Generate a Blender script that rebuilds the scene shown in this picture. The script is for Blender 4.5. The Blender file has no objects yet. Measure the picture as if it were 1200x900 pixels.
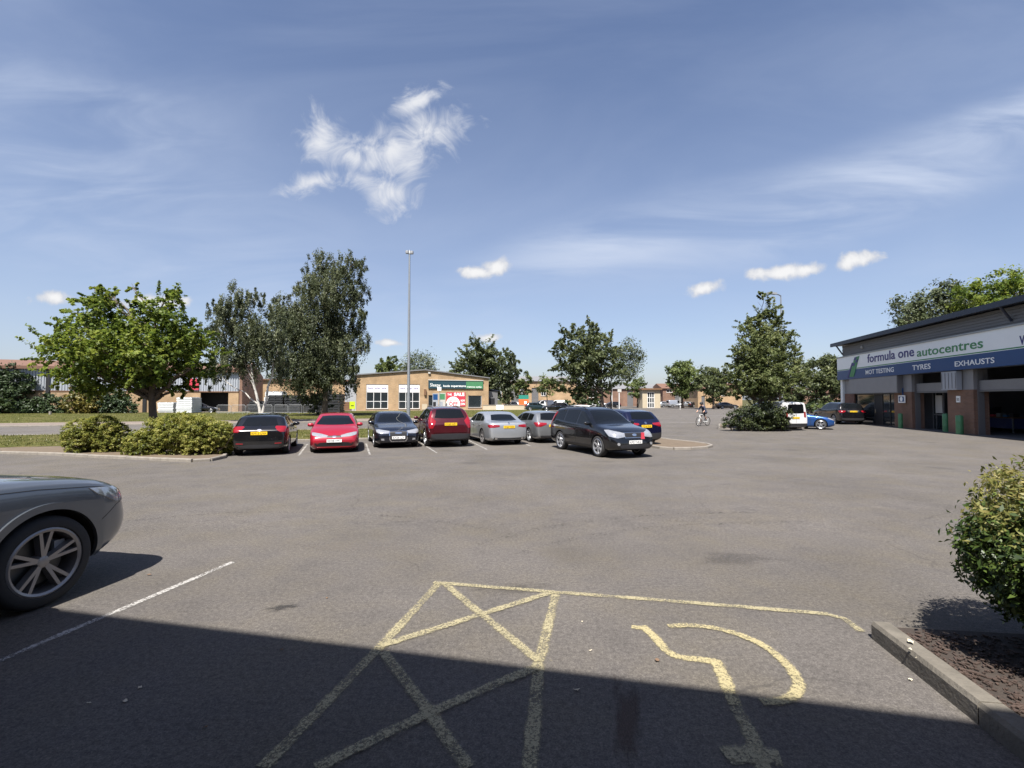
import bpy, bmesh, math, random
import numpy as np
from mathutils import Vector, Matrix
from mathutils.bvhtree import BVHTree

random.seed(7)
R = math.radians
SC = bpy.context.scene
COL = SC.collection

# ------------------------------------------------------------------ camera
CAM_H = 1.7
PITCH = R(1.87)
F = 550.0
cd = bpy.data.cameras.new('camera')
cam = bpy.data.objects.new('camera', cd)
COL.objects.link(cam)
cam.location = (0, 0, CAM_H)
cam.rotation_euler = (math.pi / 2 + PITCH, 0, 0)
cd.sensor_width = 36
cd.lens = 36 * F / 1200
cd.clip_start = 0.05
cd.clip_end = 3000
SC.camera = cam


def ray(px, py):
    v = -(py - 450) / F
    return Vector(((px - 600) / F, math.cos(PITCH) - v * math.sin(PITCH), math.sin(PITCH) + v * math.cos(PITCH)))


def gz(y):
    return 0.0 if y <= 6 else (-0.3 if y >= 16 else -0.03 * (y - 6))


def at(px, py, Y):
    d = ray(px, py)
    return Vector((d.x / d.y * Y, Y, CAM_H + d.z / d.y * Y))


def gp(px, py):
    """point of the ground seen in that direction"""
    d = ray(px, py)
    k = d.z / d.y
    Y = -CAM_H / k
    if Y > 6:
        Y = -(CAM_H - 0.18) / (k + 0.03) if k > -0.3 else Y
        Y2 = -(CAM_H + 0.3) / k
        # piecewise: slope section z = -0.03*(Y-6)
        Ys = (CAM_H - 0.18) / (-k - 0.03) if -k > 0.03 else 1e9
        Y = Ys if Ys < 16 else Y2
    return Vector((d.x / d.y * Y, Y, gz(Y)))


UX, UY = math.cos(R(19)), math.sin(R(19))      # along the row of bays


def row(s, t, z=None):
    x, y = UX * s - UY * t, UY * s + UX * t
    return Vector((x, y, gz(y) if z is None else z))


# ------------------------------------------------------------------ objects
def tag(o, label=None, cat=None, group=None, kind=None):
    if label: o['label'] = label
    if cat: o['category'] = cat
    if group: o['group'] = group
    if kind: o['kind'] = kind
    return o


def empty(name, loc, rz=0.0, label=None, cat=None, group=None):
    o = bpy.data.objects.new(name, None)
    COL.objects.link(o)
    o.location = loc
    o.rotation_euler = (0, 0, rz)
    o.empty_display_size = 0.1
    return tag(o, label, cat, group)


def link(name, me, mats=(), parent=None):
    me.name = name
    for m in mats:
        me.materials.append(m)
    o = bpy.data.objects.new(name, me)
    COL.objects.link(o)
    if parent is not None:
        o.parent = parent
    return o


def sub_tree(o):
    return [c for c in CHILD.get(o.name, [])]


def copy_tree(o, parent=None):
    c = o.copy()
    COL.objects.link(c)
    if parent is not None:
        c.parent = parent
    for ch in list(o.children):
        copy_tree(ch, c)
    return c


class MB:
    """collects shapes for ONE mesh object"""

    def __init__(self):
        self.v, self.f, self.m, self.s = [], [], [], []

    def add(self, vs, fs, mi=0, smooth=False):
        b = len(self.v)
        self.v += [tuple(p) for p in vs]
        for f in fs:
            self.f.append([b + i for i in f])
            self.m.append(mi)
            self.s.append(smooth)

    def box(self, c, s, rz=0.0, mi=0, M=None):
        hx, hy, hz = s[0] / 2, s[1] / 2, s[2] / 2
        co, si = math.cos(rz), math.sin(rz)
        vs = []
        for z in (-hz, hz):
            for x, y in ((-hx, -hy), (hx, -hy), (hx, hy), (-hx, hy)):
                p = Vector((c[0] + x * co - y * si, c[1] + x * si + y * co, c[2] + z))
                if M is not None:
                    p = M @ p
                vs.append(p)
        self.add(vs, [(3, 2, 1, 0), (4, 5, 6, 7), (0, 1, 5, 4), (1, 2, 6, 5), (2, 3, 7, 6), (3, 0, 4, 7)], mi)

    def bb(self, x0, x1, y0, y1, z0, z1, mi=0):
        self.box(((x0 + x1) / 2, (y0 + y1) / 2, (z0 + z1) / 2), (abs(x1 - x0), abs(y1 - y0), abs(z1 - z0)), 0, mi)

    def tube(self, pts, rad, n=8, mi=0, cap=True):
        pts = [Vector(p) for p in pts]
        if not hasattr(rad, '__len__'):
            rad = [rad] * len(pts)
        vs, fs = [], []
        for i, p in enumerate(pts):
            d = (pts[min(i + 1, len(pts) - 1)] - pts[max(i - 1, 0)])
            d = d.normalized() if d.length > 1e-9 else Vector((0, 0, 1))
            ref = Vector((0, 0, 1)) if abs(d.z) < 0.9 else Vector((1, 0, 0))
            a = d.cross(ref).normalized()
            b = d.cross(a)
            for k in range(n):
                t = 2 * math.pi * k / n
                vs.append(p + (a * math.cos(t) + b * math.sin(t)) * rad[i])
        for i in range(len(pts) - 1):
            for k in range(n):
                k2 = (k + 1) % n
                fs.append((i * n + k, i * n + k2, (i + 1) * n + k2, (i + 1) * n + k))
        if cap:
            fs.append(tuple(range(n)))
            fs.append(tuple((len(pts) - 1) * n + k for k in reversed(range(n))))
        self.add(vs, fs, mi, True)

    def lathe(self, prof, o=(0, 0, 0), axis='z', n=24, mi=0):
        """prof: list of (r, h)"""
        vs, fs = [], []
        for r, h in prof:
            for k in range(n):
                t = 2 * math.pi * k / n
                a, b = r * math.cos(t), r * math.sin(t)
                p = (a, b, h) if axis == 'z' else ((a, h, b) if axis == 'y' else (h, a, b))
                vs.append((p[0] + o[0], p[1] + o[1], p[2] + o[2]))
        for i in range(len(prof) - 1):
            for k in range(n):
                k2 = (k + 1) % n
                fs.append((i * n + k, i * n + k2, (i + 1) * n + k2, (i + 1) * n + k))
        self.add(vs, fs, mi, True)

    def prism(self, poly, z0, z1, mi=0):
        """poly of (x, y) extruded upward"""
        n = len(poly)
        vs = [(x, y, z0) for x, y in poly] + [(x, y, z1) for x, y in poly]
        fs = [tuple(reversed(range(n))), tuple(range(n, 2 * n))]
        fs += [(i, (i + 1) % n, n + (i + 1) % n, n + i) for i in range(n)]
        self.add(vs, fs, mi)

    def slab(self, poly, y0, y1, mi=0):
        """poly of (x, z) extruded along y"""
        n = len(poly)
        vs = [(x, y0, z) for x, z in poly] + [(x, y1, z) for x, z in poly]
        fs = [tuple(range(n)), tuple(reversed(range(n, 2 * n)))]
        fs += [((i + 1) % n, i, n + i, n + (i + 1) % n) for i in range(n)]
        self.add(vs, fs, mi)

    def mesh(self, fix=True):
        me = bpy.data.meshes.new('m')
        me.from_pydata(self.v, [], self.f)
        me.polygons.foreach_set('material_index', self.m)
        me.polygons.foreach_set('use_smooth', self.s)
        me.update()
        if fix:
            bm = bmesh.new()
            bm.from_mesh(me)
            bmesh.ops.recalc_face_normals(bm, faces=bm.faces)
            bm.to_mesh(me)
            bm.free()
        if any(self.s):
            me.set_sharp_from_angle(angle=R(40))
        return me

    def build(self, name, mats, parent=None, fix=True):
        if not isinstance(mats, (list, tuple)):
            mats = [mats]
        return link(name, self.mesh(fix), mats, parent)


def eval_mesh(o):
    bpy.context.view_layer.update()
    dg = bpy.context.evaluated_depsgraph_get()
    return bpy.data.meshes.new_from_object(o.evaluated_get(dg))


def temp(me):
    o = bpy.data.objects.new('tmp', me)
    COL.objects.link(o)
    return o


def text_mesh(s, w, h=None, ext=0.004, bold=0.0):
    """lettering in the local xz plane facing -y; x from 0 to w; cap height h"""
    cu = bpy.data.curves.new('t', 'FONT')
    cu.body = s
    cu.size = 1
    cu.extrude = 0.01
    cu.offset = bold
    cu.resolution_u = 3
    o = temp(cu)
    me = eval_mesh(o)
    bpy.data.objects.remove(o)
    n = len(me.vertices)
    co = np.empty(n * 3)
    me.vertices.foreach_get('co', co)
    co = co.reshape(-1, 3)
    x0, x1 = co[:, 0].min(), co[:, 0].max()
    k = w / (x1 - x0)
    kz = k if h is None else h / 0.72
    out = np.stack([(co[:, 0] - x0) * k, -co[:, 2] / 0.01 * ext, co[:, 1] * kz], 1)
    me.vertices.foreach_set('co', out.ravel())
    me.update()
    return me


# ------------------------------------------------------------------ materials
def lin(c):
    if isinstance(c, str):
        c = [int(c[i:i + 2], 16) / 255 for i in (0, 2, 4)]
        return tuple(((x + .055) / 1.055) ** 2.4 if x > .04045 else x / 12.92 for x in c) + (1,)
    return tuple(c) + ((1,) if len(c) == 3 else ())


def new_mat(name):
    m = bpy.data.materials.new(name)
    m.use_nodes = True
    nt = m.node_tree
    b = nt.nodes['Principled BSDF']
    return m, nt, b


def N(nt, typ, **kw):
    n = nt.nodes.new(typ)
    for k, v in kw.items():
        if k.startswith('i_'):
            n.inputs[k[2:].replace('_', ' ')].default_value = v
        else:
            setattr(n, k, v)
    return n


def ramp(nt, fac, stops):
    r = nt.nodes.new('ShaderNodeValToRGB')
    e = r.color_ramp.elements
    while len(e) < len(stops):
        e.new(0.5)
    for i, (p, c) in enumerate(stops):
        e[i].position = p
        e[i].color = lin(c) if not isinstance(c, (int, float)) else (c, c, c, 1)
    nt.links.new(fac, r.inputs[0])
    return r.outputs[0]


def mixc(nt, fac, a, b, mode='MIX'):
    m = nt.nodes.new('ShaderNodeMix')
    m.data_type = 'RGBA'
    m.blend_type = mode
    for sock, v in ((m.inputs[0], fac), (m.inputs[6], a), (m.inputs[7], b)):
        if hasattr(v, 'is_output') or hasattr(v, 'links'):
            nt.links.new(v, sock)
        elif isinstance(v, (int, float)):
            sock.default_value = v
        else:
            sock.default_value = lin(v)
    return m.outputs[2]


def noise(nt, scale, detail=4, vec=None, rough=0.55, dist=0.0, out=0):
    n = nt.nodes.new('ShaderNodeTexNoise')
    n.inputs['Scale'].default_value = scale
    n.inputs['Detail'].default_value = detail
    n.inputs['Roughness'].default_value = rough
    n.inputs['Distortion'].default_value = dist
    if vec is None:
        vec = objco(nt)
    nt.links.new(vec, n.inputs['Vector'])
    return n.outputs[out]


def objco(nt):
    for n in nt.nodes:
        if n.type == 'TEX_COORD':
            return n.outputs['Object']
    return nt.nodes.new('ShaderNodeTexCoord').outputs['Object']


def bump(nt, b, h, strength=0.3, dist=0.01):
    n = nt.nodes.new('ShaderNodeBump')
    n.inputs['Strength'].default_value = strength
    n.inputs['Distance'].default_value = dist
    nt.links.new(h, n.inputs['Height'])
    nt.links.new(n.outputs[0], b.inputs['Normal'])


def simple(name, c, rough=0.6, metal=0.0, var=0.12, vscale=6.0, bmp=0.0, coat=0.0, spec=0.5):
    m, nt, b = new_mat(name)
    c = lin(c)
    f = noise(nt, vscale, 5)
    d = tuple(max(0, x * (1 - var)) for x in c[:3])
    l = tuple(min(1, x * (1 + var)) for x in c[:3])
    nt.links.new(mixc(nt, f, d, l), b.inputs['Base Color'])
    b.inputs['Roughness'].default_value = rough
    b.inputs['Metallic'].default_value = metal
    b.inputs['Coat Weight'].default_value = coat
    b.inputs['Specular IOR Level'].default_value = spec
    if bmp:
        bump(nt, b, noise(nt, vscale * 6, 4), bmp)
    return m


def paint(name, c, metal=0.35, rough=0.32):
    m, nt, b = new_mat(name)
    c = lin(c)
    f = noise(nt, 900, 1)
    col = mixc(nt, f, tuple(x * .8 for x in c[:3]), tuple(min(1, x * 1.2) for x in c[:3]))
    dust = noise(nt, 1.7, 5)
    dd = ramp(nt, dust, [(0.45, 0.0), (0.9, 0.045)])
    nt.links.new(mixc(nt, dd, col, (.25, .23, .2)), b.inputs['Base Color'])
    b.inputs['Metallic'].default_value = metal
    b.inputs['Roughness'].default_value = rough
    b.inputs['Coat Weight'].default_value = 1.0
    b.inputs['Coat Roughness'].default_value = 0.04
    return m


def brick(name, c1, c2, mortar, w=0.225, h=0.075, rough=0.85):
    m, nt, b = new_mat(name)
    co = objco(nt)
    sx = N(nt, 'ShaderNodeSeparateXYZ')
    nt.links.new(co, sx.inputs[0])
    ad = N(nt, 'ShaderNodeMath', operation='ADD')
    nt.links.new(sx.outputs[0], ad.inputs[0])
    nt.links.new(sx.outputs[1], ad.inputs[1])
    cx = N(nt, 'ShaderNodeCombineXYZ')
    nt.links.new(ad.outputs[0], cx.inputs[0])
    nt.links.new(sx.outputs[2], cx.inputs[1])
    t = N(nt, 'ShaderNodeTexBrick')
    t.inputs['Scale'].default_value = 1
    t.inputs['Brick Width'].default_value = w
    t.inputs['Row Height'].default_value = h
    t.inputs['Mortar Size'].default_value = 0.006
    t.inputs['Color1'].default_value = lin(c1)
    t.inputs['Color2'].default_value = lin(c2)
    t.inputs['Mortar'].default_value = lin(mortar)
    nt.links.new(cx.outputs[0], t.inputs['Vector'])
    big = ramp(nt, noise(nt, 0.6, 5), [(0.3, 0.72), (0.7, 1.12)])
    nt.links.new(mixc(nt, 1.0, t.outputs[0], big, 'MULTIPLY'), b.inputs['Base Color'])
    b.inputs['Roughness'].default_value = rough
    bump(nt, b, t.outputs[1], -0.4, 0.01)
    return m


M = {}
M['glass'] = simple('car_glass', (.005, .006, .007), .025, 0, .1, coat=0.0, spec=.4)
M['wglass'] = simple('window_glass', (.02, .026, .03), .05, 0, .3, 1.2, spec=.8)
M['chrome'] = simple('chrome', (.75, .76, .78), .15, 1.0, .03)
M['black'] = simple('black_plastic', (.018, .018, .02), .45, 0, .2)
M['rubber'] = simple('tyre_rubber', (.022, .022, .023), .8, 0, .25, 20)
M['alloy'] = simple('alloy_wheel', (.55, .56, .58), .3, .8, .08)
M['dalloy'] = simple('dark_alloy_wheel', (.28, .27, .27), .35, .6, .1)
M['disc'] = simple('brake_disc', (.10, .10, .10), .45, .9, .2)
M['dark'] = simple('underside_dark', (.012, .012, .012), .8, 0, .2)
M['red_lamp'] = simple('red_lamp', (.22, .006, .012), .12, 0, .2, 30, coat=1)
M['clear_lamp'] = simple('clear_lamp', (.42, .43, .45), .12, .5, .35, 18, coat=1)
M['amber'] = simple('amber_lamp', (.7, .22, .03), .15, 0, .1, coat=1)
M['yplate'] = simple('yellow_plate', (.80, .52, .02), .35, 0, .04)
M['wplate'] = simple('white_plate', (.78, .78, .76), .35, 0, .04)
M['ink'] = simple('black_ink', (.012, .012, .014), .6, 0, .1)
M['white'] = simple('white_paint', (.62, .62, .61), .5, 0, .07, 2)
M['offwhite'] = simple('off_white_paint', (.46, .45, .42), .6, 0, .1, 2)
M['galv'] = simple('galvanised_steel', (.33, .345, .35), .45, .7, .15, 3)
M['grey_paint'] = simple('grey_paint', (.26, .27, .28), .5, 0, .1, 2)
M['kerb'] = simple('concrete_kerb', (.20, .18, .155), .9, 0, .4, 5, bmp=.4)
M['bark'] = simple('bark', (.11, .085, .065), .95, 0, .45, 6, bmp=.8)
M['birch_bark'] = simple('birch_bark', (.42, .40, .36), .9, 0, .6, 3, bmp=.6)
M['timber'] = simple('brown_timber', (.16, .085, .045), .8, 0, .25, 8)
# ------------------------------------------------------------------ cars
def interp(tab, x):
    """tab: (x, value) from front (large x) to rear"""
    if x >= tab[0][0]:
        return tab[0][1]
    for (a, va), (b, vb) in zip(tab, tab[1:]):
        if x >= b:
            return va + (vb - va) * (a - x) / (a - b)
    return tab[-1][1]


def patch(bvh, poly, frame, off=0.006, step=0.07, skirt=0.016, vstep=0.02):
    """a thin shell of the outline poly laid on the body, seen along d"""
    o, u, v, d = [Vector(q) for q in frame]
    bm = bmesh.new()
    vs = [bm.verts.new((a, b, 0)) for a, b in poly]
    bm.faces.new(vs)
    for ax in (0, 1):
        lo, hi = min(p[ax] for p in poly), max(p[ax] for p in poly)
        n = int((hi - lo) / (step if ax == 0 else min(step, vstep)))
        for k in range(1, n + 1):
            c = lo + (hi - lo) * k / (n + 1)
            co = [0, 0, 0]; co[ax] = c
            no = [0, 0, 0]; no[ax] = 1
            bmesh.ops.bisect_plane(bm, geom=bm.verts[:] + bm.edges[:] + bm.faces[:], plane_co=co, plane_no=no)
    bmesh.ops.triangulate(bm, faces=[f for f in bm.faces if len(f.verts) > 4])
    miss, deps = [], []
    for q in bm.verts:
        p = o + u * q.co.x + v * q.co.y
        hit = bvh.ray_cast(p - d * 6, d)
        if hit[0] is None:
            miss.append((q, p))
        else:
            q.co = hit[0] - d * off
            deps.append(q.co.copy())
    for q, p in miss:
        if deps:
            e = min(deps, key=lambda c: ((c - p) - d * (c - p).dot(d)).length)
            q.co = p + d * (e - p).dot(d)
        else:
            q.co = p
    bm.normal_update()
    for f in bm.faces:
        if f.normal.dot(d) > 0:
            f.normal_flip()
    be = [e for e in bm.edges if e.is_boundary]
    ret = bmesh.ops.extrude_edge_only(bm, edges=be)
    for q in [g for g in ret['geom'] if isinstance(g, bmesh.types.BMVert)]:
        q.co += d * (off + skirt)
    for f in bm.faces:
        f.smooth = True
    me = bpy.data.meshes.new('p')
    bm.to_mesh(me)
    bm.free()
    me.set_sharp_from_angle(angle=R(45))
    return me


def join_meshes(mes):
    bm = bmesh.new()
    for me in mes:
        bm.from_mesh(me)
        bpy.data.meshes.remove(me)
    out = bpy.data.meshes.new('j')
    bm.to_mesh(out)
    bm.free()
    out.set_sharp_from_angle(angle=R(45))
    return out


WHEELS = {}


def wheel_meshes(r, w, spokes, double):
    key = (round(r, 3), spokes, double)
    if key in WHEELS:
        return WHEELS[key]
    rr = r * 0.725
    t = MB()
    h = w / 2
    t.lathe([(rr, -h * .8), (rr * 1.06, -h * .98), (r * .90, -h), (r * .97, -h * .86), (r, -h * .6), (r, h * .6), (r * .97, h * .86), (r * .90, h), (rr * 1.06, h * .98), (rr, h * .8), (rr, -h * .8)], axis='y', n=40)
    tm = t.mesh()
    m = MB()
    # outward side is -y
    m.lathe([(rr * 1.03, -h * .92), (rr * .98, -h * .98), (rr * .91, -h * .9), (rr * .9, -h * .5), (rr * .93, h * .8), (rr * 1.01, h * .8)], axis='y', n=40)
    m.lathe([(0, -h * .78), (rr * .1, -h * .78), (rr * .17, -h * .72), (rr * .21, -h * .5), (rr * .21, 0)], axis='y', n=20)
    offs = (-.17, .17) if double else (0,)
    for k in range(spokes):
        a0 = 2 * math.pi * k / spokes + math.pi / 2
        for da in offs:
            a, b = a0 + da * .35, a0 + da
            wd = rr * (.075 if double else .15)
            p0 = Vector((math.cos(a), 0, math.sin(a))) * rr * .15
            p1 = Vector((math.cos(b), 0, math.sin(b))) * rr * .95
            dr = (p1 - p0).normalized()
            sd = Vector((-dr.z, 0, dr.x))
            vs = []
            for p, y0, y1, ww in ((p0, -h * .72, -h * .3, wd * 1.0), (p1, -h * .9, -h * .45, wd * .85)):
                vs += [p + sd * ww + Vector((0, y1, 0)), p - sd * ww + Vector((0, y1, 0)), p - sd * ww * .7 + Vector((0, y0, 0)), p + sd * ww * .7 + Vector((0, y0, 0))]
            m.add(vs, [(0, 1, 5, 4), (1, 2, 6, 5), (2, 3, 7, 6), (3, 0, 4, 7)], 0)
    for k in range(5):
        a = 2 * math.pi * k / 5
        m.lathe([(0, -h * .74), (rr * .03, -h * .74), (rr * .035, -h * .6)], o=(math.cos(a) * rr * .125, 0, math.sin(a) * rr * .125), axis='y', n=6, mi=1)
    rm = m.mesh()
    b = MB()
    b.lathe([(0, -h * .1), (rr * .72, -h * .1), (rr * .72, h * .1), (0, h * .1)], axis='y', n=28)
    b.lathe([(rr * .72, h * .3), (rr * .95, h * .3)], axis='y', n=28, mi=1)
    b.box((rr * .55, -h * .08, rr * .3), (rr * .3, h * .6, rr * .42), 0, 2)
    bm_ = b.mesh()
    WHEELS[key] = (tm, rm, bm_)
    return WHEELS[key]


def make_car(name, sp, col, loc, heading, label, group=None, cat='car', lod=2, plate=('AB12 CDE', 'AB12 CDE')):
    """heading: direction (x, y) the nose points"""
    L, W, H = sp['L'], sp['W'], sp['H']
    hl, hw = L / 2, W / 2
    top, belt = sp['top'], sp['belt']
    gc = sp.get('gc', .18)
    root = empty(name, loc, math.atan2(heading[1], heading[0]), label, cat, group)
    plan = sp.get('plan') or [(hl, .74), (hl - .05, .84), (hl - .22, .94), (hl - .6, .995), (0, 1.0), (-hl + .6, 1.0), (-hl + .18, .955), (-hl + .05, .90), (-hl, .80)]
    xs = sorted(set([round(x, 3) for x, _ in top] + [round(x, 3) for x, _ in plan] + [round(x, 3) for x, _ in belt]), reverse=True)
    keep = [xs[0]]
    for x in xs[1:]:
        if keep[-1] - x > .035:
            keep.append(x)
    keep[-1] = xs[-1]
    xs = keep
    fr, rr_ = sp.get('rake_f', .25), sp.get('rake_r', .1)
    rings = []
    for x in xs:
        w = hw * interp(plan, x)
        b, t = interp(belt, x), interp(top, x)
        t = max(t, b + .03)
        lo = gc + .10 * max(0, (abs(x) - hl + .35) / .35)
        k = min(1, max(0, (t - b - .06) / .25))
        wt = .955 * w - sp.get('tumble', .46) * (t - b - .06)
        P = [(0, lo), (.78 * w, lo), (.955 * w, lo + .06), (.985 * w, lo + .2), (1.0 * w, lo + .58 * (b - lo)), (.988 * w, b - .08), (.955 * w, b)]
        hood7, hood8 = (.86 * w, b + (t - b) * .62), (.5 * w, t - .008)
        g7, g8 = (wt, t - .055), (wt * .80, t - .012)
        P.append(tuple(h + (g - h) * k for h, g in zip(hood7, g7)))
        P.append(tuple(h + (g - h) * k for h, g in zip(hood8, g8)))
        P.append((0, t))
        ring = []
        for y, z in P:
            dx = 0
            if x > hl - .5:
                f = (x - hl + .5) / .5
                dx = -f * (fr * max(0, z - .5) + sp.get('rake_lo', .6 * fr) * max(0, .42 - z))
            elif x < -hl + .4:
                f = (-x - hl + .4) / .4
                dx = f * rr_ * (max(0, z - .55) + .8 * max(0, .36 - z))
            ring.append((x + dx, y, z))
        rings.append(ring)
    K = len(rings[0])
    vs, fs = [], []
    idx = []
    for ring in rings:
        rowi = []
        for (x, y, z) in ring:
            if abs(y) < 1e-6:
                vs.append((x, 0, z)); rowi.append((len(vs) - 1, len(vs) - 1))
            else:
                vs.append((x, y, z)); vs.append((x, -y, z)); rowi.append((len(vs) - 2, len(vs) - 1))
        idx.append(rowi)
    for i in range(len(idx) - 1):
        for j in range(K - 1):
            for sd in (0, 1):
                q = [idx[i][j][sd], idx[i][j + 1][sd], idx[i + 1][j + 1][sd], idx[i + 1][j][sd]]
                fs.append(q)
    for e in (0, len(idx) - 1):
        for j in range(K - 1):
            q = [idx[e][j][0], idx[e][j + 1][0], idx[e][j + 1][1], idx[e][j][1]]
            q2 = []
            for a in q:
                if a not in q2:
                    q2.append(a)
            fs.append(q2)
    me = bpy.data.meshes.new('body')
    me.from_pydata(vs, [], fs)
    bm = bmesh.new()
    bm.from_mesh(me)
    bmesh.ops.recalc_face_normals(bm, faces=bm.faces)
    cr = bm.edges.layers.float.new('crease_edge')
    for e in bm.edges:
        a, b = e.verts
        for j, val in ((6, sp.get('crease', .45)), (1, .5), (7, .3)):
            ok = [False, False]
            for q, vtx in enumerate((a, b)):
                ok[q] = any(vtx.index in idx[i][j] for i in range(len(idx)))
            if ok[0] and ok[1] and abs(a.co.x - b.co.x) > 1e-3:
                e[cr] = val
    bm.to_mesh(me)
    bm.free()
    o = temp(me)
    sm = o.modifiers.new('s', 'SUBSURF')
    sm.levels = sm.render_levels = lod
    r = sp['r']
    xf = hl - sp['fo']
    xr = xf - sp['wb']
    c = MB()
    for wx in (xf, xr):
        for sd in (-1, 1):
            c.lathe([(0, sd * (hw - .34)), (r + .055, sd * (hw - .34)), (r + .055, sd * (hw + .3)), (0, sd * (hw + .3))], o=(wx, 0, r), axis='y', n=32)
    cut = temp(c.mesh())
    bo = o.modifiers.new('b', 'BOOLEAN')
    bo.operation = 'DIFFERENCE'
    bo.solver = 'EXACT'
    bo.object = cut
    solid_src = o
    body = eval_mesh(o)
    bo.show_viewport = False
    full = eval_mesh(o)
    bmf = bmesh.new(); bmf.from_mesh(full)
    bvh = BVHTree.FromBMesh(bmf)
    bmf.free()
    bpy.data.objects.remove(o); bpy.data.objects.remove(cut)
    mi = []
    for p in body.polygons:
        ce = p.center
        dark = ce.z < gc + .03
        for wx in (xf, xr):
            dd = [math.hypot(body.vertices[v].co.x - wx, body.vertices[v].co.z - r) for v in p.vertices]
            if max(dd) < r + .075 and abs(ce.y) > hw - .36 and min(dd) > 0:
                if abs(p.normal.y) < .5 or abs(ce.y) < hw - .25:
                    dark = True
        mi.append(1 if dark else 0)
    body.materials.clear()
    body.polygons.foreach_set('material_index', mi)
    body.polygons.foreach_set('use_smooth', [True] * len(body.polygons))
    body.set_sharp_from_angle(angle=R(48))
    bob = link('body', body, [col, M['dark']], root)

    FR = {'front': ((hl, 0, 0), (0, 1, 0), (0, 0, 1), (-1, 0, 0)), 'rear': ((-hl, 0, 0), (0, 1, 0), (0, 0, 1), (1, 0, 0)),
          'rside': ((0, -hw, 0), (1, 0, 0), (0, 0, 1), (0, 1, 0)), 'lside': ((0, hw, 0), (1, 0, 0), (0, 0, 1), (0, -1, 0))}

    def P1(nm, poly, fr_, mat, off=.006, parent=root, step=.06):
        return link(nm, patch(bvh, poly, FR[fr_], off, step), [mat], parent)

    # ---- glass
    def ell(z0, z1, y0, y1):
        return [(-y0, z0), (-y0 * .5, z0 - .02), (0, z0 - .025), (y0 * .5, z0 - .02), (y0, z0), (y1, z1), (y1 * .5, z1 + .018), (0, z1 + .024), (-y1 * .5, z1 + .018), (-y1, z1)]
    z0, z1, y0, y1 = sp['ws']
    P1('windscreen', ell(z0, z1, y0, y1), 'front', M['glass'])
    if 'rw' in sp:
        z0, z1, y0, y1 = sp['rw']
        P1('rear_window', ell(z0, z1, y0, y1), 'rear', M['glass'])
    for (xa, xb) in sp['side']:
        bot, up = [], []
        n = 8
        for i in range(n + 1):
            x = xa + (xb - xa) * i / n
            zb = interp(belt, x) + .045
            zt = min(interp(top, x) - sp.get('wtop', .115), sp.get('wmax', 9))
            bot.append((x, zb))
            if zt > zb + .015:
                up.append((x, zt))
        if len(up) < 2:
            continue
        # clip the bottom where there is no glass above
        bx0 = max(xb, up[-1][0] - .10)
        bx1 = min(xa, up[0][0] + .10)
        poly = [(x, z) for x, z in bot if bx0 - 1e-6 <= x <= bx1 + 1e-6] + list(reversed(up))
        for sd in ('rside', 'lside'):
            P1('side_window', poly, sd, M['glass'], step=.1)
    # ---- lamps
    c45 = math.cos(R(45))

    def corner(nm, pts, end, mat, off=.010):
        for sd in (1, -1):
            xe = hl if end == 'f' else -hl
            sg = 1 if end == 'f' else -1
            d = Vector((-sg * c45, -sd * c45, 0))
            u = Vector((sg * c45, -sd * c45, 0))
            o_ = Vector((xe, sd * hw, 0))
            poly = []
            for k, val, z in pts:
                poly.append(((hw - val) * c45, z) if k == 'f' else (-val * c45, z))
            link(nm, patch(bvh, poly, (o_, u, (0, 0, 1), d), off, .028), [mat], root)
    corner('headlight', sp['head'], 'f', M[sp.get('head_mat', 'clear_lamp')])
    corner('tail_light', sp['tail'], 'r', M['red_lamp'])
    for nm, poly, fr_, mat, off in sp.get('trim', []):
        mt = col if mat == 'body' else M[mat]
        P1(nm, poly, fr_, mt, off)
    # ---- plates
    for fr_, z, mat, txt in (('front', sp['pf'], 'wplate', plate[0]), ('rear', sp['pr'], 'yplate', plate[1])):
        sg = 1 if fr_ == 'front' else -1
        h1 = bvh.ray_cast(Vector((sg * 6, .0, z - .05)), Vector((-sg, 0, 0)))[0]
        h2 = bvh.ray_cast(Vector((sg * 6, .0, z + .05)), Vector((-sg, 0, 0)))[0]
        if h1 is None or h2 is None:
            continue
        px = max(h1.x * sg, h2.x * sg) * sg + sg * .012
        b = MB(); b.box((px, 0, z), (.014, .52, .112))
        po = b.build('number_plate', M[mat], root)
        tm = text_mesh(txt, .46, .078, .002)
        to = link('lettering', tm, [M['ink']], po)
        if sg > 0:
            to.matrix_local = Matrix.Translation((px + .008, -.23, z - .038)) @ Matrix.Rotation(R(90), 4, 'Z')
        else:
            to.matrix_local = Matrix.Translation((px - .008, .23, z - .038)) @ Matrix.Rotation(R(-90), 4, 'Z')
    # ---- mirrors, handles
    mx, mz = sp['mir']
    for sd in (-1, 1):
        b = MB()
        yy = sd * (hw * .93 + .09)
        prof = [(0, -.11), (.045, -.10), (.075, -.05), (.08, .02), (.07, .08), (.04, .11), (0, .115)]
        b.lathe([(r_, h_) for r_, h_ in prof], o=(0, 0, 0), axis='y', n=14)
        for i, p in enumerate(b.v):
            b.v[i] = (mx + p[0] * .8, yy + p[1], mz + p[2] * .95)
        b.tube([(mx, sd * (hw * .86), mz - .07), (mx, yy, mz - .04)], .022, 6)
        b.build('wing_mirror', col if sp.get('mircol', 1) else M['black'], root)
    for hx in sp.get('handles', []):
        z = interp(belt, hx) - .13
        for fr_ in ('rside', 'lside'):
            P1('door_handle', [(hx - .09, z), (hx + .09, z), (hx + .09, z + .03), (hx - .09, z + .03)], fr_, M['chrome'] if sp.get('chrome_handles') else col, .025)
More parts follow.
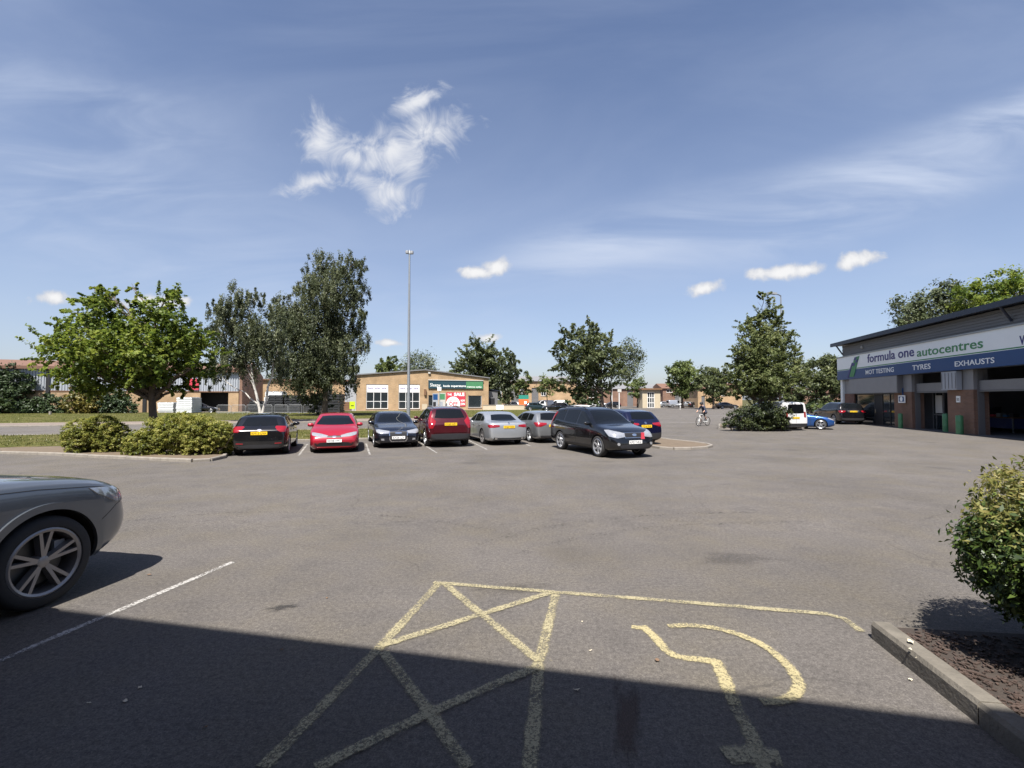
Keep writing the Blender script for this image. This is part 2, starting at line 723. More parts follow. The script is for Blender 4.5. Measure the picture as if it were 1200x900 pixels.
    for sx in sp.get('seams', []):
        for fr_ in ('rside', 'lside'):
            zt = interp(belt, sx) + .0
            P1('door_gap', [(sx - .006, gc + .18), (sx + .006, gc + .18), (sx + .006, zt), (sx - .006, zt)], fr_, M['dark'], .0015)
    # ---- roof rails / aerial
    if sp.get('rails'):
        for sd in (-1, 1):
            b = MB()
            pts = []
            for i in range(9):
                x = sp['rails'][0] + (sp['rails'][1] - sp['rails'][0]) * i / 8
                hit = bvh.ray_cast(Vector((x, sd * hw * .60, 4)), Vector((0, 0, -1)))[0]
                pts.append((x, sd * hw * .60, hit.z + (.0 if i in (0, 8) else .045)))
            b.tube(pts, .018, 6)
            b.build('roof_rail', M[sp.get('rail_mat', 'galv')], root)
    # ---- wheels
    tm, rm, dm = wheel_meshes(r, sp.get('tw', .225), sp.get('spokes', 5), sp.get('double', False))
    for wx in (xf, xr):
        for sd in (-1, 1):
            wo = bpy.data.objects.new('wheel', tm)
            COL.objects.link(wo)
            if not tm.materials:
                tm.materials.append(M['rubber'])
            wo.parent = root
            wo.location = (wx, sd * (hw - .13), r)
            if sd > 0:
                wo.rotation_euler = (0, 0, math.pi)
            if wx == xf and sp.get('steer'):
                wo.rotation_euler.z += sp['steer']
            for nm, q, mats in (('rim', rm, [M[sp.get('rim', 'alloy')], M['black']]), ('brake_disc', dm, [M['disc'], M['dark'], M['grey_paint']])):
                if not q.materials:
                    for a in mats:
                        q.materials.append(a)
                ro = bpy.data.objects.new(nm, q)
                COL.objects.link(ro)
                ro.parent = wo
                if nm == 'rim':
                    ro.data = q
                    ro.material_slots[0].link = 'OBJECT'
                    ro.material_slots[0].material = mats[0]
    return root, bvh


def sym(pts):
    """right half outline (y>=0) from bottom to top mirrored to a closed outline"""
    return [(y, z) for y, z in pts] + [(-y, z) for y, z in reversed(pts)]


def arch(sp, wx, r0, r1, n=40, a0=-12, a1=192):
    out, inn = [], []
    for i in range(n + 1):
        a = R(a0 + (a1 - a0) * i / n)
        out.append((wx + math.cos(a) * r1, sp['r'] + math.sin(a) * r1))
        inn.append((wx + math.cos(a) * r0, sp['r'] + math.sin(a) * r0))
    return out + list(reversed(inn))


HATCH = dict(L=4.36, W=1.82, H=1.48, wb=2.65, fo=.88, r=.325, gc=.16,
    top=[(2.18, .66), (2.12, .74), (1.8, .84), (1.3, .93), (1.0, 1.0), (.55, 1.24), (.12, 1.44), (-.4, 1.48), (-1.1, 1.455), (-1.55, 1.40), (-1.78, 1.22), (-1.98, 1.04), (-2.12, .96), (-2.18, .88)],
    belt=[(2.18, .60), (2.0, .70), (1.2, .87), (.5, .92), (-.8, .97), (-1.6, 1.03), (-2.0, .99), (-2.18, .84)],
    ws=(1.02, 1.355, .70, .51), rw=(1.07, 1.33, .58, .47), side=[(1.0, .0), (-.06, -.95), (-1.02, -1.5)],
    head=[('f', .42, .62), ('f', .75, .60), ('s', .25, .68), ('s', .42, .80), ('s', .2, .80), ('f', .70, .74)],
    tail=[('f', .62, .90), ('f', .72, .83), ('s', .06, .84), ('s', .28, .93), ('s', .26, 1.03), ('f', .76, 1.05), ('f', .66, 1.0)],
    pf=.40, pr=.80, mir=(.72, 1.0), handles=[-.05, -.95], seams=[.85, -.04, -.95],
    trim=[('lower_grille', sym([(.50, .26), (.62, .34), (.55, .44), (0, .45)]), 'front', 'black', .004),
          ('bumper_insert', sym([(.62, .24), (.66, .36), (.3, .40), (0, .40)]), 'rear', 'black', .004),
          ('grille', sym([(.36, .58), (.38, .63), (0, .64)]), 'front', 'black', .004),
          ('badge', [(.07 * math.cos(i * .785), .915 + .035 * math.sin(i * .785)) for i in range(8)], 'rear', 'chrome', .006),
          ('reflector', [(.5, .42), (.72, .43), (.72, .46), (.5, .45)], 'rear', 'red_lamp', .006),
          ('reflector', [(-.5, .42), (-.72, .43), (-.72, .46), (-.5, .45)], 'rear', 'red_lamp', .006)])

CIVIC = dict(HATCH, L=4.25, W=1.78, r=.32, fo=.9, wb=2.62, gc=.12,
    top=[(2.125, .60), (2.08, .68), (1.75, .82), (1.35, .93), (1.05, 1.0), (.55, 1.25), (.05, 1.42), (-.4, 1.46), (-1.1, 1.42), (-1.55, 1.33), (-1.85, 1.12), (-2.05, 1.0), (-2.125, .9)],
    belt=[(2.125, .56), (2.0, .66), (1.3, .86), (.5, .92), (-.8, .97), (-1.6, 1.0), (-2.0, .95), (-2.125, .84)],
    ws=(1.03, 1.33, .70, .50), rw=(1.08, 1.27, .55, .46), rake_f=.5, mircol=1,
    head=[('f', .30, .60), ('f', .62, .62), ('s', .12, .68), ('s', .34, .77), ('s', .16, .765), ('f', .70, .725), ('f', .34, .665)],
    pf=.47, pr=.7,
    trim=[('grille', sym([(.28, .585), (.27, .65), (0, .66)]), 'front', 'black', .004),
          ('badge', [(.075 * math.cos(i * .785), .62 + .045 * math.sin(i * .785)) for i in range(8)], 'front', 'chrome', .010),
          ('lower_grille', sym([(.58, .27), (.66, .31), (.50, .40), (.3, .415), (0, .415)]), 'front', 'black', .004),
          ('front_splitter', sym([(.72, .19), (.73, .235), (0, .22)]), 'front', 'body', .018),
          ('fog_lamp', [(.60, .33), (.68, .335), (.68, .39), (.61, .385)], 'front', 'black', .006),
          ('fog_lamp', [(-.60, .33), (-.68, .335), (-.68, .39), (-.61, .385)], 'front', 'black', .006)])

SEDAN = dict(L=4.92, W=1.86, H=1.46, wb=2.88, fo=.95, r=.335, gc=.15,
    top=[(2.46, .66), (2.40, .74), (2.0, .85), (1.4, .93), (1.05, .99), (.6, 1.22), (.15, 1.41), (-.3, 1.46), (-.9, 1.43), (-1.3, 1.33), (-1.6, 1.16), (-1.85, 1.04), (-2.3, 1.03), (-2.42, .99), (-2.46, .88)],
    belt=[(2.46, .60), (2.2, .74), (1.4, .88), (.5, .93), (-.8, .97), (-1.6, 1.0), (-2.2, .98), (-2.46, .80)],
    ws=(1.02, 1.335, .72, .52), rw=(1.07, 1.30, .60, .48), side=[(1.0, -.05), (-.12, -.95), (-1.0, -1.45)],
    head=[('f', .42, .61), ('f', .72, .60), ('s', .16, .66), ('s', .36, .76), ('s', .16, .78), ('f', .66, .735), ('f', .44, .71)],
    tail=[('f', .46, .81), ('f', .70, .78), ('s', .08, .77), ('s', .26, .84), ('s', .24, .90), ('f', .74, .905), ('f', .48, .885)],
    pf=.44, pr=.80, mir=(.75, .99), handles=[-.1, -1.0], seams=[.95, -.08, -1.0],
    trim=[('lower_grille', sym([(.66, .25), (.70, .33), (.3, .33), (0, .33)]), 'front', 'black', .004),
          ('bumper_insert', sym([(.68, .22), (.70, .34), (.3, .38), (0, .38)]), 'rear', 'black', .004)])

AUDI = dict(SEDAN, mircol=1,
    trim=[('grille_surround', sym([(.29, .27), (.36, .36), (.375, .66), (.34, .715), (0, .72)]), 'front', 'chrome', .004),
          ('grille', sym([(.265, .295), (.33, .37), (.345, .655), (.32, .692), (0, .695)]), 'front', 'black', .008),
          ('badge', [(.15 * math.cos(i * .524), .63 + .03 * math.sin(i * .524)) for i in range(12)], 'front', 'chrome', .014),
          ('fog_lamp', [(.56, .33), (.68, .34), (.68, .41), (.57, .41)], 'front', 'clear_lamp', .006),
          ('fog_lamp', [(-.56, .33), (-.68, .34), (-.68, .41), (-.57, .41)], 'front', 'clear_lamp', .006),
          ('lower_grille', sym([(.74, .235), (.76, .28), (0, .28)]), 'front', 'black', .004)])

BMW5 = dict(SEDAN, rim='dalloy', double=True,
    trim=[('bumper_insert', sym([(.60, .20), (.72, .26), (.70, .36), (.5, .34), (0, .33)]), 'rear', 'black', .004),
          ('badge', [(.04 * math.cos(i * .785), .955 + .04 * math.sin(i * .785)) for i in range(8)], 'rear', 'chrome', .006),
          ('boot_lip', sym([(.66, 1.0), (.64, 1.03), (0, 1.04)]), 'rear', 'body', .02),
          ('grille', sym([(.25, .52), (.26, .66), (0, .67)]), 'front', 'black', .004),
          ('exhaust_tip', [(.55, .27), (.66, .27), (.66, .33), (.55, .33)], 'rear', 'chrome', .01),
          ('exhaust_tip', [(-.55, .27), (-.66, .27), (-.66, .33), (-.55, .33)], 'rear', 'chrome', .01)])

ESTATE = dict(HATCH, L=4.6, W=1.80, H=1.46, wb=2.75, fo=.85,
    top=[(2.3, .66), (2.24, .74), (1.9, .85), (1.3, .93), (1.0, .99), (.55, 1.22), (.1, 1.41), (-.4, 1.46), (-1.2, 1.45), (-1.72, 1.40), (-1.95, 1.22), (-2.12, 1.04), (-2.24, .97), (-2.3, .86)],
    belt=[(2.3, .60), (2.1, .72), (1.3, .87), (.5, .92), (-.8, .96), (-1.6, 1.0), (-2.1, .98), (-2.3, .82)],
    side=[(1.0, .0), (-.06, -.95), (-1.02, -1.65)], rw=(1.07, 1.35, .60, .48), chrome_handles=True,
    tail=[('f', .40, .86), ('f', .70, .76), ('s', .08, .76), ('s', .34, .90), ('s', .30, .96), ('f', .74, .95), ('f', .44, .93)],
    trim=[('bumper_insert', sym([(.62, .22), (.70, .36), (.3, .36), (0, .36)]), 'rear', 'black', .004),
          ('grille', sym([(.38, .56), (.38, .64), (0, .65)]), 'front', 'black', .004)])

XC = dict(L=4.63, W=1.89, H=1.71, wb=2.77, fo=.9, r=.36, gc=.23, tw=.235,
    top=[(2.315, .80), (2.26, .88), (1.9, .98), (1.4, 1.06), (1.1, 1.12), (.7, 1.35), (.2, 1.62), (-.3, 1.70), (-1.2, 1.68), (-1.7, 1.62), (-1.9, 1.48), (-2.08, 1.24), (-2.2, 1.10), (-2.315, .98)],
    belt=[(2.315, .74), (2.1, .84), (1.4, .99), (.6, 1.04), (-.8, 1.10), (-1.6, 1.17), (-2.05, 1.16), (-2.315, .92)],
    ws=(1.14, 1.59, .74, .55), rw=(1.23, 1.57, .64, .52), side=[(1.1, -.02), (-.1, -1.0), (-1.08, -1.72)],
    head=[('f', .5, .72), ('f', .74, .70), ('s', .2, .78), ('s', .4, .92), ('f', .72, .88)],
    tail=[('f', .70, .96), ('f', .79, .80), ('s', .10, .80), ('s', .26, 1.0), ('s', .34, 1.26), ('s', .42, 1.5), ('s', .27, 1.5), ('s', .12, 1.26), ('f', .77, 1.10)],
    pf=.5, pr=.97, mir=(.82, 1.14), handles=[-.1, -1.05], seams=[.95, -.06, -1.02], rails=(.2, -1.6),
    trim=[('bumper_insert', sym([(.84, .26), (.86, .56), (.4, .58), (0, .58)]), 'rear', 'black', .008),
          ('bumper_strip', sym([(.70, .62), (.72, .66), (0, .66)]), 'rear', 'body', .016),
          ('grille', sym([(.34, .66), (.36, .84), (0, .85)]), 'front', 'black', .004),
          ('sill', [(1.0, .26), (-1.0, .26), (-1.0, .40), (1.0, .40)], 'rside', 'black', .008),
          ('sill', [(1.0, .26), (-1.0, .26), (-1.0, .40), (1.0, .40)], 'lside', 'black', .008)])

SANTA = dict(XC, L=4.66, W=1.89, H=1.73, wb=2.70, fo=.92, r=.365, steer=0.0, spokes=6, chrome_handles=False, rail_mat='black',
    top=[(2.33, .84), (2.27, .92), (1.9, 1.02), (1.4, 1.09), (1.08, 1.14), (.70, 1.40), (.28, 1.64), (-.25, 1.72), (-1.2, 1.71), (-1.85, 1.66), (-2.06, 1.46), (-2.16, 1.22), (-2.24, 1.08), (-2.33, .96)],
    head=[('f', .44, .74), ('f', .74, .70), ('s', .22, .76), ('s', .52, .96), ('s', .3, .97), ('f', .70, .90), ('f', .48, .86)],
    pf=.56, pr=.95,
    trim=[('grille_surround', sym([(.38, .70), (.43, .86), (.40, .885), (0, .89)]), 'front', 'chrome', .003),
          ('grille', sym([(.36, .715), (.405, .855), (.38, .87), (0, .875)]), 'front', 'black', .007),
          ('badge', [(.09 * math.cos(i * .785), .80 + .045 * math.sin(i * .785)) for i in range(8)], 'front', 'chrome', .014),
          ('lower_grille', sym([(.55, .32), (.62, .44), (.5, .48), (0, .48)]), 'front', 'black', .006),
          ('fog_lamp', [(.66 + .055 * math.cos(i * .785), .50 + .05 * math.sin(i * .785)) for i in range(8)], 'front', 'clear_lamp', .012),
          ('fog_lamp', [(-.66 + .055 * math.cos(i * .785), .50 + .05 * math.sin(i * .785)) for i in range(8)], 'front', 'clear_lamp', .012),
          ('sill', [(1.0, .26), (-1.0, .26), (-1.0, .38), (1.0, .38)], 'rside', 'black', .012),
          ('sill', [(1.0, .26), (-1.0, .26), (-1.0, .38), (1.0, .38)], 'lside', 'black', .012),
          ('bumper_insert', sym([(.84, .26), (.86, .50), (0, .50)]), 'rear', 'black', .008)])

QASH = dict(XC, L=4.38, W=1.81, H=1.59, wb=2.65, fo=.87, r=.345, gc=.2,
    top=[(2.19, .76), (2.13, .84), (1.8, .94), (1.3, 1.01), (1.0, 1.07), (.6, 1.29), (.12, 1.51), (-.4, 1.58), (-1.1, 1.55), (-1.65, 1.48), (-1.85, 1.32), (-2.0, 1.16), (-2.1, 1.05), (-2.19, .92)],
    belt=[(2.19, .70), (2.0, .80), (1.3, .94), (.5, .99), (-.8, 1.05), (-1.5, 1.13), (-1.95, 1.10), (-2.19, .88)],
    ws=(1.09, 1.48, .72, .53), rw=(1.17, 1.44, .60, .49), side=[(1.0, -.02), (-.1, -.95), (-1.02, -1.45)],
    tail=[('f', .40, .93), ('f', .70, .84), ('s', .10, .84), ('s', .40, 1.0), ('s', .34, 1.05), ('f', .72, 1.01), ('f', .44, .99)],
    pr=.86, pf=.45, mir=(.75, 1.08), rails=None,
    trim=[('bumper_insert', sym([(.80, .24), (.82, .58), (.4, .56), (0, .56)]), 'rear', 'black', .008),
          ('badge', [(.06 * math.cos(i * .785), 1.0 + .05 * math.sin(i * .785)) for i in range(8)], 'rear', 'chrome', .006),
          ('grille', sym([(.34, .62), (.36, .80), (0, .81)]), 'front', 'black', .004),
          ('sill', [(1.0, .24), (-1.0, .24), (-1.0, .36), (1.0, .36)], 'lside', 'black', .008)])

X3 = dict(XC, L=4.65, W=1.88, H=1.68, wb=2.81, fo=.86, r=.368, gc=.22, tw=.25, spokes=5, double=True, rim='dalloy', rake_f=.16, rake_lo=.75, tumble=.42, crease=.75,
    top=[(2.325, .82), (2.27, .90), (2.0, .98), (1.6, 1.04), (1.2, 1.08), (.95, 1.12), (.55, 1.36), (.1, 1.60), (-.4, 1.67), (-1.2, 1.65), (-1.7, 1.60), (-1.95, 1.40), (-2.15, 1.16), (-2.25, 1.06), (-2.325, .96)],
    belt=[(2.325, .76), (2.15, .87), (1.8, .95), (1.4, 1.0), (.6, 1.03), (-.8, 1.08), (-1.6, 1.14), (-2.05, 1.12), (-2.325, .9)],
    plan=[(2.325, .70), (2.29, .80), (2.18, .90), (1.95, .965), (1.6, .995), (0, 1.0), (-1.7, 1.0), (-2.1, .955), (-2.27, .9), (-2.325, .8)],
    ws=(1.15, 1.58, .72, .62), side=[(.95, -.1), (-.18, -1.05), (-1.12, -1.7)],
    head=[('f', .42, .72), ('f', .66, .71), ('s', .16, .73), ('s', .40, .84), ('s', .47, .905), ('s', .30, .89), ('f', .68, .845), ('f', .45, .82)],
    pf=.5, mir=(.75, 1.12), seams=[1.0, -.14, -1.08],
    trim=[('grille', [(.03, .68), (.20, .68), (.22, .82), (.03, .84)], 'front', 'black', .006),
          ('grille', [(-.03, .68), (-.20, .68), (-.22, .82), (-.03, .84)], 'front', 'black', .006),
          ('lower_grille', sym([(.55, .34), (.6, .5), (0, .5)]), 'front', 'black', .006),
          ('sill', [(1.0, .25), (-1.0, .25), (-1.0, .36), (1.0, .36)], 'rside', 'black', .008)])
X3['trim'] += [('arch_lip', arch(X3, 2.325 - .86, .420, .475), 'rside', 'body', .022),
               ('arch_lip', arch(X3, 2.325 - .86 - 2.81, .418, .462), 'rside', 'body', .010),
               ('bonnet_gap', [(1.0, .985), (1.4, .962), (1.8, .915), (2.05, .872), (2.05, .878), (1.8, .921), (1.4, .968), (1.0, .991)], 'rside', 'dark', .0015),
               ('bumper_gap', [(1.93, .60), (2.10, .70), (2.25, .73), (2.25, .735), (2.10, .705), (1.93, .606)], 'rside', 'dark', .0015)]

COUPE = dict(SEDAN, L=4.64, W=1.82, H=1.42, wb=2.81, fo=.80, double=True,
    top=[(2.32, .64), (2.26, .72), (1.9, .83), (1.3, .91), (.95, .97), (.5, 1.19), (.05, 1.37), (-.4, 1.42), (-.9, 1.39), (-1.3, 1.28), (-1.6, 1.12), (-1.85, 1.0), (-2.2, .99), (-2.28, .95), (-2.32, .85)],
    belt=[(2.32, .58), (2.1, .72), (1.3, .86), (.5, .90), (-.8, .94), (-1.6, .97), (-2.1, .95), (-2.32, .78)],
    ws=(.99, 1.32, .70, .50), rw=(1.03, 1.31, .58, .46),
    trim=[('grille', [(.03, .54), (.22, .54), (.24, .67), (.03, .68)], 'front', 'black', .006),
          ('grille', [(-.03, .54), (-.22, .54), (-.24, .67), (-.03, .68)], 'front', 'black', .006),
          ('lower_grille', sym([(.60, .24), (.66, .36), (0, .34)]), 'front', 'black', .005)])

RANGE = dict(XC, L=4.88, W=1.98, H=1.80, wb=2.92, fo=.9, r=.39, gc=.24,
    top=[(2.44, .9), (2.38, .98), (2.0, 1.06), (1.5, 1.12), (1.15, 1.17), (.75, 1.42), (.3, 1.70), (-.2, 1.79), (-1.2, 1.77), (-1.85, 1.70), (-2.05, 1.5), (-2.2, 1.3), (-2.34, 1.18), (-2.44, 1.05)],
    belt=[(2.44, .84), (2.2, .94), (1.5, 1.07), (.6, 1.12), (-.8, 1.16), (-1.7, 1.22), (-2.15, 1.2), (-2.44, 1.0)],
    ws=(1.2, 1.68, .78, .60), rw=(1.30, 1.64, .68, .57), side=[(1.15, -.02), (-.1, -1.05), (-1.12, -1.9)],
    tail=[('f', .62, 1.02), ('f', .80, .94), ('s', .10, .94), ('s', .36, 1.04), ('s', .32, 1.12), ('f', .8, 1.11), ('f', .64, 1.10)],
    pr=1.04, pf=.55, rails=None,
    trim=[('bumper_insert', sym([(.82, .28), (.84, .52), (0, .52)]), 'rear', 'black', .008),
          ('number_recess', sym([(.40, .96), (.42, 1.12), (0, 1.12)]), 'rear', 'black', .003),
          ('grille', sym([(.45, .78), (.46, .9), (0, .91)]), 'front', 'black', .004)])

VAN = dict(L=4.5, W=1.85, H=1.85, wb=2.75, fo=.85, r=.32, gc=.2, rim='grey_paint', tumble=.16, rake_r=.06,
    top=[(2.25, .78), (2.2, .86), (1.85, .98), (1.5, 1.06), (1.3, 1.14), (.9, 1.50), (.55, 1.76), (.2, 1.83), (-.8, 1.85), (-1.8, 1.84), (-2.1, 1.82), (-2.2, 1.79), (-2.25, 1.72)],
    belt=[(2.25, .70), (2.0, .84), (1.5, .98), (.8, 1.03), (-.8, 1.05), (-1.8, 1.06), (-2.25, 1.04)],
    plan=[(2.25, .74), (2.2, .84), (2.05, .93), (1.6, .99), (0, 1), (-1.9, 1), (-2.15, .985), (-2.22, .965), (-2.25, .93)],
    ws=(1.16, 1.72, .76, .66), rw=(1.12, 1.66, .62, .58), side=[(1.3, .05)],
    head=[('f', .5, .70), ('f', .74, .68), ('s', .2, .74), ('s', .4, .94), ('f', .74, .86)],
    tail=[('f', .83, .86), ('f', .9, .84), ('s', .06, .84), ('s', .06, 1.2), ('f', .9, 1.2), ('f', .84, 1.18)],
    pf=.45, pr=.82, mir=(.95, 1.16), handles=[0.0], seams=[.85, -.05],
    trim=[('bumper_insert', sym([(.86, .25), (.88, .46), (0, .46)]), 'rear', 'black', .010),
          ('rear_door_gap', [(-.008, .50), (.008, .50), (.008, 1.78), (-.008, 1.78)], 'rear', 'dark', .002),
          ('grille', sym([(.4, .58), (.42, .74), (0, .75)]), 'front', 'black', .004)])
# ------------------------------------------------------------------ plants
RNG = np.random.default_rng(11)


def leaf_mat(name, dark, mid, light, trans=.35, rough=.5, yellow=None):
    m, nt, b = new_mat(name)
    at_ = N(nt, 'ShaderNodeAttribute', attribute_name='var')
    big = noise(nt, .55, 3)
    ad = N(nt, 'ShaderNodeMath', operation='MULTIPLY_ADD')
    nt.links.new(big, ad.inputs[0]); ad.inputs[1].default_value = .6
    nt.links.new(at_.outputs['Fac'], ad.inputs[2])
    sb = N(nt, 'ShaderNodeMath', operation='SUBTRACT')
    nt.links.new(ad.outputs[0], sb.inputs[0]); sb.inputs[1].default_value = .3
    stops = [(.08, dark), (.5, mid), (.92, light)]
    if yellow:
        stops.append((.985, yellow))
    c = ramp(nt, sb.outputs[0], stops)
    nt.links.new(c, b.inputs['Base Color'])
    b.inputs['Roughness'].default_value = rough
    b.inputs['Specular IOR Level'].default_value = .35
    tr = N(nt, 'ShaderNodeBsdfTranslucent')
    hs = N(nt, 'ShaderNodeHueSaturation')
    hs.inputs['Value'].default_value = 1.3
    hs.inputs['Hue'].default_value = .485
    nt.links.new(c, hs.inputs['Color'])
    nt.links.new(hs.outputs[0], tr.inputs['Color'])
    mx = N(nt, 'ShaderNodeMixShader')
    mx.inputs[0].default_value = trans
    nt.links.new(b.outputs[0], mx.inputs[1])
    nt.links.new(tr.outputs[0], mx.inputs[2])
    out = [n for n in nt.nodes if n.type == 'OUTPUT_MATERIAL'][0]
    nt.links.new(mx.outputs[0], out.inputs['Surface'])
    return m


def leaf_points(lobes, n, clump=.3, per=None, strand=0.0, shell=.55, spray=0.0):
    """lobes: (centre, (rx, ry, rz)); returns leaf centres and outward directions and a clump value"""
    lobes = [(np.array(c, float), np.array(r, float) if hasattr(r, '__len__') else np.array([r, r, r], float)) for c, r in lobes]
    w = np.array([np.prod(r) ** (2 / 3) for _, r in lobes])
    w /= w.sum()
    pts, dirs, var = [], [], []
    per = per or 60
    for (c, r), wi in zip(lobes, w):
        k = max(4, int(n * wi / per))
        d = RNG.normal(size=(k, 3))
        d /= np.linalg.norm(d, axis=1)[:, None]
        rad = shell + (1 - shell) * RNG.random(k) ** .5
        low = (RNG.random(k) < .22)
        rad = np.where(low, RNG.random(k) * shell, rad)
        cc = c + d * r * rad[:, None]
        cr = clump * r.mean() * (.6 + .8 * RNG.random(k))
        for i in range(k):
            m = int(per * (.5 + RNG.random()))
            q = RNG.normal(size=(m, 3)) * .5
            if strand:
                q[:, :2] *= .35
                q[:, 2] = q[:, 2] * .4 - RNG.random(m) * strand
            else:
                q[:, 2] *= .75
            if spray:
                sd = d[i] * .8 + RNG.normal(size=3) * .45 + np.array([0, 0, .25])
                sd /= np.linalg.norm(sd)
                tt = RNG.random(m)[:, None] ** .8
                p = cc[i] + sd * (tt - .35) * spray * r.mean() * (.6 + .8 * RNG.random()) + q * cr[i] * (1.05 - .75 * tt)
            else:
                p = cc[i] + q * cr[i]
            pts.append(p)
            dd = (p - c) / r
            dirs.append(dd / (np.linalg.norm(dd, axis=1)[:, None] + 1e-6))
            var.append(np.full(m, RNG.random()))
    return np.concatenate(pts), np.concatenate(dirs), np.concatenate(var)


def leaves(name, pts, dirs, var, size, mat, parent=None, up=.6, aspect=.5, hang=0.0, vspread=.45, zmin=None, fold=.18):
    if zmin is not None:
        k = pts[:, 2] > zmin
        pts, dirs, var = pts[k], dirs[k], var[k]
    n = len(pts)
    nr = RNG.normal(size=(n, 3)) * .75 + dirs * .7 + np.array([0, 0, up])
    nr /= np.linalg.norm(nr, axis=1)[:, None]
    t = RNG.normal(size=(n, 3))
    if hang:
        t = t * (1 - hang) + np.array([0, 0, -1.0]) * hang * 2
    t -= nr * (t * nr).sum(1)[:, None]
    t /= np.linalg.norm(t, axis=1)[:, None]
    b = np.cross(nr, t)
    s = size * (.6 + .8 * RNG.random(n))[:, None]
    l, w = s, s * aspect
    v = np.empty((n, 4, 3))
    v[:, 0] = pts - t * l * .5
    v[:, 1] = pts + b * w * .5 + nr * w * fold
    v[:, 2] = pts + t * l * .5
    v[:, 3] = pts - b * w * .5 + nr * w * fold
    me = bpy.data.meshes.new('leaves')
    me.vertices.add(n * 4)
    me.vertices.foreach_set('co', v.ravel())
    me.loops.add(n * 4)
    me.loops.foreach_set('vertex_index', np.arange(n * 4, dtype=np.int32))
    me.polygons.add(n)
    me.polygons.foreach_set('loop_start', np.arange(0, n * 4, 4, dtype=np.int32))
    me.polygons.foreach_set('loop_total', np.full(n, 4, dtype=np.int32))
    a = me.attributes.new('var', 'FLOAT', 'POINT')
    vv = np.clip(var * (1 - vspread) + RNG.random(n) * vspread, 0, 1)
    a.data.foreach_set('value', np.repeat(vv, 4).astype(np.float32))
    me.update()
    me.validate()
    return link(name, me, [mat], parent)


def limb(mb, p0, p1, r0, r1, wob=.08, n=6, mi=0):
    p0, p1 = Vector(p0), Vector(p1)
    L = (p1 - p0).length
    pts, rad = [], []
    for i in range(n + 1):
        t = i / n
        p = p0.lerp(p1, t)
        p.z += math.sin(t * math.pi) * L * .04
        if 0 < i < n:
            p += Vector((random.uniform(-1, 1), random.uniform(-1, 1), random.uniform(-.5, .5))) * wob * L * .5
        pts.append(p)
        rad.append(r0 + (r1 - r0) * t ** .8)
    mb.tube(pts, rad, 7, mi)
    return pts


def tree(name, label, base, lobes, n, size, mat, bark='bark', tr=.15, fork=.35, group=None, cat='tree', strand=0, clump=.3, per=60, lean=(0, 0), hang=0, aspect=.5, shell=.55, up=.6, stems=None, twigs=2, spray=0.0):
    """lobes in metres relative to the base: (x, y, z, r) or (x, y, z, rx, ry, rz)"""
    root = empty(name, base, 0, label, cat, group)
    lb = [((l[0], l[1], l[2]), l[3] if len(l) == 4 else l[3:6]) for l in lobes]
    mb = MB()
    tot = sum(1 for _ in lb)
    zc = sorted(l[0][2] for l in lb)
    htop = zc[-1] * .86
    stems = stems or [((0, 0), lean, htop)]
    for (s0, s1, hh) in stems:
        zf = hh * fork
        p = [Vector((s0[0], s0[1], -.1))]
        for i in range(1, 9):
            t = i / 8
            p.append(Vector((s0[0] + s1[0] * t + random.uniform(-1, 1) * .012 * hh, s0[1] + s1[1] * t + random.uniform(-1, 1) * .012 * hh, hh * t)))
        rad = [tr * (1.25 if i == 0 else 1.0 - .85 * i / 8) for i in range(9)]
        mb.tube(p, rad, 9)
        axis = p
    for (c, r) in lb:
        c = Vector(c)
        rm = r if not hasattr(r, '__len__') else sum(r) / 3
        best = min(range(len(stems)), key=lambda k: (Vector((stems[k][0][0] + stems[k][1][0], stems[k][0][1] + stems[k][1][1])) - Vector((c.x, c.y))).length)
        s0, s1, hh = stems[best]
        zj = min(max(hh * fork * .8, c.z - max(1.0 * rm, (Vector((c.x, c.y)) - Vector(s0)).length * .7)), hh * .9)
        t = zj / hh
        j = Vector((s0[0] + s1[0] * t, s0[1] + s1[1] * t, zj))
        rj = tr * (1 - .85 * t) * .6
        pts = limb(mb, j, c, rj, tr * .10)
        for k in range(twigs):
            d = Vector((random.gauss(0, 1), random.gauss(0, 1), random.gauss(.3, .7))).normalized() * rm * .8
            limb(mb, pts[3 + k % 3], c + d, rj * .35, tr * .035, .1, 4)
    mb.build('trunk', M[bark], root)
    pts, dirs, var = leaf_points(lb, n, clump, per, strand, shell, spray)
    leaves('crown', pts, dirs, var, size, mat, root, hang=hang, aspect=aspect, up=up)
    return root


def px_lobes(base, Y, spec, depth=1.0, flat=1.0):
    """spec: (px, py, rpx[, dy]) outline lobes of the crown seen at distance Y; gives lobes relative to base"""
    out = []
    for s in spec:
        dy = s[3] if len(s) > 3 else random.uniform(-.5, .5) * depth
        p = at(s[0], s[1], Y)
        r = s[2] * Y / F
        out.append((p.x - base.x, dy, p.z - base.z, r, r * flat if flat != 1 else r, r))
    return out


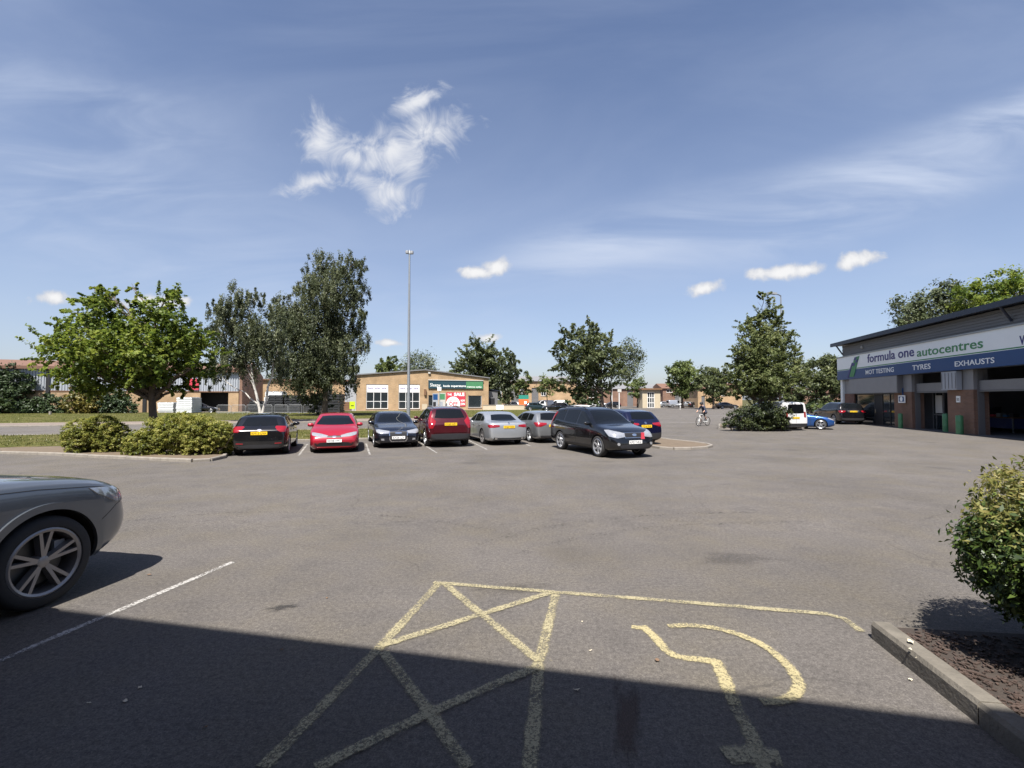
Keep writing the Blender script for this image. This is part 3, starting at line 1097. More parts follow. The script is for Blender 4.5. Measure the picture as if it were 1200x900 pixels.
def bush(name, label, base, lobes, n, size, mat, group=None, cat='bush', clump=.25, per=40, up=.5, aspect=.5, shell=.75, stems=5, zmin=.02):
    root = empty(name, base, 0, label, cat, group)
    lb = [((l[0], l[1], l[2]), l[3] if len(l) == 4 else l[3:6]) for l in lobes]
    mb = MB()
    for (c, r) in lb:
        c = Vector(c)
        rm = Vector((1, 1, 1)) * r if not hasattr(r, '__len__') else Vector(r)
        for k in range(stems):
            d = Vector((random.gauss(0, .5), random.gauss(0, .5), random.uniform(0, .7)))
            e = c + Vector((d.x * rm.x, d.y * rm.y, d.z * rm.z))
            limb(mb, (c.x * .9 + random.uniform(-.1, .1), c.y * .9 + random.uniform(-.1, .1), -.03), e, .012 + .01 * rm.x, .004, .1, 5)
    mb.build('stems', M['bark'], root)
    pts, dirs, var = leaf_points(lb, n, clump, per, 0, shell)
    leaves('foliage', pts, dirs, var, size, mat, root, up=up, aspect=aspect, zmin=zmin)
    return root


LF = {}
LF['maple'] = leaf_mat('maple_leaf', (.038, .068, .011), (.112, .165, .023), (.235, .275, .050), .5)
LF['birch'] = leaf_mat('birch_leaf', (.030, .040, .019), (.076, .093, .045), (.155, .17, .09), .36)
LF['oak'] = leaf_mat('broad_leaf', (.038, .052, .023), (.092, .116, .046), (.17, .19, .08), .42)
LF['poplar'] = leaf_mat('grey_green_leaf', (.035, .048, .022), (.075, .095, .042), (.15, .17, .085), .3)
LF['hornbeam'] = leaf_mat('hornbeam_leaf', (.046, .064, .022), (.12, .15, .052), (.22, .24, .10), .48)
LF['far'] = leaf_mat('far_leaf', (.045, .065, .022), (.10, .135, .04), (.18, .215, .07), .36)
LF['privet'] = leaf_mat('variegated_leaf', (.065, .088, .018), (.205, .225, .042), (.42, .40, .12), .5, yellow=(.55, .48, .25))
LF['laurel'] = leaf_mat('glossy_leaf', (.016, .032, .008), (.048, .080, .016), (.115, .155, .03), .22, rough=.45)
LF['tip'] = leaf_mat('young_tip_leaf', (.085, .10, .024), (.20, .20, .055), (.36, .31, .12), .4)
LF['conifer'] = leaf_mat('conifer_leaf', (.014, .026, .010), (.030, .052, .018), (.055, .082, .028), .15)
LF['gold'] = leaf_mat('golden_leaf', (.06, .066, .014), (.13, .12, .025), (.24, .18, .04), .25)
LF['hedge'] = leaf_mat('hedge_leaf', (.018, .026, .012), (.036, .050, .018), (.10, .12, .035), .2)
LF['grass'] = leaf_mat('grass_blade', (.075, .085, .022), (.14, .14, .04), (.22, .20, .07), .3)
# ------------------------------------------------------------------ sky and sun
SUN_EL, SUN_AZ = R(60), R(13)      # light travels towards +Y turned 13 degrees to the right
world = bpy.data.worlds.new('World')
SC.world = world
world.use_nodes = True
nt = world.node_tree
bg = nt.nodes['Background']
sky = N(nt, 'ShaderNodeTexSky', sky_type='NISHITA')
sky.sun_disc = False
sky.sun_elevation = SUN_EL
sky.sun_rotation = math.pi + SUN_AZ
sky.air_density = 1.0
sky.dust_density = 1.2
sky.ozone_density = 1.6
tc = N(nt, 'ShaderNodeTexCoord')
sep = N(nt, 'ShaderNodeSeparateXYZ')
nt.links.new(tc.outputs['Generated'], sep.inputs[0])


def mth(op, a, b=None, c=None, clamp=False):
    n = N(nt, 'ShaderNodeMath', operation=op)
    n.use_clamp = clamp
    for i, q in enumerate((a, b, c)):
        if q is None: continue
        if isinstance(q, (int, float)): n.inputs[i].default_value = q
        else: nt.links.new(q, n.inputs[i])
    return n.outputs[0]


yy = mth('MAXIMUM', sep.outputs[1], .04)
su = mth('DIVIDE', sep.outputs[0], yy)
sv = mth('DIVIDE', sep.outputs[2], yy)
cmb = N(nt, 'ShaderNodeCombineXYZ')
nt.links.new(su, cmb.inputs[0]); nt.links.new(sv, cmb.inputs[1])
P2 = cmb.outputs[0]


def uv_(px, py):
    d = ray(px, py)
    return d.x / d.y, d.z / d.y


def ellipse(px, py, rx, ry, rot=0):
    """distance field of one cloud lobe in the direction plane: 0 centre, 1 rim"""
    u, v = uv_(px, py)
    mp = N(nt, 'ShaderNodeMapping', vector_type='TEXTURE')
    mp.inputs['Location'].default_value = (u, v, 0)
    mp.inputs['Rotation'].default_value = (0, 0, R(rot))
    mp.inputs['Scale'].default_value = (rx / F, ry / F, 1)
    nt.links.new(P2, mp.inputs['Vector'])
    ln = N(nt, 'ShaderNodeVectorMath', operation='LENGTH')
    nt.links.new(mp.outputs[0], ln.inputs[0])
    return ln.outputs['Value']


def cloud(lobes, nscale, amp, soft=.35, detail=9, bil=.7, dist=.25):
    d = None
    for l in lobes:
        e = ellipse(*l)
        d = e if d is None else mth('SMOOTH_MIN', d, e, .25)
    n = N(nt, 'ShaderNodeTexNoise')
    n.inputs['Scale'].default_value = nscale
    n.inputs['Detail'].default_value = detail
    n.inputs['Roughness'].default_value = .62
    n.inputs['Distortion'].default_value = dist
    nt.links.new(P2, n.inputs['Vector'])
    vb_ = N(nt, 'ShaderNodeTexVoronoi', feature='SMOOTH_F1')
    vb_.inputs['Scale'].default_value = nscale * 2.2
    vb_.inputs['Smoothness'].default_value = .6
    wv = N(nt, 'ShaderNodeVectorMath', operation='MULTIPLY_ADD')
    nt.links.new(n.outputs[1], wv.inputs[0]); wv.inputs[1].default_value = (.5 / nscale,) * 3; nt.links.new(P2, wv.inputs[2])
    nt.links.new(wv.outputs[0], vb_.inputs['Vector'])
    nz = mth('MULTIPLY_ADD', n.outputs[0], amp * 2, -amp)
    nz = mth('MULTIPLY_ADD', vb_.outputs['Distance'], amp * bil, mth('SUBTRACT', nz, amp * bil * .43))
    dn = mth('SUBTRACT', mth('SUBTRACT', 1.0, d), nz)
    mr = N(nt, 'ShaderNodeMapRange', interpolation_type='SMOOTHSTEP')
    mr.inputs['From Min'].default_value = 0.0
    mr.inputs['From Max'].default_value = soft
    nt.links.new(dn, mr.inputs['Value'])
    core = N(nt, 'ShaderNodeMapRange', interpolation_type='SMOOTHSTEP')
    core.inputs['From Min'].default_value = soft * .5
    core.inputs['From Max'].default_value = soft * 1.6
    nt.links.new(dn, core.inputs['Value'])
    return mr.outputs[0], core.outputs[0]


big, big_c = cloud([(376, 165, 36, 46, 25), (412, 184, 78, 32, -24), (460, 176, 70, 34, 20), (500, 154, 62, 36, 22), (486, 120, 46, 18, 30),
             (370, 212, 50, 16, 12), (424, 209, 40, 18, -15), (460, 226, 34, 38, 40), (480, 198, 52, 30, 30)], 13, 1.35, 1.15, 13, .0, 1.1)
sm, sm_c = cloud([(557, 319, 26, 9, 0), (582, 313, 24, 13, 0), (826, 338, 26, 11, 10), (915, 319, 50, 11, 4), (1003, 305, 34, 12, 12), (945, 316, 30, 11, 0),
            (64, 349, 30, 12, 0), (180, 354, 50, 11, 0), (572, 396, 18, 7, 0), (460, 402, 20, 6, 0)], 17, .95, .55, 11, .5)


def streak(rot, sx, sy, scale, lo, hi, detail=6, dist=.6):
    mp = N(nt, 'ShaderNodeMapping')
    mp.inputs['Rotation'].default_value = (0, 0, R(rot))
    mp.inputs['Scale'].default_value = (sx, sy, 1)
    nt.links.new(P2, mp.inputs['Vector'])
    n = N(nt, 'ShaderNodeTexNoise')
    n.inputs['Scale'].default_value = scale
    n.inputs['Detail'].default_value = detail
    n.inputs['Roughness'].default_value = .55
    n.inputs['Distortion'].default_value = dist
    nt.links.new(mp.outputs[0], n.inputs['Vector'])
    mr = N(nt, 'ShaderNodeMapRange', interpolation_type='SMOOTHSTEP')
    mr.inputs['From Min'].default_value = lo
    mr.inputs['From Max'].default_value = hi
    nt.links.new(n.outputs[0], mr.inputs['Value'])
    return mr.outputs[0]


def band(lobes, soft):
    d = None
    for l in lobes:
        e = ellipse(*l)
        d = e if d is None else mth('SMOOTH_MIN', d, e, .3)
    mr = N(nt, 'ShaderNodeMapRange', interpolation_type='SMOOTHSTEP')
    mr.inputs['From Min'].default_value = 1.0
    mr.inputs['From Max'].default_value = 1.0 - soft
    nt.links.new(d, mr.inputs['Value'])
    return mr.outputs[0]


st_r = mth('MULTIPLY', streak(-20, .9, 4.6, 2.4, .26, .80, 7, .7), band([(1010, 225, 420, 75, 18), (760, 275, 300, 60, 14), (1180, 150, 260, 55, 22)], .95))
st_l = mth('MULTIPLY', streak(14, .9, 4.0, 2.6, .30, .85, 7, .7), band([(110, 240, 430, 130, -14), (60, 130, 300, 90, -10), (300, 330, 420, 60, -12)], .95))
veil = streak(-10, .7, 2.0, 1.6, .34, .86, 6, .8)
cir = mth('MAXIMUM', mth('MULTIPLY', st_r, .85), mth('MULTIPLY', st_l, .55))
low = N(nt, 'ShaderNodeMapRange', interpolation_type='SMOOTHSTEP')
low.inputs['From Min'].default_value = .75
low.inputs['From Max'].default_value = .12
nt.links.new(sep.outputs[2], low.inputs['Value'])
cir = mth('ADD', cir, mth('MULTIPLY_ADD', veil, .20, mth('MULTIPLY', low.outputs[0], .27)), clamp=True)
skyc = mixc(nt, 1.0, sky.outputs[0], (.92, .90, .98), 'MULTIPLY')
c1 = mixc(nt, cir, skyc, (4.1, 4.65, 5.8))
c2 = mixc(nt, mth('MULTIPLY', big, .93), c1, mixc(nt, big_c, (4.9, 5.1, 5.6), (6.3, 6.3, 6.35)))
c3 = mixc(nt, mth('MULTIPLY', sm, .94), c2, mixc(nt, sm_c, (4.7, 4.8, 5.1), (6.4, 6.35, 6.3)))
nt.links.new(c3, bg.inputs['Color'])
bg.inputs['Strength'].default_value = 0.068

sl = bpy.data.lights.new('sun', 'SUN')
sl.energy = 5.0
sl.angle = R(.55)
sl.color = (1, .955, .89)
sun = bpy.data.objects.new('sun', sl)
COL.objects.link(sun)
ld = Vector((math.sin(SUN_AZ) * math.cos(SUN_EL), math.cos(SUN_AZ) * math.cos(SUN_EL), -math.sin(SUN_EL)))
sun.rotation_euler = ld.to_track_quat('-Z', 'Y').to_euler()
SC.view_settings.view_transform = 'Standard'
SC.view_settings.look = 'None'
SC.view_settings.exposure = 1.14
SC.view_settings.gamma = 1.0


# ------------------------------------------------------------------ ground materials
def asphalt(name, base, warm=(1.02, .925, .85), speck=1.0):
    m, nt, b = new_mat(name)
    co = objco(nt)
    f1 = noise(nt, 90, 3, co, .8)
    f2 = noise(nt, 260, 2, co, .9)
    f0 = noise(nt, 30, 3, co, .75)
    f3 = noise(nt, .35, 5, co, .62)
    f4 = noise(nt, 2.2, 6, co, .7)
    c = tuple(base * w for w in warm)
    k1 = ramp(nt, f1, [(.30, 1 - .42 * speck), (.5, 1.0), (.68, 1 + .5 * speck)])
    k2 = ramp(nt, f2, [(.30, .72), (.55, 1.0), (.72, 1.5)])
    k3 = ramp(nt, f3, [(.25, .80), (.5, .99), (.75, 1.15)])
    k4 = ramp(nt, f4, [(.28, .82), (.5, 1.0), (.8, 1.13)])
    x = mixc(nt, 1.0, k1, k2, 'MULTIPLY')
    k0_ = ramp(nt, f0, [(.30, 1 - .32 * speck), (.5, 1.0), (.70, 1 + .35 * speck)])
    x = mixc(nt, 1.0, x, k0_, 'MULTIPLY')
    x = mixc(nt, 1.0, x, k3, 'MULTIPLY')
    x = mixc(nt, 1.0, x, k4, 'MULTIPLY')
    mot = ramp(nt, noise(nt, 1.1, 5, co, .65), [(.42, 0.0), (.68, .8)])
    x = mixc(nt, 1.0, x, mixc(nt, mot, c, (c[0] * .93, c[1] * .90, c[2] * .78)), 'MULTIPLY')
    # oil drips: few dark blotches
    vo = N(nt, 'ShaderNodeTexVoronoi', feature='F1')
    vo.inputs['Scale'].default_value = .42
    wob = N(nt, 'ShaderNodeVectorMath', operation='MULTIPLY_ADD')
    nz = nt.nodes.new('ShaderNodeTexNoise'); nz.inputs['Scale'].default_value = 2.5; nz.inputs['Detail'].default_value = 4
    nt.links.new(co, nz.inputs['Vector'])
    nt.links.new(nz.outputs[1], wob.inputs[0]); wob.inputs[1].default_value = (.5, .5, 0); nt.links.new(co, wob.inputs[2])
    nt.links.new(wob.outputs[0], vo.inputs['Vector'])
    oil = ramp(nt, vo.outputs['Distance'], [(.04, .55), (.20, 0.0)])
    x = mixc(nt, oil, x, tuple(q * .5 for q in c))
    # fine cracks
    vc = N(nt, 'ShaderNodeTexVoronoi', feature='DISTANCE_TO_EDGE')
    vc.inputs['Scale'].default_value = .23
    nt.links.new(wob.outputs[0], vc.inputs['Vector'])
    cr = ramp(nt, vc.outputs['Distance'], [(.0012, .6), (.004, 0.0)])
    brk = ramp(nt, noise(nt, .8, 2, co), [(.45, 0.0), (.6, 1.0)])
    x = mixc(nt, mixc(nt, 1.0, cr, brk, 'MULTIPLY'), x, tuple(q * .45 for q in c))
    nt.links.new(x, b.inputs['Base Color'])
    b.inputs['Roughness'].default_value = .88
    b.inputs['Specular IOR Level'].default_value = .3
    bump(nt, b, f2, .55, .006)
    return m


def worn_paint(name, c, under, cover=.5, sc=60):
    """road paint rubbed through to the chippings"""
    m, nt, b = new_mat(name)
    co = objco(nt)
    f = noise(nt, sc, 4, co, .85)
    g = noise(nt, 3.2, 6, co, .7)
    ad = N(nt, 'ShaderNodeMath', operation='MULTIPLY_ADD')
    nt.links.new(g, ad.inputs[0]); ad.inputs[1].default_value = .5; nt.links.new(f, ad.inputs[2])
    t0 = .75 + (.5 - cover) * .55
    md = N(nt, 'ShaderNodeAttribute', attribute_name='mid')
    rim = ramp(nt, md.outputs['Fac'], [(.0, -.0), (.45, .22)])
    ad2 = N(nt, 'ShaderNodeMath', operation='ADD'); nt.links.new(ad.outputs[0], ad2.inputs[0]); nt.links.new(rim, ad2.inputs[1])
    ad3 = N(nt, 'ShaderNodeMath', operation='SUBTRACT'); nt.links.new(ad2.outputs[0], ad3.inputs[0]); ad3.inputs[1].default_value = .2
    ad = ad3
    k = ramp(nt, ad.outputs[0], [(t0 - .09, 0.0), (t0 + .09, .92)])
    cc = mixc(nt, noise(nt, 9, 4, co), tuple(x * .78 for x in c), c)
    nt.links.new(cc, b.inputs['Base Color'])
    b.inputs['Roughness'].default_value = .75
    tr = N(nt, 'ShaderNodeBsdfTransparent')
    mx = N(nt, 'ShaderNodeMixShader')
    nt.links.new(k, mx.inputs[0])
    nt.links.new(tr.outputs[0], mx.inputs[1])
    nt.links.new(b.outputs[0], mx.inputs[2])
    out = [n for n in nt.nodes if n.type == 'OUTPUT_MATERIAL'][0]
    nt.links.new(mx.outputs[0], out.inputs['Surface'])
    return m


def grass_mat(name, a, b_, c, dry):
    m, nt, b = new_mat(name)
    f = noise(nt, 1.2, 8, None, .7)
    g = noise(nt, 14, 5, None, .7)
    x = ramp(nt, f, [(.3, a), (.5, b_), (.7, c)])
    y = ramp(nt, g, [(.3, .6), (.7, 1.35)])
    x = mixc(nt, 1.0, x, y, 'MULTIPLY')
    h = ramp(nt, noise(nt, .5, 6, None, .65), [(.52, 0.0), (.66, .8)])
    x = mixc(nt, h, x, dry)
    nt.links.new(x, b.inputs['Base Color'])
    b.inputs['Roughness'].default_value = .95
    b.inputs['Specular IOR Level'].default_value = .1
    bump(nt, b, g, .8, .05)
    return m


AS = .100
M['asphalt'] = asphalt('asphalt', AS)
M['road'] = asphalt('road_asphalt', .105, (1.02, .93, .87), .7)
M['path'] = asphalt('path_asphalt', .17, (1.1, .90, .78), .6)
M['yellow_line'] = worn_paint('worn_yellow_paint', (.33, .29, .175), AS, .52, 60)
M['white_line'] = worn_paint('worn_white_paint', (.40, .385, .36), AS, .52, 50)
M['fresh_yellow'] = worn_paint('fresh_yellow_paint', (.385, .33, .18), AS, .58, 60)
M['grass'] = grass_mat('grass_turf', (.040, .046, .012), (.068, .072, .018), (.094, .094, .028), (.135, .112, .052))
M['field'] = grass_mat('rough_ground', (.04, .046, .018), (.066, .066, .028), (.085, .08, .04), (.13, .11, .065))
M['soil'] = simple('bark_mulch', (.040, .030, .024), .95, 0, .6, 14, bmp=1.0)
M['sand_soil'] = simple('dry_soil', (.115, .086, .058), .95, 0, .35, 3, bmp=.8)
M['concrete'] = simple('concrete', (.24, .215, .185), .9, 0, .2, 2, bmp=.2)


def drape(name, poly, off, mat, parent=None, kind='structure', skirt=0.0):
    """sheet over the terrain, off above it"""
    bm = bmesh.new()
    vs = [bm.verts.new((p[0], p[1], 0)) for p in poly]
    bm.faces.new(vs)
    for y in (6, 16):
        bmesh.ops.bisect_plane(bm, geom=bm.verts[:] + bm.edges[:] + bm.faces[:], plane_co=(0, y, 0), plane_no=(0, 1, 0))
    bm.normal_update()
    for f in bm.faces:
        if f.normal.z < 0: f.normal_flip()
    for v in bm.verts:
        v.co.z = gz(v.co.y) + off
    if skirt:
        r = bmesh.ops.extrude_edge_only(bm, edges=[e for e in bm.edges if e.is_boundary])
        for v in r['geom']:
            if isinstance(v, bmesh.types.BMVert): v.co.z -= skirt
    me = bpy.data.meshes.new(name)
    bm.to_mesh(me); bm.free()
    o = link(name, me, [mat], parent)
    if kind and parent is None: o['kind'] = kind
    return o


def strip(name, pts, w, off, mat, parent=None, kind='structure'):
    """ribbon of width w along a ground path"""
    pts = [Vector((p[0], p[1])) for p in pts]
    L, Rr = [], []
    for i, p in enumerate(pts):
        a, b = pts[max(i - 1, 0)], pts[min(i + 1, len(pts) - 1)]
        d = (b - a).normalized()
        n = Vector((-d.y, d.x)) * w / 2
        L.append(p + n); Rr.append(p - n)
    mb = MB()
    for i in range(len(pts) - 1):
        ys = [pts[i].y, pts[i + 1].y]
        cuts = [0, 1]
        for yb in (6, 16):
            if min(ys) < yb < max(ys): cuts.append((yb - ys[0]) / (ys[1] - ys[0]))
        cuts.sort()
        for c0, c1 in zip(cuts, cuts[1:]):
            q = [L[i].lerp(L[i + 1], c0), L[i].lerp(L[i + 1], c1), Rr[i].lerp(Rr[i + 1], c1), Rr[i].lerp(Rr[i + 1], c0)]
            ml = [(q[0] + q[3]) / 2, (q[1] + q[2]) / 2]
            q = [q[0], q[1], ml[1], q[2], q[3], ml[0]]
            mb.add([(v.x, v.y, gz(v.y) + off) for v in q], [(0, 1, 2, 5), (5, 2, 3, 4)])
    me = mb.mesh(False)
    ea = me.attributes.new('mid', 'FLOAT', 'POINT')
    ea.data.foreach_set('value', [1.0 if i % 6 in (2, 5) else 0.0 for i in range(len(me.vertices))])
    bm = bmesh.new(); bm.from_mesh(me)
    bm.normal_update()
    for f in bm.faces:
        if f.normal.z < 0: f.normal_flip()
    bm.to_mesh(me); bm.free()
    o = link(name, me, [mat], parent)
    if kind and parent is None: o['kind'] = kind
    return o


def kerb(name, pts, w=.13, h=.12, mat=None, closed=False, stone=.9):
    """kerb stones laid along a path: one mesh, with a fine joint between the stones"""
    pts = [Vector((p[0], p[1])) for p in pts]
    if closed: pts.append(pts[0])
    fine = []
    for a, b in zip(pts, pts[1:]):
        n = max(1, int(round((b - a).length / stone)))
        for k in range(n): fine.append((a.lerp(b, k / n), a.lerp(b, (k + 1) / n)))
    mb = MB()
    for a, b in fine:
        d = (b - a)
        L = d.length
        if L < 1e-4: continue
        d.normalize()
        a2, b2 = a + d * .004, b - d * .004
        n = Vector((-d.y, d.x)) * w / 2
        vs = []
        jz = random.uniform(-.006, .006)
        for p in (a2, b2):
            z = gz(p.y)
            for sgn, zz, kk in ((1, -.15, 1), (1, h - .025, 1), (1, h, .78), (-1, h, .78), (-1, h - .025, 1), (-1, -.15, 1)):
                q = p + n * sgn * kk
                vs.append((q.x, q.y, z + zz + (jz if zz > 0 else 0)))
        fs = [(i, (i + 1) % 6, 6 + (i + 1) % 6, 6 + i) for i in range(6)] + [(0, 1, 2, 3, 4, 5), (11, 10, 9, 8, 7, 6)]
        mb.add(vs, fs)
    o = mb.build(name, mat or M['kerb'])
    o['kind'] = 'structure'
    return o


# ------------------------------------------------------------------ ground sheets
mb = MB()
for y0, y1 in ((-300, 6), (6, 16), (16, 1500)):
    mb.add([(-1500, y0, gz(y0) - .008), (1500, y0, gz(y0) - .008), (1500, y1, gz(y1) - .008), (-1500, y1, gz(y1) - .008)], [(0, 1, 2, 3)])
g = mb.build('ground', M['field'], fix=False); g['kind'] = 'structure'


def rp(s, t):
    v = row(s, t, 0); return (v.x, v.y)


drape('car_park', [(-70, -8), (60, -8), (60, 30), rp(60, 24.3), rp(-70, 24.3)], 0.0, M['asphalt'])
drape('road', [rp(-90, 32.5), rp(120, 32.5), rp(120, 44), rp(-90, 44)], 0.001, M['road'])
drape('side_road', [rp(15.6, 24.3), rp(64, 24.3), rp(64, 32.5), rp(17.5, 32.5), rp(16.6, 31.4), rp(16.1, 30)], 0.0, M['asphalt'])
drape('service_yard', [rp(27, 44), rp(85, 44), rp(110, 130), rp(34, 130)], 0.0, M['road'])
drape('footpath', [rp(-90, 44.15), rp(26, 44.15), rp(26, 49.4), rp(-90, 49.4)], .07, M['path'], skirt=.1)
kerb('kerb', [rp(-60, 44.07), rp(26.2, 44.07), rp(27.4, 46)], .14, .10, stone=1.8)
drape('far_verge', [rp(-90, 49.4), rp(26, 49.4), rp(30, 60), rp(33, 82.5), rp(-90, 82.5)], .06, M['grass'], skirt=.1)
drape('forecourt', [rp(-22, 82.5), rp(33, 82.5), rp(34, 128), rp(-22, 128)], .03, M['concrete'])
drape('verge', [rp(-80, 24.35), rp(13.2, 24.35), rp(15.0, 25.2), rp(15.9, 27), rp(16.0, 30), rp(15.2, 31.8), rp(13.5, 32.35), rp(-80, 32.35)], .09, M['grass'], skirt=.12)
kerb('kerb', [rp(-80, 32.42), rp(13.6, 32.42), rp(15.3, 31.9), rp(16.1, 30), rp(16.0, 27), rp(15.1, 25.1), rp(13.3, 24.28), rp(-4.4, 24.28)], .14, .11, stone=1.2)
# lane markings of the road
for k in range(-9, 16):
    strip('road_marking', [rp(k * 6, 38.2), rp(k * 6 + 3, 38.2)], .12, .006, M['white_line'])
strip('road_marking', [rp(17, 33.2), rp(60, 33.2)], .22, .007, M['white_line'])
strip('road_marking', [rp(20, 41), rp(60, 41)], .2, .007, M['white_line'])
strip('road_marking', [rp(27, 46.5), rp(70, 46.5)], .25, .006, M['white_line'])

# white bay lines of the row
for (a, b) in (((350, 534), (357.5, 524)), ((433.5, 533), (429, 520)), ((512, 531), (493, 519)), ((571, 527), (553, 518)), ((622, 523), (604, 515))):
    A, B = gp(*a), gp(*b)
    d = (B - A); d.z = 0; d.normalize()
    strip('bay_line', [A, A + d * 4.6], .10, .005, M['white_line'])

def smooth_path(P, n=6):
    out = []
    P = [Vector(p) for p in P]
    for i in range(len(P) - 1):
        a, b, c, d = P[max(i - 1, 0)], P[i], P[i + 1], P[min(i + 2, len(P) - 1)]
        for k in range(n):
            t = k / n
            out.append(.5 * ((2 * b) + (c - a) * t + (2 * a - 5 * b + 4 * c - d) * t * t + (3 * b - a - 3 * c + d) * t ** 3))
    return [tuple(q) for q in out] + [tuple(P[-1])]


# foreground markings
strip('bay_line', [gp(273, 659), gp(180, 698.5), gp(60, 749), gp(0, 775), gp(0, 775) + (gp(0, 775) - gp(273, 659)) * .8], .085, .005, M['white_line'])
Y_ = M['yellow_line']
A, B, C_, D_ = gp(515, 683), gp(652, 694), gp(446, 758), gp(632, 776)
strip('hatched_line', [gp(308, 900), C_, A], .10, .005, Y_)
strip('hatched_line', [gp(620, 905), D_, B], .10, .006, Y_)
strip('hatched_line', [gp(508, 683), gp(650, 694.5), gp(800, 706), gp(968, 720), gp(990, 726), gp(1010, 741)], .085, .007, Y_)
strip('hatched_line', [gp(520, 684), D_], .095, .008, Y_)
strip('hatched_line', [gp(646, 695), C_], .095, .009, Y_)
strip('hatched_line', [gp(449, 765), gp(505, 838), gp(548, 902)], .095, .010, Y_)
strip('hatched_line', [gp(629, 783), gp(505, 836), gp(370, 902)], .095, .011, Y_)
for px, py, rr in ((447, 757, .075), (634, 772, .085)):
    c = gp(px, py)
    drape('paint_blot', [(c.x + math.cos(i * .524) * rr * random.uniform(.6, 1.2), c.y + math.sin(i * .524) * rr * random.uniform(.6, 1.3)) for i in range(12)], .014, M['fresh_yellow'])
# wheelchair symbol
sy = [(740, 735), (757, 737), (768, 748), (790, 768), (806, 772), (843, 778), (852, 800), (862, 828)]
strip('wheelchair_symbol', [gp(*p) for p in sy[:2]], .075, .005, M['fresh_yellow'])
strip('wheelchair_symbol', [gp(*p) for p in smooth_path([(752, 734), (768, 748), (780, 762), (794, 770), (815, 773), (842, 777)])], .085, .006, M['fresh_yellow'])
strip('wheelchair_symbol', [gp(*p) for p in ((838, 774), (848, 795), (862, 828))], .10, .007, M['fresh_yellow'])
strip('wheelchair_symbol', [gp(*p) for p in ((862, 829), (880, 862), (897, 905))], .10, .007, Y_)
strip('wheelchair_symbol', [gp(*p) for p in ((850, 888), (885, 884), (915, 890))], .14, .008, Y_)
arc = [(783, 735), (810, 734), (842, 738), (872, 747), (900, 761), (922, 780), (935, 800), (932, 814), (918, 822), (892, 824)]
arc = smooth_path(arc)
strip('wheelchair_symbol', [gp(*p) for p in arc], .085, .009, M['fresh_yellow'])

# ------------------------------------------------------------------ planted beds
isl = [(268, 530), (262, 537), (246, 540.6), (226, 541.6), (190, 540), (150, 538), (105, 535.8), (62, 533.4), (0, 531.6)]
ip = [gp(*p) for p in isl]
poly = [(p.x, p.y) for p in ip] + [rp(-24, 24.3), rp(-4.4, 24.3)]
drape('planting_bed', poly, .085, M['sand_soil'], skirt=.1)
kerb('kerb', [rp(-4.4, 24.3)] + [(p.x, p.y) for p in ip] + [(ip[-1].x - 12, ip[-1].y - 12 * (ip[-2].y - ip[-1].y) / (ip[-2].x - ip[-1].x))], .13, .10, stone=.6)
drape('verge_corner', [(ip[-1].x, ip[-1].y + .1), (ip[-1].x - 12, ip[-1].y - 12 * (ip[-2].y - ip[-1].y) / (ip[-2].x - ip[-1].x) + .1), rp(-40, 24.3), rp(-24, 24.3)], .08, M['grass'], skirt=.1)

ep = [(6.0, 19.0), (6.4, 18.65), (7.1, 18.75), (7.9, 19.15), (8.4, 19.8), (8.5, 20.6), (8.2, 21.6), (7.6, 22.8), (6.4, 26.4), (4.4, 25.6), (5.2, 22)]
drape('planting_bed', ep, .07, M['sand_soil'], skirt=.1)
kerb('kerb', ep, .12, .10, closed=True, stone=.6)

hb = [gp(843, 503), gp(868, 504.6), gp(905, 505), gp(938, 504), gp(946, 501), gp(940, 497), gp(870, 494), gp(843, 498)]
hb = [(p.x, p.y) for p in hb]
drape('planting_bed', hb, .07, M['sand_soil'], skirt=.1)
kerb('kerb', hb, .12, .10, closed=True, stone=.6)

# near bed on the right
q0, q1 = gp(1021, 748), gp(1200, 893)
kd = Vector((q0.x - q1.x, q0.y - q1.y)).normalized()
kx = Vector((kd.y, -kd.x))
k0 = Vector((q0.x, q0.y)) + kx * .065
kpts = [k0 + kx * 5.5 + kd * .02, k0 + kx * 1.2 + kd * .05, k0 + kx * .10 + kd * .03, k0, k0 - kd * .9, k0 - kd * 1.8, k0 - kd * 4.5]
M['old_kerb'] = simple('weathered_kerb', (.125, .112, .092), .92, 0, .6, 7, bmp=.7)
kerb('kerb', kpts[3:], .13, .125, stone=.9, mat=M['old_kerb'])
kerb('kerb', [kpts[2], kpts[1], kpts[0]], .06, .07, stone=1.5, mat=M['old_kerb'])
drape('planting_bed', [tuple(p) for p in kpts], .075, M['soil'], skirt=.1)


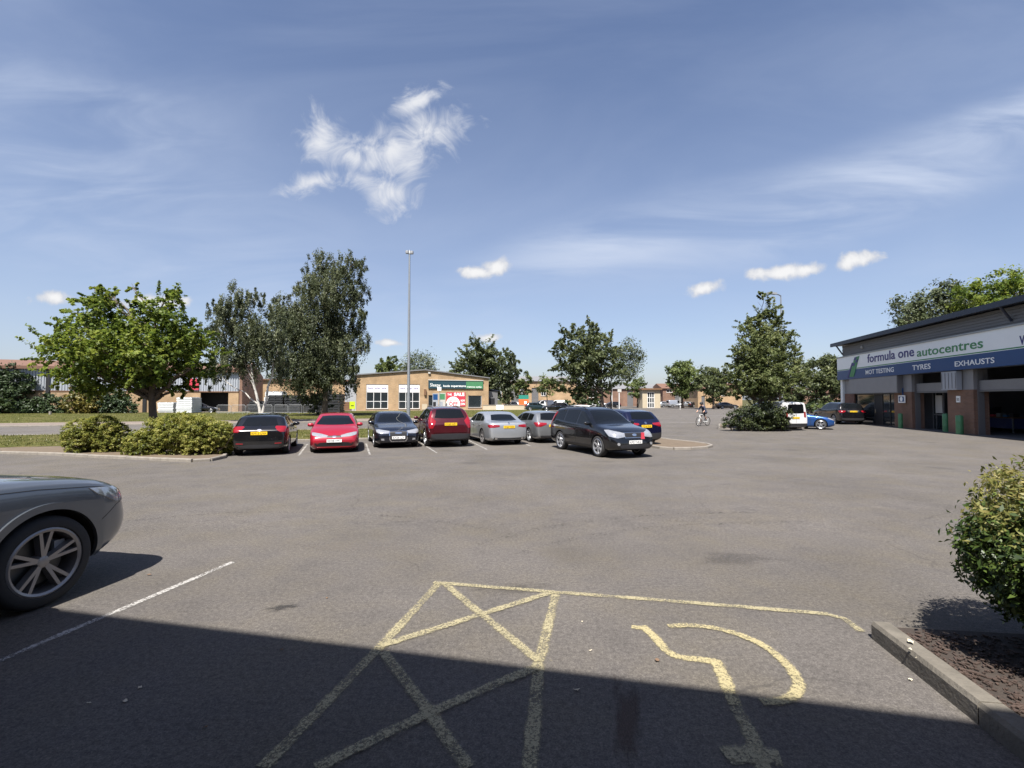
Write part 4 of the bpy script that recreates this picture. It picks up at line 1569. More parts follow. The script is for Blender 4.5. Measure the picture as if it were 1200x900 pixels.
# ------------------------------------------------------------------ stains on the asphalt
def stain(px, py, rx, ry, ang, col, strength, seed):
    """oil and rust soaked into the surface: a thin film with a soft ragged rim"""
    m, nt_, b_ = new_mat('ground_stain_film')
    b_.inputs['Base Color'].default_value = lin(col)
    b_.inputs['Roughness'].default_value = .7
    co_ = objco(nt_)
    mp_ = N(nt_, 'ShaderNodeMapping'); mp_.inputs['Location'].default_value = (seed, 0, 0)
    nt_.links.new(co_, mp_.inputs['Vector'])
    ln_ = N(nt_, 'ShaderNodeVectorMath', operation='LENGTH'); nt_.links.new(co_, ln_.inputs[0])
    nz_ = noise(nt_, 3.0, 6, mp_.outputs[0], .7)
    a_ = N(nt_, 'ShaderNodeMath', operation='MULTIPLY_ADD'); nt_.links.new(nz_, a_.inputs[0]); a_.inputs[1].default_value = 1.2; nt_.links.new(ln_.outputs['Value'], a_.inputs[2])
    k_ = ramp(nt_, a_.outputs[0], [(.75, strength), (1.25, 0.0)])
    gr_ = ramp(nt_, noise(nt_, 40, 3, None, .8), [(.4, .55), (.6, 1.0)])
    kk_ = mixc(nt_, 1.0, k_, gr_, 'MULTIPLY')
    tr_ = N(nt_, 'ShaderNodeBsdfTransparent'); mx_ = N(nt_, 'ShaderNodeMixShader')
    nt_.links.new(kk_, mx_.inputs[0]); nt_.links.new(tr_.outputs[0], mx_.inputs[1]); nt_.links.new(b_.outputs[0], mx_.inputs[2])
    nt_.links.new(mx_.outputs[0], [n for n in nt_.nodes if n.type == 'OUTPUT_MATERIAL'][0].inputs['Surface'])
    mb_ = MB(); mb_.add([(-1, -1, 0), (1, -1, 0), (1, 1, 0), (-1, 1, 0)], [(0, 1, 2, 3)])
    o_ = mb_.build('ground_stain', m, fix=False)
    p_ = gp(px, py)
    o_.location = (p_.x, p_.y, .0025); o_.scale = (rx, ry, 1); o_.rotation_euler = (0, 0, ang); o_['kind'] = 'structure'


stain(330, 712, .34, .16, .35, (.03, .028, .026), .75, 1.3)
stain(735, 840, .22, .9, -.2, (.055, .03, .018), .8, 4.1)
stain(600, 690, .9, .35, .2, (.05, .046, .042), .35, 7.7)
stain(860, 655, 1.3, .5, .1, (.055, .05, .046), .3, 9.2)
stain(420, 640, 1.6, .6, -.1, (.17, .15, .13), .3, 12.5)

M['scuff'] = worn_paint('rubber_scuff', (.06, .056, .053), AS, .22, 24)
for P_ in ([(560, 640), (640, 618), (760, 604), (900, 600)], [(590, 655), (680, 630), (790, 616), (940, 611)], [(150, 610), (300, 600), (470, 606), (600, 626)]):
    strip('tyre_mark', [gp(*p) for p in smooth_path(P_)], .2, .0025, M['scuff'])
# ------------------------------------------------------------------ buildings
class Frame:
    """upright facade: local x along it, local -y towards the viewer"""

    def __init__(self, o, ang):
        self.o = Vector((o[0], o[1], 0)); self.z0 = o[2]
        self.x = Vector((math.cos(ang), math.sin(ang), 0)); self.y = Vector((-math.sin(ang), math.cos(ang), 0)); self.ang = ang

    def l(self, px, py, dy=0.0):
        d = ray(px, py); c = Vector((0, 0, CAM_H))
        k = ((self.o + self.y * dy - c).dot(self.y)) / d.dot(self.y)
        p = c + d * k
        return (p - self.o).dot(self.x), p.z - self.z0

    def w(self, x, y, z=0):
        p = self.o + self.x * x + self.y * y; return Vector((p.x, p.y, self.z0 + z))


def wall_holes(mb, x0, x1, z0, ztop, holes, y0=0.0, y1=.3, mi=0, extra=()):
    """wall slab with openings; ztop a number or function of x; holes (xa, xb, za, zb)"""
    fz = ztop if callable(ztop) else (lambda x: ztop)
    xs = sorted(set([x0, x1] + [h[0] for h in holes] + [h[1] for h in holes] + list(extra)))
    xs = [x for x in xs if x0 <= x <= x1]
    for a, b in zip(xs, xs[1:]):
        if b - a < 1e-4: continue
        mid = (a + b) / 2
        hs = sorted([h for h in holes if h[0] < mid < h[1]], key=lambda h: h[2])
        z = z0
        for h in hs:
            if h[2] > z + 1e-4: mb.slab([(a, z), (b, z), (b, h[2]), (a, h[2])], y0, y1, mi)
            z = h[3]
        mb.slab([(a, z), (b, z), (b, fz(b)), (a, fz(a))], y0, y1, mi)


def window(parent, x0, x1, z0, z1, y=.10, nx=1, nz=(), fr=.05, frame_mat='white', glass='wglass', name='window', sill=True):
    """frame (part) > pane, sill (sub-parts)"""
    b = MB()
    b.bb(x0, x1, y - .04, y + .04, z0, z0 + fr); b.bb(x0, x1, y - .04, y + .04, z1 - fr, z1)
    for k in range(nx + 1):
        x = x0 + (x1 - x0 - fr) * k / nx
        b.bb(x, x + fr, y - .042, y + .042, z0 + .002, z1 - .002)
    for z in nz: b.bb(x0 + .01, x1 - .01, y - .038, y + .038, z - fr / 2, z + fr / 2)
    f = b.build(name, M[frame_mat], parent)
    g = MB(); g.bb(x0 + .02, x1 - .02, y, y + .02, z0 + .02, z1 - .02)
    g.build('pane', M[glass], f)
    if sill:
        s = MB(); s.bb(x0 - .06, x1 + .06, -.08, y - .045, z0 - .07, z0 - .005)
        s.build('sill', M['concrete'], f)
    return f


def put_text(parent, s, x, z, w, h, y, mat, name='lettering', bold=0.0):
    t = text_mesh(s, w, h, .006, bold)
    o = link(name, t, [mat if not isinstance(mat, str) else M[mat]], parent)
    o.location = (x, y - .008, z)
    return o


M['brick_buff'] = brick('buff_brick', (.41, .27, .145), (.34, .22, .115), (.36, .30, .22))
M['brick_red'] = brick('red_brick', (.215, .112, .07), (.17, .088, .056), (.22, .185, .155))
M['brick_dark'] = brick('dark_red_brick', (.22, .095, .06), (.17, .075, .05), (.22, .18, .15))
M['roof_brown'] = simple('brown_roof_sheet', (.14, .075, .05), .8, 0, .3, 1.5)
M['roof_grey'] = simple('grey_roof_sheet', (.16, .16, .165), .7, 0, .2, 1)
M['navy_metal'] = simple('navy_roof_metal', (.020, .028, .05), .4, .2, .2, 2)
M['clad_grey'] = simple('grey_cladding', (.15, .148, .15), .5, .1, .1, 1)
M['clad_pale'] = simple('pale_cladding', (.36, .385, .42), .45, .2, .12, .5)
M['shutter'] = simple('grey_shutter', (.27, .27, .275), .5, .2, .1, 2)
M['sign_white'] = simple('sign_white', (.86, .88, .86), .35, 0, .05, 1)
M['sign_blue'] = simple('sign_blue', (.012, .060, .185), .35, 0, .06, 1)
M['sign_navy'] = simple('sign_navy', (.035, .03, .17), .4, 0, .06, 1)
M['sign_green'] = simple('sign_green', (.05, .24, .085), .4, 0, .06, 1)
M['sign_red'] = simple('sign_red', (.50, .045, .07), .4, 0, .08, 1)
M['sign_teal'] = simple('sign_teal', (.02, .055, .075), .4, 0, .1, 1)
M['bottle_green'] = simple('green_drum_paint', (.065, .21, .10), .4, 0, .2, 3)
M['barrel_blue'] = simple('blue_drum_plastic', (.03, .16, .33), .4, 0, .15, 3)
M['bay_floor'] = simple('workshop_floor', (.10, .10, .105), .6, 0, .2, 2)
M['bay_wall'] = simple('workshop_wall', (.16, .165, .18), .8, 0, .15, 1)
M['lift_blue'] = simple('workshop_blue', (.03, .045, .15), .5, 0, .15, 2)
M['lime'] = simple('lime_plastic', (.46, .60, .02), .45, 0, .08, 2)
M['orange'] = simple('orange_board', (.72, .13, .03), .5, 0, .08, 2)
M['teal'] = simple('teal_board', (.02, .20, .15), .5, 0, .08, 2)
M['cream'] = simple('cream_render', (.42, .36, .26), .8, 0, .1, 1)

# ---------- tyre and exhaust workshop on the right
C0 = gp(988.5, 494.6)
ne = gp(1200, 515.6)
fd = Vector((ne.x - C0.x, ne.y - C0.y)).normalized()
FA = Frame(C0, math.atan2(fd.y, fd.x))
garage = empty('garage_building', C0, FA.ang, 'tyre and exhaust workshop with blue and white fascia and open bays', 'garage')
LEN = 34.0
DEP = 16.0


def gx(px, py=470): return FA.l(px, py)[0]


def gzv(px, py): return FA.l(px, py)[1]


z_sign_t = (gzv(1000, 415) + gzv(1190, 383.6)) / 2
z_wb = (gzv(1000, 431.5) + gzv(1190, 413.4)) / 2
z_bot = (gzv(1000, 443) + gzv(1190, 430.6)) / 2
z_head = (gzv(1030, 459) + gzv(1090, 460)) / 2
z_shut_t = gzv(1090, 448.5)
OV = .62
z_eave = (FA.l(1190, 352.5, -OV)[1] + FA.l(1040, 382.5, -OV)[1]) / 2 - .30
print('eave', FA.l(1190, 352.5, -OV)[1], FA.l(1040, 382.5, -OV)[1], z_sign_t)
x_a, x_b = gx(1000), gx(1058)         # shop bay
x_p1 = gx(1068)
x_o2 = gx(1110)
x_p2 = gx(1140.5)
x_o3 = x_p2 + 5.2
x_p3 = x_o3 + 1.5
x_o4 = x_p3 + 5.2
# pillars
b = MB()
b.bb(-.12, .25, -.12, .35, .0, z_bot - .02)
b.build('corner_post', M['sign_white'], garage)
for (xa, xb, mat, ztop) in ((.30, x_a + .15, 'brick_dark', z_head - .02), (gx(1047.5), x_p1, 'brick_red', z_head), (x_o2, x_p2, 'brick_red', gzv(1120, 457)), (x_o3, x_p3, 'brick_red', z_head), (x_o4, x_o4 + 1.6, 'brick_red', z_head)):
    b = MB(); b.bb(xa, xb, 0.02, .75, 0, ztop)
    b.build('brick_pier', M[mat], garage)
    b = MB(); b.bb(xa + .02, xb - .02, .05, .72, ztop, z_bot - .01)
    b.build('pier_cladding', M['shutter'], garage)
# shutter hood over the shop bay and rolled shutters in the bays
b = MB()
b.bb(x_a + .06, x_b - .1, -.30, .05, z_head, z_bot - .015)
b.bb(x_b - .1, x_b, -.31, .06, z_head - .01, z_bot - .012, 1)
b.bb(x_a - .05, x_b, -.305, .04, z_head - .06, z_head - .005, 1)
b.build('shutter_box', [M['shutter'], M['clad_grey']], garage)
for (xa, xb) in ((x_p1, x_o2), (x_p2, x_o3), (x_p3, x_o4)):
    b = MB()
    zz = z_head + .02
    n = 9
    for k in range(n):
        za = zz + (z_shut_t - zz) * k / n
        b.bb(xa + .06, xb - .06, .30 - .02 * (k % 2), .36, za, za + (z_shut_t - zz) / n - .008)
    b.bb(xa + .05, xb - .05, .26, .40, zz - .1, zz - .01, 1)
    b.bb(xa, xa + .06, .2, .5, 0, z_bot, 1); b.bb(xb - .06, xb, .2, .5, 0, z_bot, 1)
    b.build('roller_shutter', [M['shutter'], M['clad_grey']], garage)
# grey vent box on the second pier
b = MB()
xa, xb = gx(1110), gx(1128)
b.bb(xa, xb, -.28, 0.0, gzv(1119, 457), z_bot - .05)
for k in range(5):
    xx = xa + .06 + (xb - xa - .12) * k / 4
    b.bb(xx - .015, xx + .015, -.295, -.27, gzv(1119, 457) + .08, z_bot - .13, 1)
b.build('vent_box', [M['clad_pale'], M['clad_grey']], garage)
# fascia
b = MB(); b.bb(-.15, LEN, -.34, -.06, z_wb + .1, z_sign_t - .09)
fas = b.build('fascia', M['sign_white'], garage)
b = MB(); b.bb(-.15, LEN, -.345, -.05, z_bot, z_wb)
band_ = b.build('fascia_band', M['sign_blue'], garage)
b = MB(); b.bb(-.16, LEN, -.40, -.05, z_sign_t - .088, z_sign_t)
b.build('fascia_trim', M['galv'], garage)
b = MB(); b.bb(-.15, LEN, -.348, -.1, z_wb + .002, z_wb + .03, 0); b.bb(-.15, LEN, -.346, -.1, z_wb + .032, z_wb + .098, 1)
b.build('fascia_line', [M['sign_white'], M['sign_green']], garage)


def gtext(s, px0, px1, pyb, pyt, mat, bold=0.0, par=None):
    x0, x1 = FA.l(px0, pyb[0], -.35)[0], FA.l(px1, pyb[1], -.35)[0]
    z = (FA.l(px0, pyb[0], -.35)[1] + FA.l(px1, pyb[1], -.35)[1]) / 2
    zt = (FA.l(px0, pyt[0], -.35)[1] + FA.l(px1, pyt[1], -.35)[1]) / 2
    return put_text(par, s, x0, z, x1 - x0, zt - z, -.345, mat, bold=bold)


gtext('formula one', 1016.5, 1071.3, (424.3, 417.8), (415.5, 405), 'sign_navy', .012, fas)
gtext('autocentres', 1074.6, 1152, (417.3, 408.2), (407.5, 396), 'sign_green', .008, fas)
gtext('VW', 1195, 1211, (404, 402), (393, 391), 'sign_navy', .012, fas)
gtext('MOT TESTING', 1014.5, 1047.5, (438.3, 436.2), (433.2, 430.5), 'sign_white', .01, band_)
gtext('TYRES', 1069.3, 1090.6, (433.5, 432.3), (427.5, 426), 'sign_white', .01, band_)
gtext('EXHAUSTS', 1119, 1165.5, (429.2, 425.6), (422.8, 419), 'sign_white', .01, band_)
# slanted emblem: green flash with chequers
b = MB()


def gpt(px, py): return FA.l(px, py, -.36)


e0, e1, e2, e3 = gpt(995.5, 441.5), gpt(1000.5, 441.5), gpt(1007, 417), gpt(1001.5, 419)
b.slab([e0, e1, e2, e3], -.375, -.352, 0)
for i in range(3):
    for j in range(2):
        if (i + j) % 2: continue
        u0, u1 = .55 + .45 * i / 3, .55 + .45 * (i + 1) / 3
        v0, v1 = j / 2, (j + 1) / 2
        def bl(u, v): return tuple((e0[q] * (1 - v) + e1[q] * v) * (1 - u) + (e3[q] * (1 - v) + e2[q] * v) * u for q in (0, 1))
        b.slab([bl(u0, v0), bl(u0, v1), bl(u1, v1), bl(u1, v0)], -.385, -.374, 1)
b.slab([bl(-.05, -.5), bl(-.05, -.15), bl(.75, -.12), bl(.75, -.35)], -.37, -.352, 1)
b.build('emblem', [M['sign_green'], M['sign_navy']], fas)
# upper cladding wall and oversailing roof
b = MB()
for k in range(6):
    za, zb = z_sign_t + .01 + k * (z_eave - z_sign_t) / 6, z_sign_t + .01 + (k + 1) * (z_eave - z_sign_t) / 6 - .02
    b.bb(.05, LEN, .02 - .02 * (k % 2), .3, za, zb)
b.bb(.06, LEN, .05, .3, z_bot, z_eave - .05)
b.build('upper_wall', M['clad_grey'], garage)
b = MB()
ov = OV
b.slab([(-.75, z_eave + .0), (LEN, z_eave + .0), (LEN, z_eave + .30), (-.75, z_eave + .30)], -ov, -ov + .12)
vs = [(-.75, -ov + .12, z_eave + .04), (LEN, -ov + .12, z_eave + .04), (LEN, DEP, z_eave + .8), (-.75, DEP, z_eave + .8)]
b.add(vs + [(x, y, z + .22) for x, y, z in vs], [(3, 2, 1, 0), (4, 5, 6, 7), (0, 1, 5, 4), (1, 2, 6, 5), (2, 3, 7, 6), (3, 0, 4, 7)])
for xx in (.1, gx(1189)):
    b.tube([(xx, .0, z_sign_t + .25), (xx, -ov + .15, z_eave + .02)], .06, 6)
b.build('roof', M['navy_metal'], garage)
b = MB(); b.lathe([(0, -.12), (.10, -.1), (.13, -.04), (.13, 0)], o=(gx(1010.5, 407), .01, gzv(1010.5, 407)), axis='y', n=14)
b.build('bulkhead_lamp', M['offwhite'], garage)
# shell: far end, back, side and floor, partition walls, back doors
b = MB()
b.bb(.0, .2, .36, DEP, 0, z_eave, 0); b.bb(LEN - .2, LEN, .36, DEP, 0, z_eave, 0); b.bb(0.2, LEN - .2, DEP - .2, DEP, 0, z_eave + .9, 0)
b.bb(x_b - .2, x_b - .02, .80, 7.0, 0.02, z_eave, 0)
b.bb(.21, x_b - .21, 6.9, 7.0, .02, z_eave, 0)
b.build('wall', M['bay_wall'], garage)
b = MB(); b.bb(.1, LEN - .1, -.05, DEP - .21, -.1, .02)
b.build('bay_floor', M['bay_floor'], garage)
b = MB(); b.bb(.22, LEN - .22, .4, DEP - .22, z_eave - .4, z_eave - .3)
b.build('ceiling', M['bay_wall'], garage)
# shop front glazing
b = MB()
xs_ = [x_a + .16, gx(1023), gx(1032), gx(1041), gx(1047.3)]
for x in xs_: b.bb(x - .04, x + .04, .10, .18, .02, z_head - .07)
b.bb(xs_[0], xs_[-1], .102, .178, z_head - .15, z_head - .07); b.bb(xs_[0], xs_[1], .102, .178, .5, .58)
b.bb(xs_[2], xs_[3], .102, .178, 1.0, 1.06); b.bb(xs_[0], xs_[-1], .102, .178, .03, .10)
shf = b.build('shop_front', M['black'], garage)
b = MB(); b.bb(xs_[0], xs_[1], .14, .15, .1, z_head - .1); b.bb(xs_[2], xs_[4], .14, .15, .1, z_head - .1)
b.build('pane', M['wglass'], shf)
b = MB(); b.bb(xs_[1] + .05, xs_[2] - .05, .11, .17, .03, z_head - .16)
dr_ = b.build('door', M['ink'], garage)
b = MB(); b.tube([(xs_[1] + .15, .08, .95), (xs_[1] + .15, .08, 1.25)], .015, 6)
b.build('handle', M['chrome'], dr_)
# notices
b = MB(); xs0, zs0 = FA.l(1053, 472, -.08); xs1, zs1 = FA.l(1060.5, 463.2, -.08)
b.bb(xs0, xs1, -.10, -.05, zs0, zs1, 0); b.bb(xs0 + .08, xs1 - .08, -.105, -.09, zs0 + .08, zs1 - .08, 1)
b.lathe([(0, -.012), (.16, -.012), (.16, 0)], o=((xs0 + xs1) / 2, -.106, (zs0 + zs1) / 2), axis='y', n=16, mi=0)
b.bb((xs0 + xs1) / 2 - .02, (xs0 + xs1) / 2 + .02, -.04, .02, zs1, zs1 + .5, 1)
ns = b.build('wall_sign', [M['sign_white'], M['sign_blue']], garage)
b = MB(); xs0, zs0 = FA.l(1121, 471.5); xs1, zs1 = FA.l(1125, 464)
b.bb(xs0, xs1, -.02, .02, zs0, zs1, 0)
for k in range(3): b.bb(xs0 + .05, xs1 - .05, -.025, -.01, zs0 + .1 + k * (zs1 - zs0 - .2) / 3, zs0 + .1 + (k + .5) * (zs1 - zs0 - .2) / 3, 1)
b.build('notice', [M['sign_white'], M['black']], garage)
# flat back window of bay two, its pale daylight put into an off-white colour
b = MB(); b.bb(x_p1 + 1.0, x_p1 + 2.2, 6.0, 6.05, 1.0, 2.3, 0)
b.build('back_window', M['offwhite'], garage)


b = MB()
gxs = [x_p1 + .07, gx(1072), gx(1080), gx(1087), gx(1095), x_o2 - .07]
for x in gxs: b.bb(x - .035, x + .035, 1.20, 1.28, .02, z_head)
b.bb(gxs[0], gxs[-1], 1.202, 1.278, .95, 1.02); b.bb(gxs[0], gxs[-1], 1.202, 1.278, z_head - .08, z_head)
gs_ = b.build('glazed_screen', M['clad_grey'], garage)
b = MB(); b.bb(gxs[0], gxs[2], 1.23, 1.25, .05, z_head - .1); b.bb(gxs[3], gxs[4], 1.23, 1.25, .05, z_head - .1)
b.build('pane', M['wglass'], gs_)
b = MB(); b.bb(gxs[1] + .04, gxs[2] - .04, 1.16, 1.19, 1.1, z_head - .25); b.build('poster', M['offwhite'], gs_)
b = MB(); b.bb(gxs[4] + .04, gxs[5] - .04, 1.22, 1.26, .03, 1.0); b.build('blue_panel', M['lift_blue'], gs_)
def garage_thing(name, label, cat, x, y, z=.02, group=None):
    p = FA.w(x, y, z); return empty(name, p, FA.ang, label, cat, group)


def drum(px0, px1, pyt, pyb, y, mat, label, name='drum'):
    x0, zt = FA.l(px0, pyt, y); x1, zb = FA.l(px1, pyb, y)
    r = (px1 - px0) / 2 * FA.w((x0 + x1) / 2, y).y / F; h = max(zt, .7)
    e = garage_thing(name, label, 'drum', (x0 + x1) / 2, y, .02 if y > 0 else 0.0)
    b = MB()
    pr = [(0, 0), (r * .96, 0), (r, .03)]
    for k in (1, 2): pr += [(r, h * k / 3 - .03), (r * 1.04, h * k / 3), (r, h * k / 3 + .03)]
    pr += [(r, h * .93), (r * .9, h * .97), (r * .88, h * .93)]
    b.lathe(pr, n=20); b.build('shell', M[mat], e)
    b = MB(); b.lathe([(r * .87, h * .935), (r * .5, h * .95), (0, h * .95)], n=20); b.tube([(r * .3, 0, h * .95), (r * .3, 0, h)], .04, 8)
    b.build('lid', M['black'] if mat == 'barrel_blue' else M[mat], e)
    return e


drum(1053, 1057.5, 484, 498, -.35, 'bottle_green', 'slim green drum below the blue wall sign beside the shop door')
drum(1105.3, 1111.5, 484.5, 504, .1, 'bottle_green', 'bright green drum inside the middle bay opening against the brick pier')
drum(1121, 1128, 486, 506, -.35, 'bottle_green', 'dull green drum in front of the brick pier with white notice')
drum(1144.5, 1151.5, 496, 507, .6, 'barrel_blue', 'short blue barrel just inside the open bay right of the pier', 'barrel')


def bench(x, y, w, label):
    e = garage_thing('workbench', label, 'workbench', x, y)
    b = MB(); b.bb(0, w, 0, .7, .86, .92); b.build('bench_top', M['timber'], e)
    b = MB(); b.bb(.05, w - .05, .1, .68, .25, .84); b.build('cabinet', M['lift_blue'], e)
    for xx in (.05, w - .11):
        b = MB(); b.bb(xx, xx + .06, .03, .09, 0, .86); b.build('leg', M['galv'], e)
    for k in range(4):
        b = MB(); b.bb(.2 + k * w / 4.5, .2 + k * w / 4.5 + .3, .2, .5, .925, 1.05 + .1 * (k % 2)); b.build('tool_case', M[('sign_red', 'grey_paint', 'barrel_blue', 'black')[k]], e)
    return e


bench(x_p1 + 1.7, 3.0, 2.2, 'blue tool bench standing inside the middle workshop bay')
bench(x_p2 + .6, 9.0, 3.2, 'long tool bench at the back of the widest dark workshop bay')


def lift(x, y, label):
    e = garage_thing('vehicle_lift', label, 'vehicle lift', x, y)
    for xx in (0, 2.9):
        b = MB(); b.bb(xx - .15, xx + .15, -.2, .2, 0, 3.0); b.bb(xx - .3, xx + .3, -.35, .35, 0, .04); b.build('post', M['lift_blue'], e)
        sg = 1 if xx == 0 else -1
        for dy in (-.7, .7):
            b = MB(); b.tube([(xx + sg * .15, 0, .35), (xx + sg * .9, dy, .3)], .05, 6); b.build('arm', M['galv'], e)
    b = MB(); b.bb(-.1, 3.0, -.08, .08, 3.0, 3.14); b.build('cross_beam', M['lift_blue'], e)


lift(x_p2 + 1.1, 4.5, 'two post vehicle lift in the dark bay right of the pier')
for k in range(7):
    e = garage_thing('tyre', 'black tyre lying in the stack at the back of the middle bay', 'tyre', x_p1 + .75, 4.2, .02 + k * .215, 'tyres stacked in the workshop')
    b = MB(); b.lathe([(.19, .02), (.22, 0), (.29, 0), (.32, .05), (.32, .16), (.29, .21), (.22, .21), (.19, .19), (.19, .02)], n=24)
    b.build('tread', M['rubber'], e)

# ---------- brick showroom across the road
FB = Frame(row(1.0, 85.0), R(19))
shop = empty('brick_showroom', row(1.0, 85.0), R(19), 'low buff brick showroom with shallow gable roof and sale banner', 'showroom')
WB = 23.6
ze0 = FB.l(419, 440)[1]
za = FB.l(498, 434)[1]
ze1 = FB.l(571, 443.6)[1]
xap = FB.l(498, 434)[0]
ztop = lambda x: ze0 + (za - ze0) * x / xap if x < xap else za + (ze1 - za) * (x - xap) / (WB - xap)


def fb(px0, px1, py1, py0):
    x0, z0 = FB.l(px0, py0); x1, z1 = FB.l(px1, py1); return x0, x1, z0, z1


w1 = fb(429, 455, 450.5, 479.2)
w2 = fb(467, 492, 450.5, 479.2)
w3 = fb(548.5, 564.5, 463.5, 477.8)
d1 = fb(502, 508.5, 463, 481)
holes = [w1, w2, w3, (d1[0], d1[1], 0, d1[3])]
b = MB(); wall_holes(b, 0, WB, -.1, ztop, holes, 0, .3, extra=(xap,))
b.build('front_wall', M['brick_buff'], shop)
b = MB()
b.slab([(0, -.1), (.3, -.1), (.3, ztop(.3)), (0, ztop(0))], .302, 24); b.slab([(WB - .3, -.1), (WB, -.1), (WB, ztop(WB)), (WB - .3, ztop(WB - .3))], .302, 24)
b.slab([(.302, -.1), (WB - .302, -.1), (WB - .302, ztop(WB)), (xap, za), (.302, ztop(.302))], 23.7, 24)
b.build('wall', M['brick_buff'], shop)
b = MB()
for (xa, xb) in ((-.25, xap), (xap, WB + .25)):
    za_, zb_ = ztop(max(0, xa)), ztop(min(WB, xb))
    b.slab([(xa, za_ + .01), (xb, zb_ + .01), (xb, zb_ + .20), (xa, za_ + .20)], -.25, 24.2)
b.build('roof', M['roof_grey'], shop)
b = MB()
b.bb(-.1, WB + .1, -1.6, -.02, -.06, .02)
b.build('step', M['concrete'], shop)
M['poster'] = simple('window_poster', (.80, .77, .84), .4, 0, .06, 2)
for (x0, x1, z0, z1) in (w1, w2):
    zt = FB.l(440, 459.6)[1]
    f = window(shop, x0, x1, z0, z1, .12, 3, ((z0 + zt) / 2 - .15, zt), .10)
    b = MB(); b.bb(x0 + .1, x1 - .1, .065, .075, zt + .06, z1 - .1); p_ = b.build('poster', M['poster'], f)
    for k, (a, w_) in enumerate(((.08, .24), (.38, .26), (.70, .22))):
        put_text(f, ('beds', 'sofas', 'sale')[k], x0 + (x1 - x0) * a, zt + .55, (x1 - x0) * w_, .38, .064, 'sign_navy')
window(shop, *w3, .12, 1, (), .12, 'grey_paint')
dframe = window(shop, d1[0], d1[1], .02, d1[3], .14, 1, (), .08, 'grey_paint', name='door', sill=False)
# long fascia sign
sx0, sz0 = FB.l(502, 455.2, -.1); sx1, sz1 = FB.l(566, 446.5, -.1)
b = MB(); b.bb(sx0, sx1, -.18, -.02, sz0, sz1, 0); xg = sx0 + (sx1 - sx0) * .68
b.bb(xg, sx1 - .05, -.186, -.17, sz0 + .05, sz1 - .05, 1); b.bb(sx0 - .05, sx1 + .05, -.26, -.02, sz1, sz1 + .14, 2)
fs_ = b.build('fascia_sign', [M['sign_teal'], M['bottle_green'], M['offwhite']], shop)
put_text(fs_, 'Sleepy', sx0 + .3, sz0 + .35, 1.9, .62, -.18, 'sign_white')
put_text(fs_, 'beds', sx0 + 2.7, sz0 + .32, 1.2, .36, -.18, 'sign_white', bold=.02)
put_text(fs_, 'superstore', sx0 + 4.1, sz0 + .32, 2.8, .40, -.18, 'sign_white', bold=.02)
put_text(fs_, 'mattress outlet', xg + .2, sz0 + .2, sx1 - xg - .5, .34, -.186, 'sign_white', bold=.01)
# sale banner
bx0, bz0 = FB.l(523, 476.3, -.1); bx1, bz1 = FB.l(545.5, 459.8, -.1)
b = MB(); b.bb(bx0, bx1, -.07, -.03, bz0, bz1, 0)
cxm, czm = FB.l(531, 476, -.1)[0], FB.l(531, 473.5, -.1)[1]
rad = (FB.l(538.3, 470, -.1)[0] - cxm) * 1.12
poly = [(cxm - rad, bz0 + .05), (cxm + rad, bz0 + .05)] + [(cxm + rad * math.cos(a), czm + rad * 1.05 * math.sin(a)) for a in [math.pi * i / 14 for i in range(15)]]
b.slab([(x, max(z, bz0 + .04)) for x, z in poly], -.085, -.068, 1)
bn = b.build('sale_banner', [M['sign_red'], M['sign_white']], shop)


def bt(s, px0, px1, pyb, pyt, mat, y=-.07, bold=.03):
    x0, z0 = FB.l(px0, pyb, -.1); x1, z1 = FB.l(px1, pyt, -.1)
    put_text(bn, s, x0, z0, x1 - x0, z1 - z0, y, mat, bold=bold)


bt('THE', 524.3, 529.5, 463.4, 461.2, 'sign_white')
bt('SALE', 532, 544.3, 463.8, 460.3, 'sign_white', bold=.05)
bt('up to', 525.5, 535, 470.2, 467.5, 'sign_red', -.085, .0)
bt('OFF', 525.8, 536.5, 475.2, 471, 'sign_red', -.085, .03)
bt('NOW', 540, 544.8, 470.6, 468.2, 'sign_white')
bt('ON', 540, 544.8, 474.6, 472, 'sign_white')
# cream board, dark lamp box and white light on the wall
x0, z0 = FB.l(494.5, 480, -.1); x1, z1 = FB.l(500.8, 473.4, -.1)
b = MB(); b.bb(x0, x1, -.06, -.03, z0, z1); b.build('cream_board', M['cream'], shop)
x0, z0 = FB.l(497, 463, -.1); x1, z1 = FB.l(499.5, 456, -.1)
b = MB(); b.bb(x0, x1, -.30, -.01, z0, z1); b.build('alarm_box', M['timber'], shop)
x0, z0 = FB.l(503, 437, -.1)
b = MB(); b.bb(x0 - .2, x0 + .2, -.25, -.01, z0 - .15, z0 + .15); b.build('flood_lamp', M['offwhite'], shop)
# side store in pale sheet on the left and grey one on the right
lean = empty('side_store', FB.w(-1.9, 3), R(19), 'narrow pale metal clad store against the showroom left wall', 'shed')
b = MB(); b.bb(0, 1.88, 0, 9, 0, FB.l(412, 448)[1] - .2); b.build('wall', M['clad_pale'], lean)
b = MB(); zl = FB.l(412, 448)[1] - .19; b.slab([(-.2, zl), (1.88, zl + .9), (1.88, zl + 1.05), (-.2, zl + .15)], -.2, 9.2); b.build('roof', M['navy_metal'], lean)
rst = empty('side_store', FB.w(WB + .05, 1.5), R(19), 'dark grey metal store against the showroom right wall', 'shed')
b = MB(); b.bb(0, 2.2, 0, 6, 0, 3.6); b.build('wall', M['clad_grey'], rst)
b = MB(); b.slab([(0, 3.95), (2.4, 3.61), (2.4, 3.72), (0, 4.06)], -.2, 6.2); b.build('roof', M['navy_metal'], rst)
b = MB(); b.bb(.5, 1.6, -.04, -.005, 0.02, 2.2); b.build('door', M['ink'], rst)

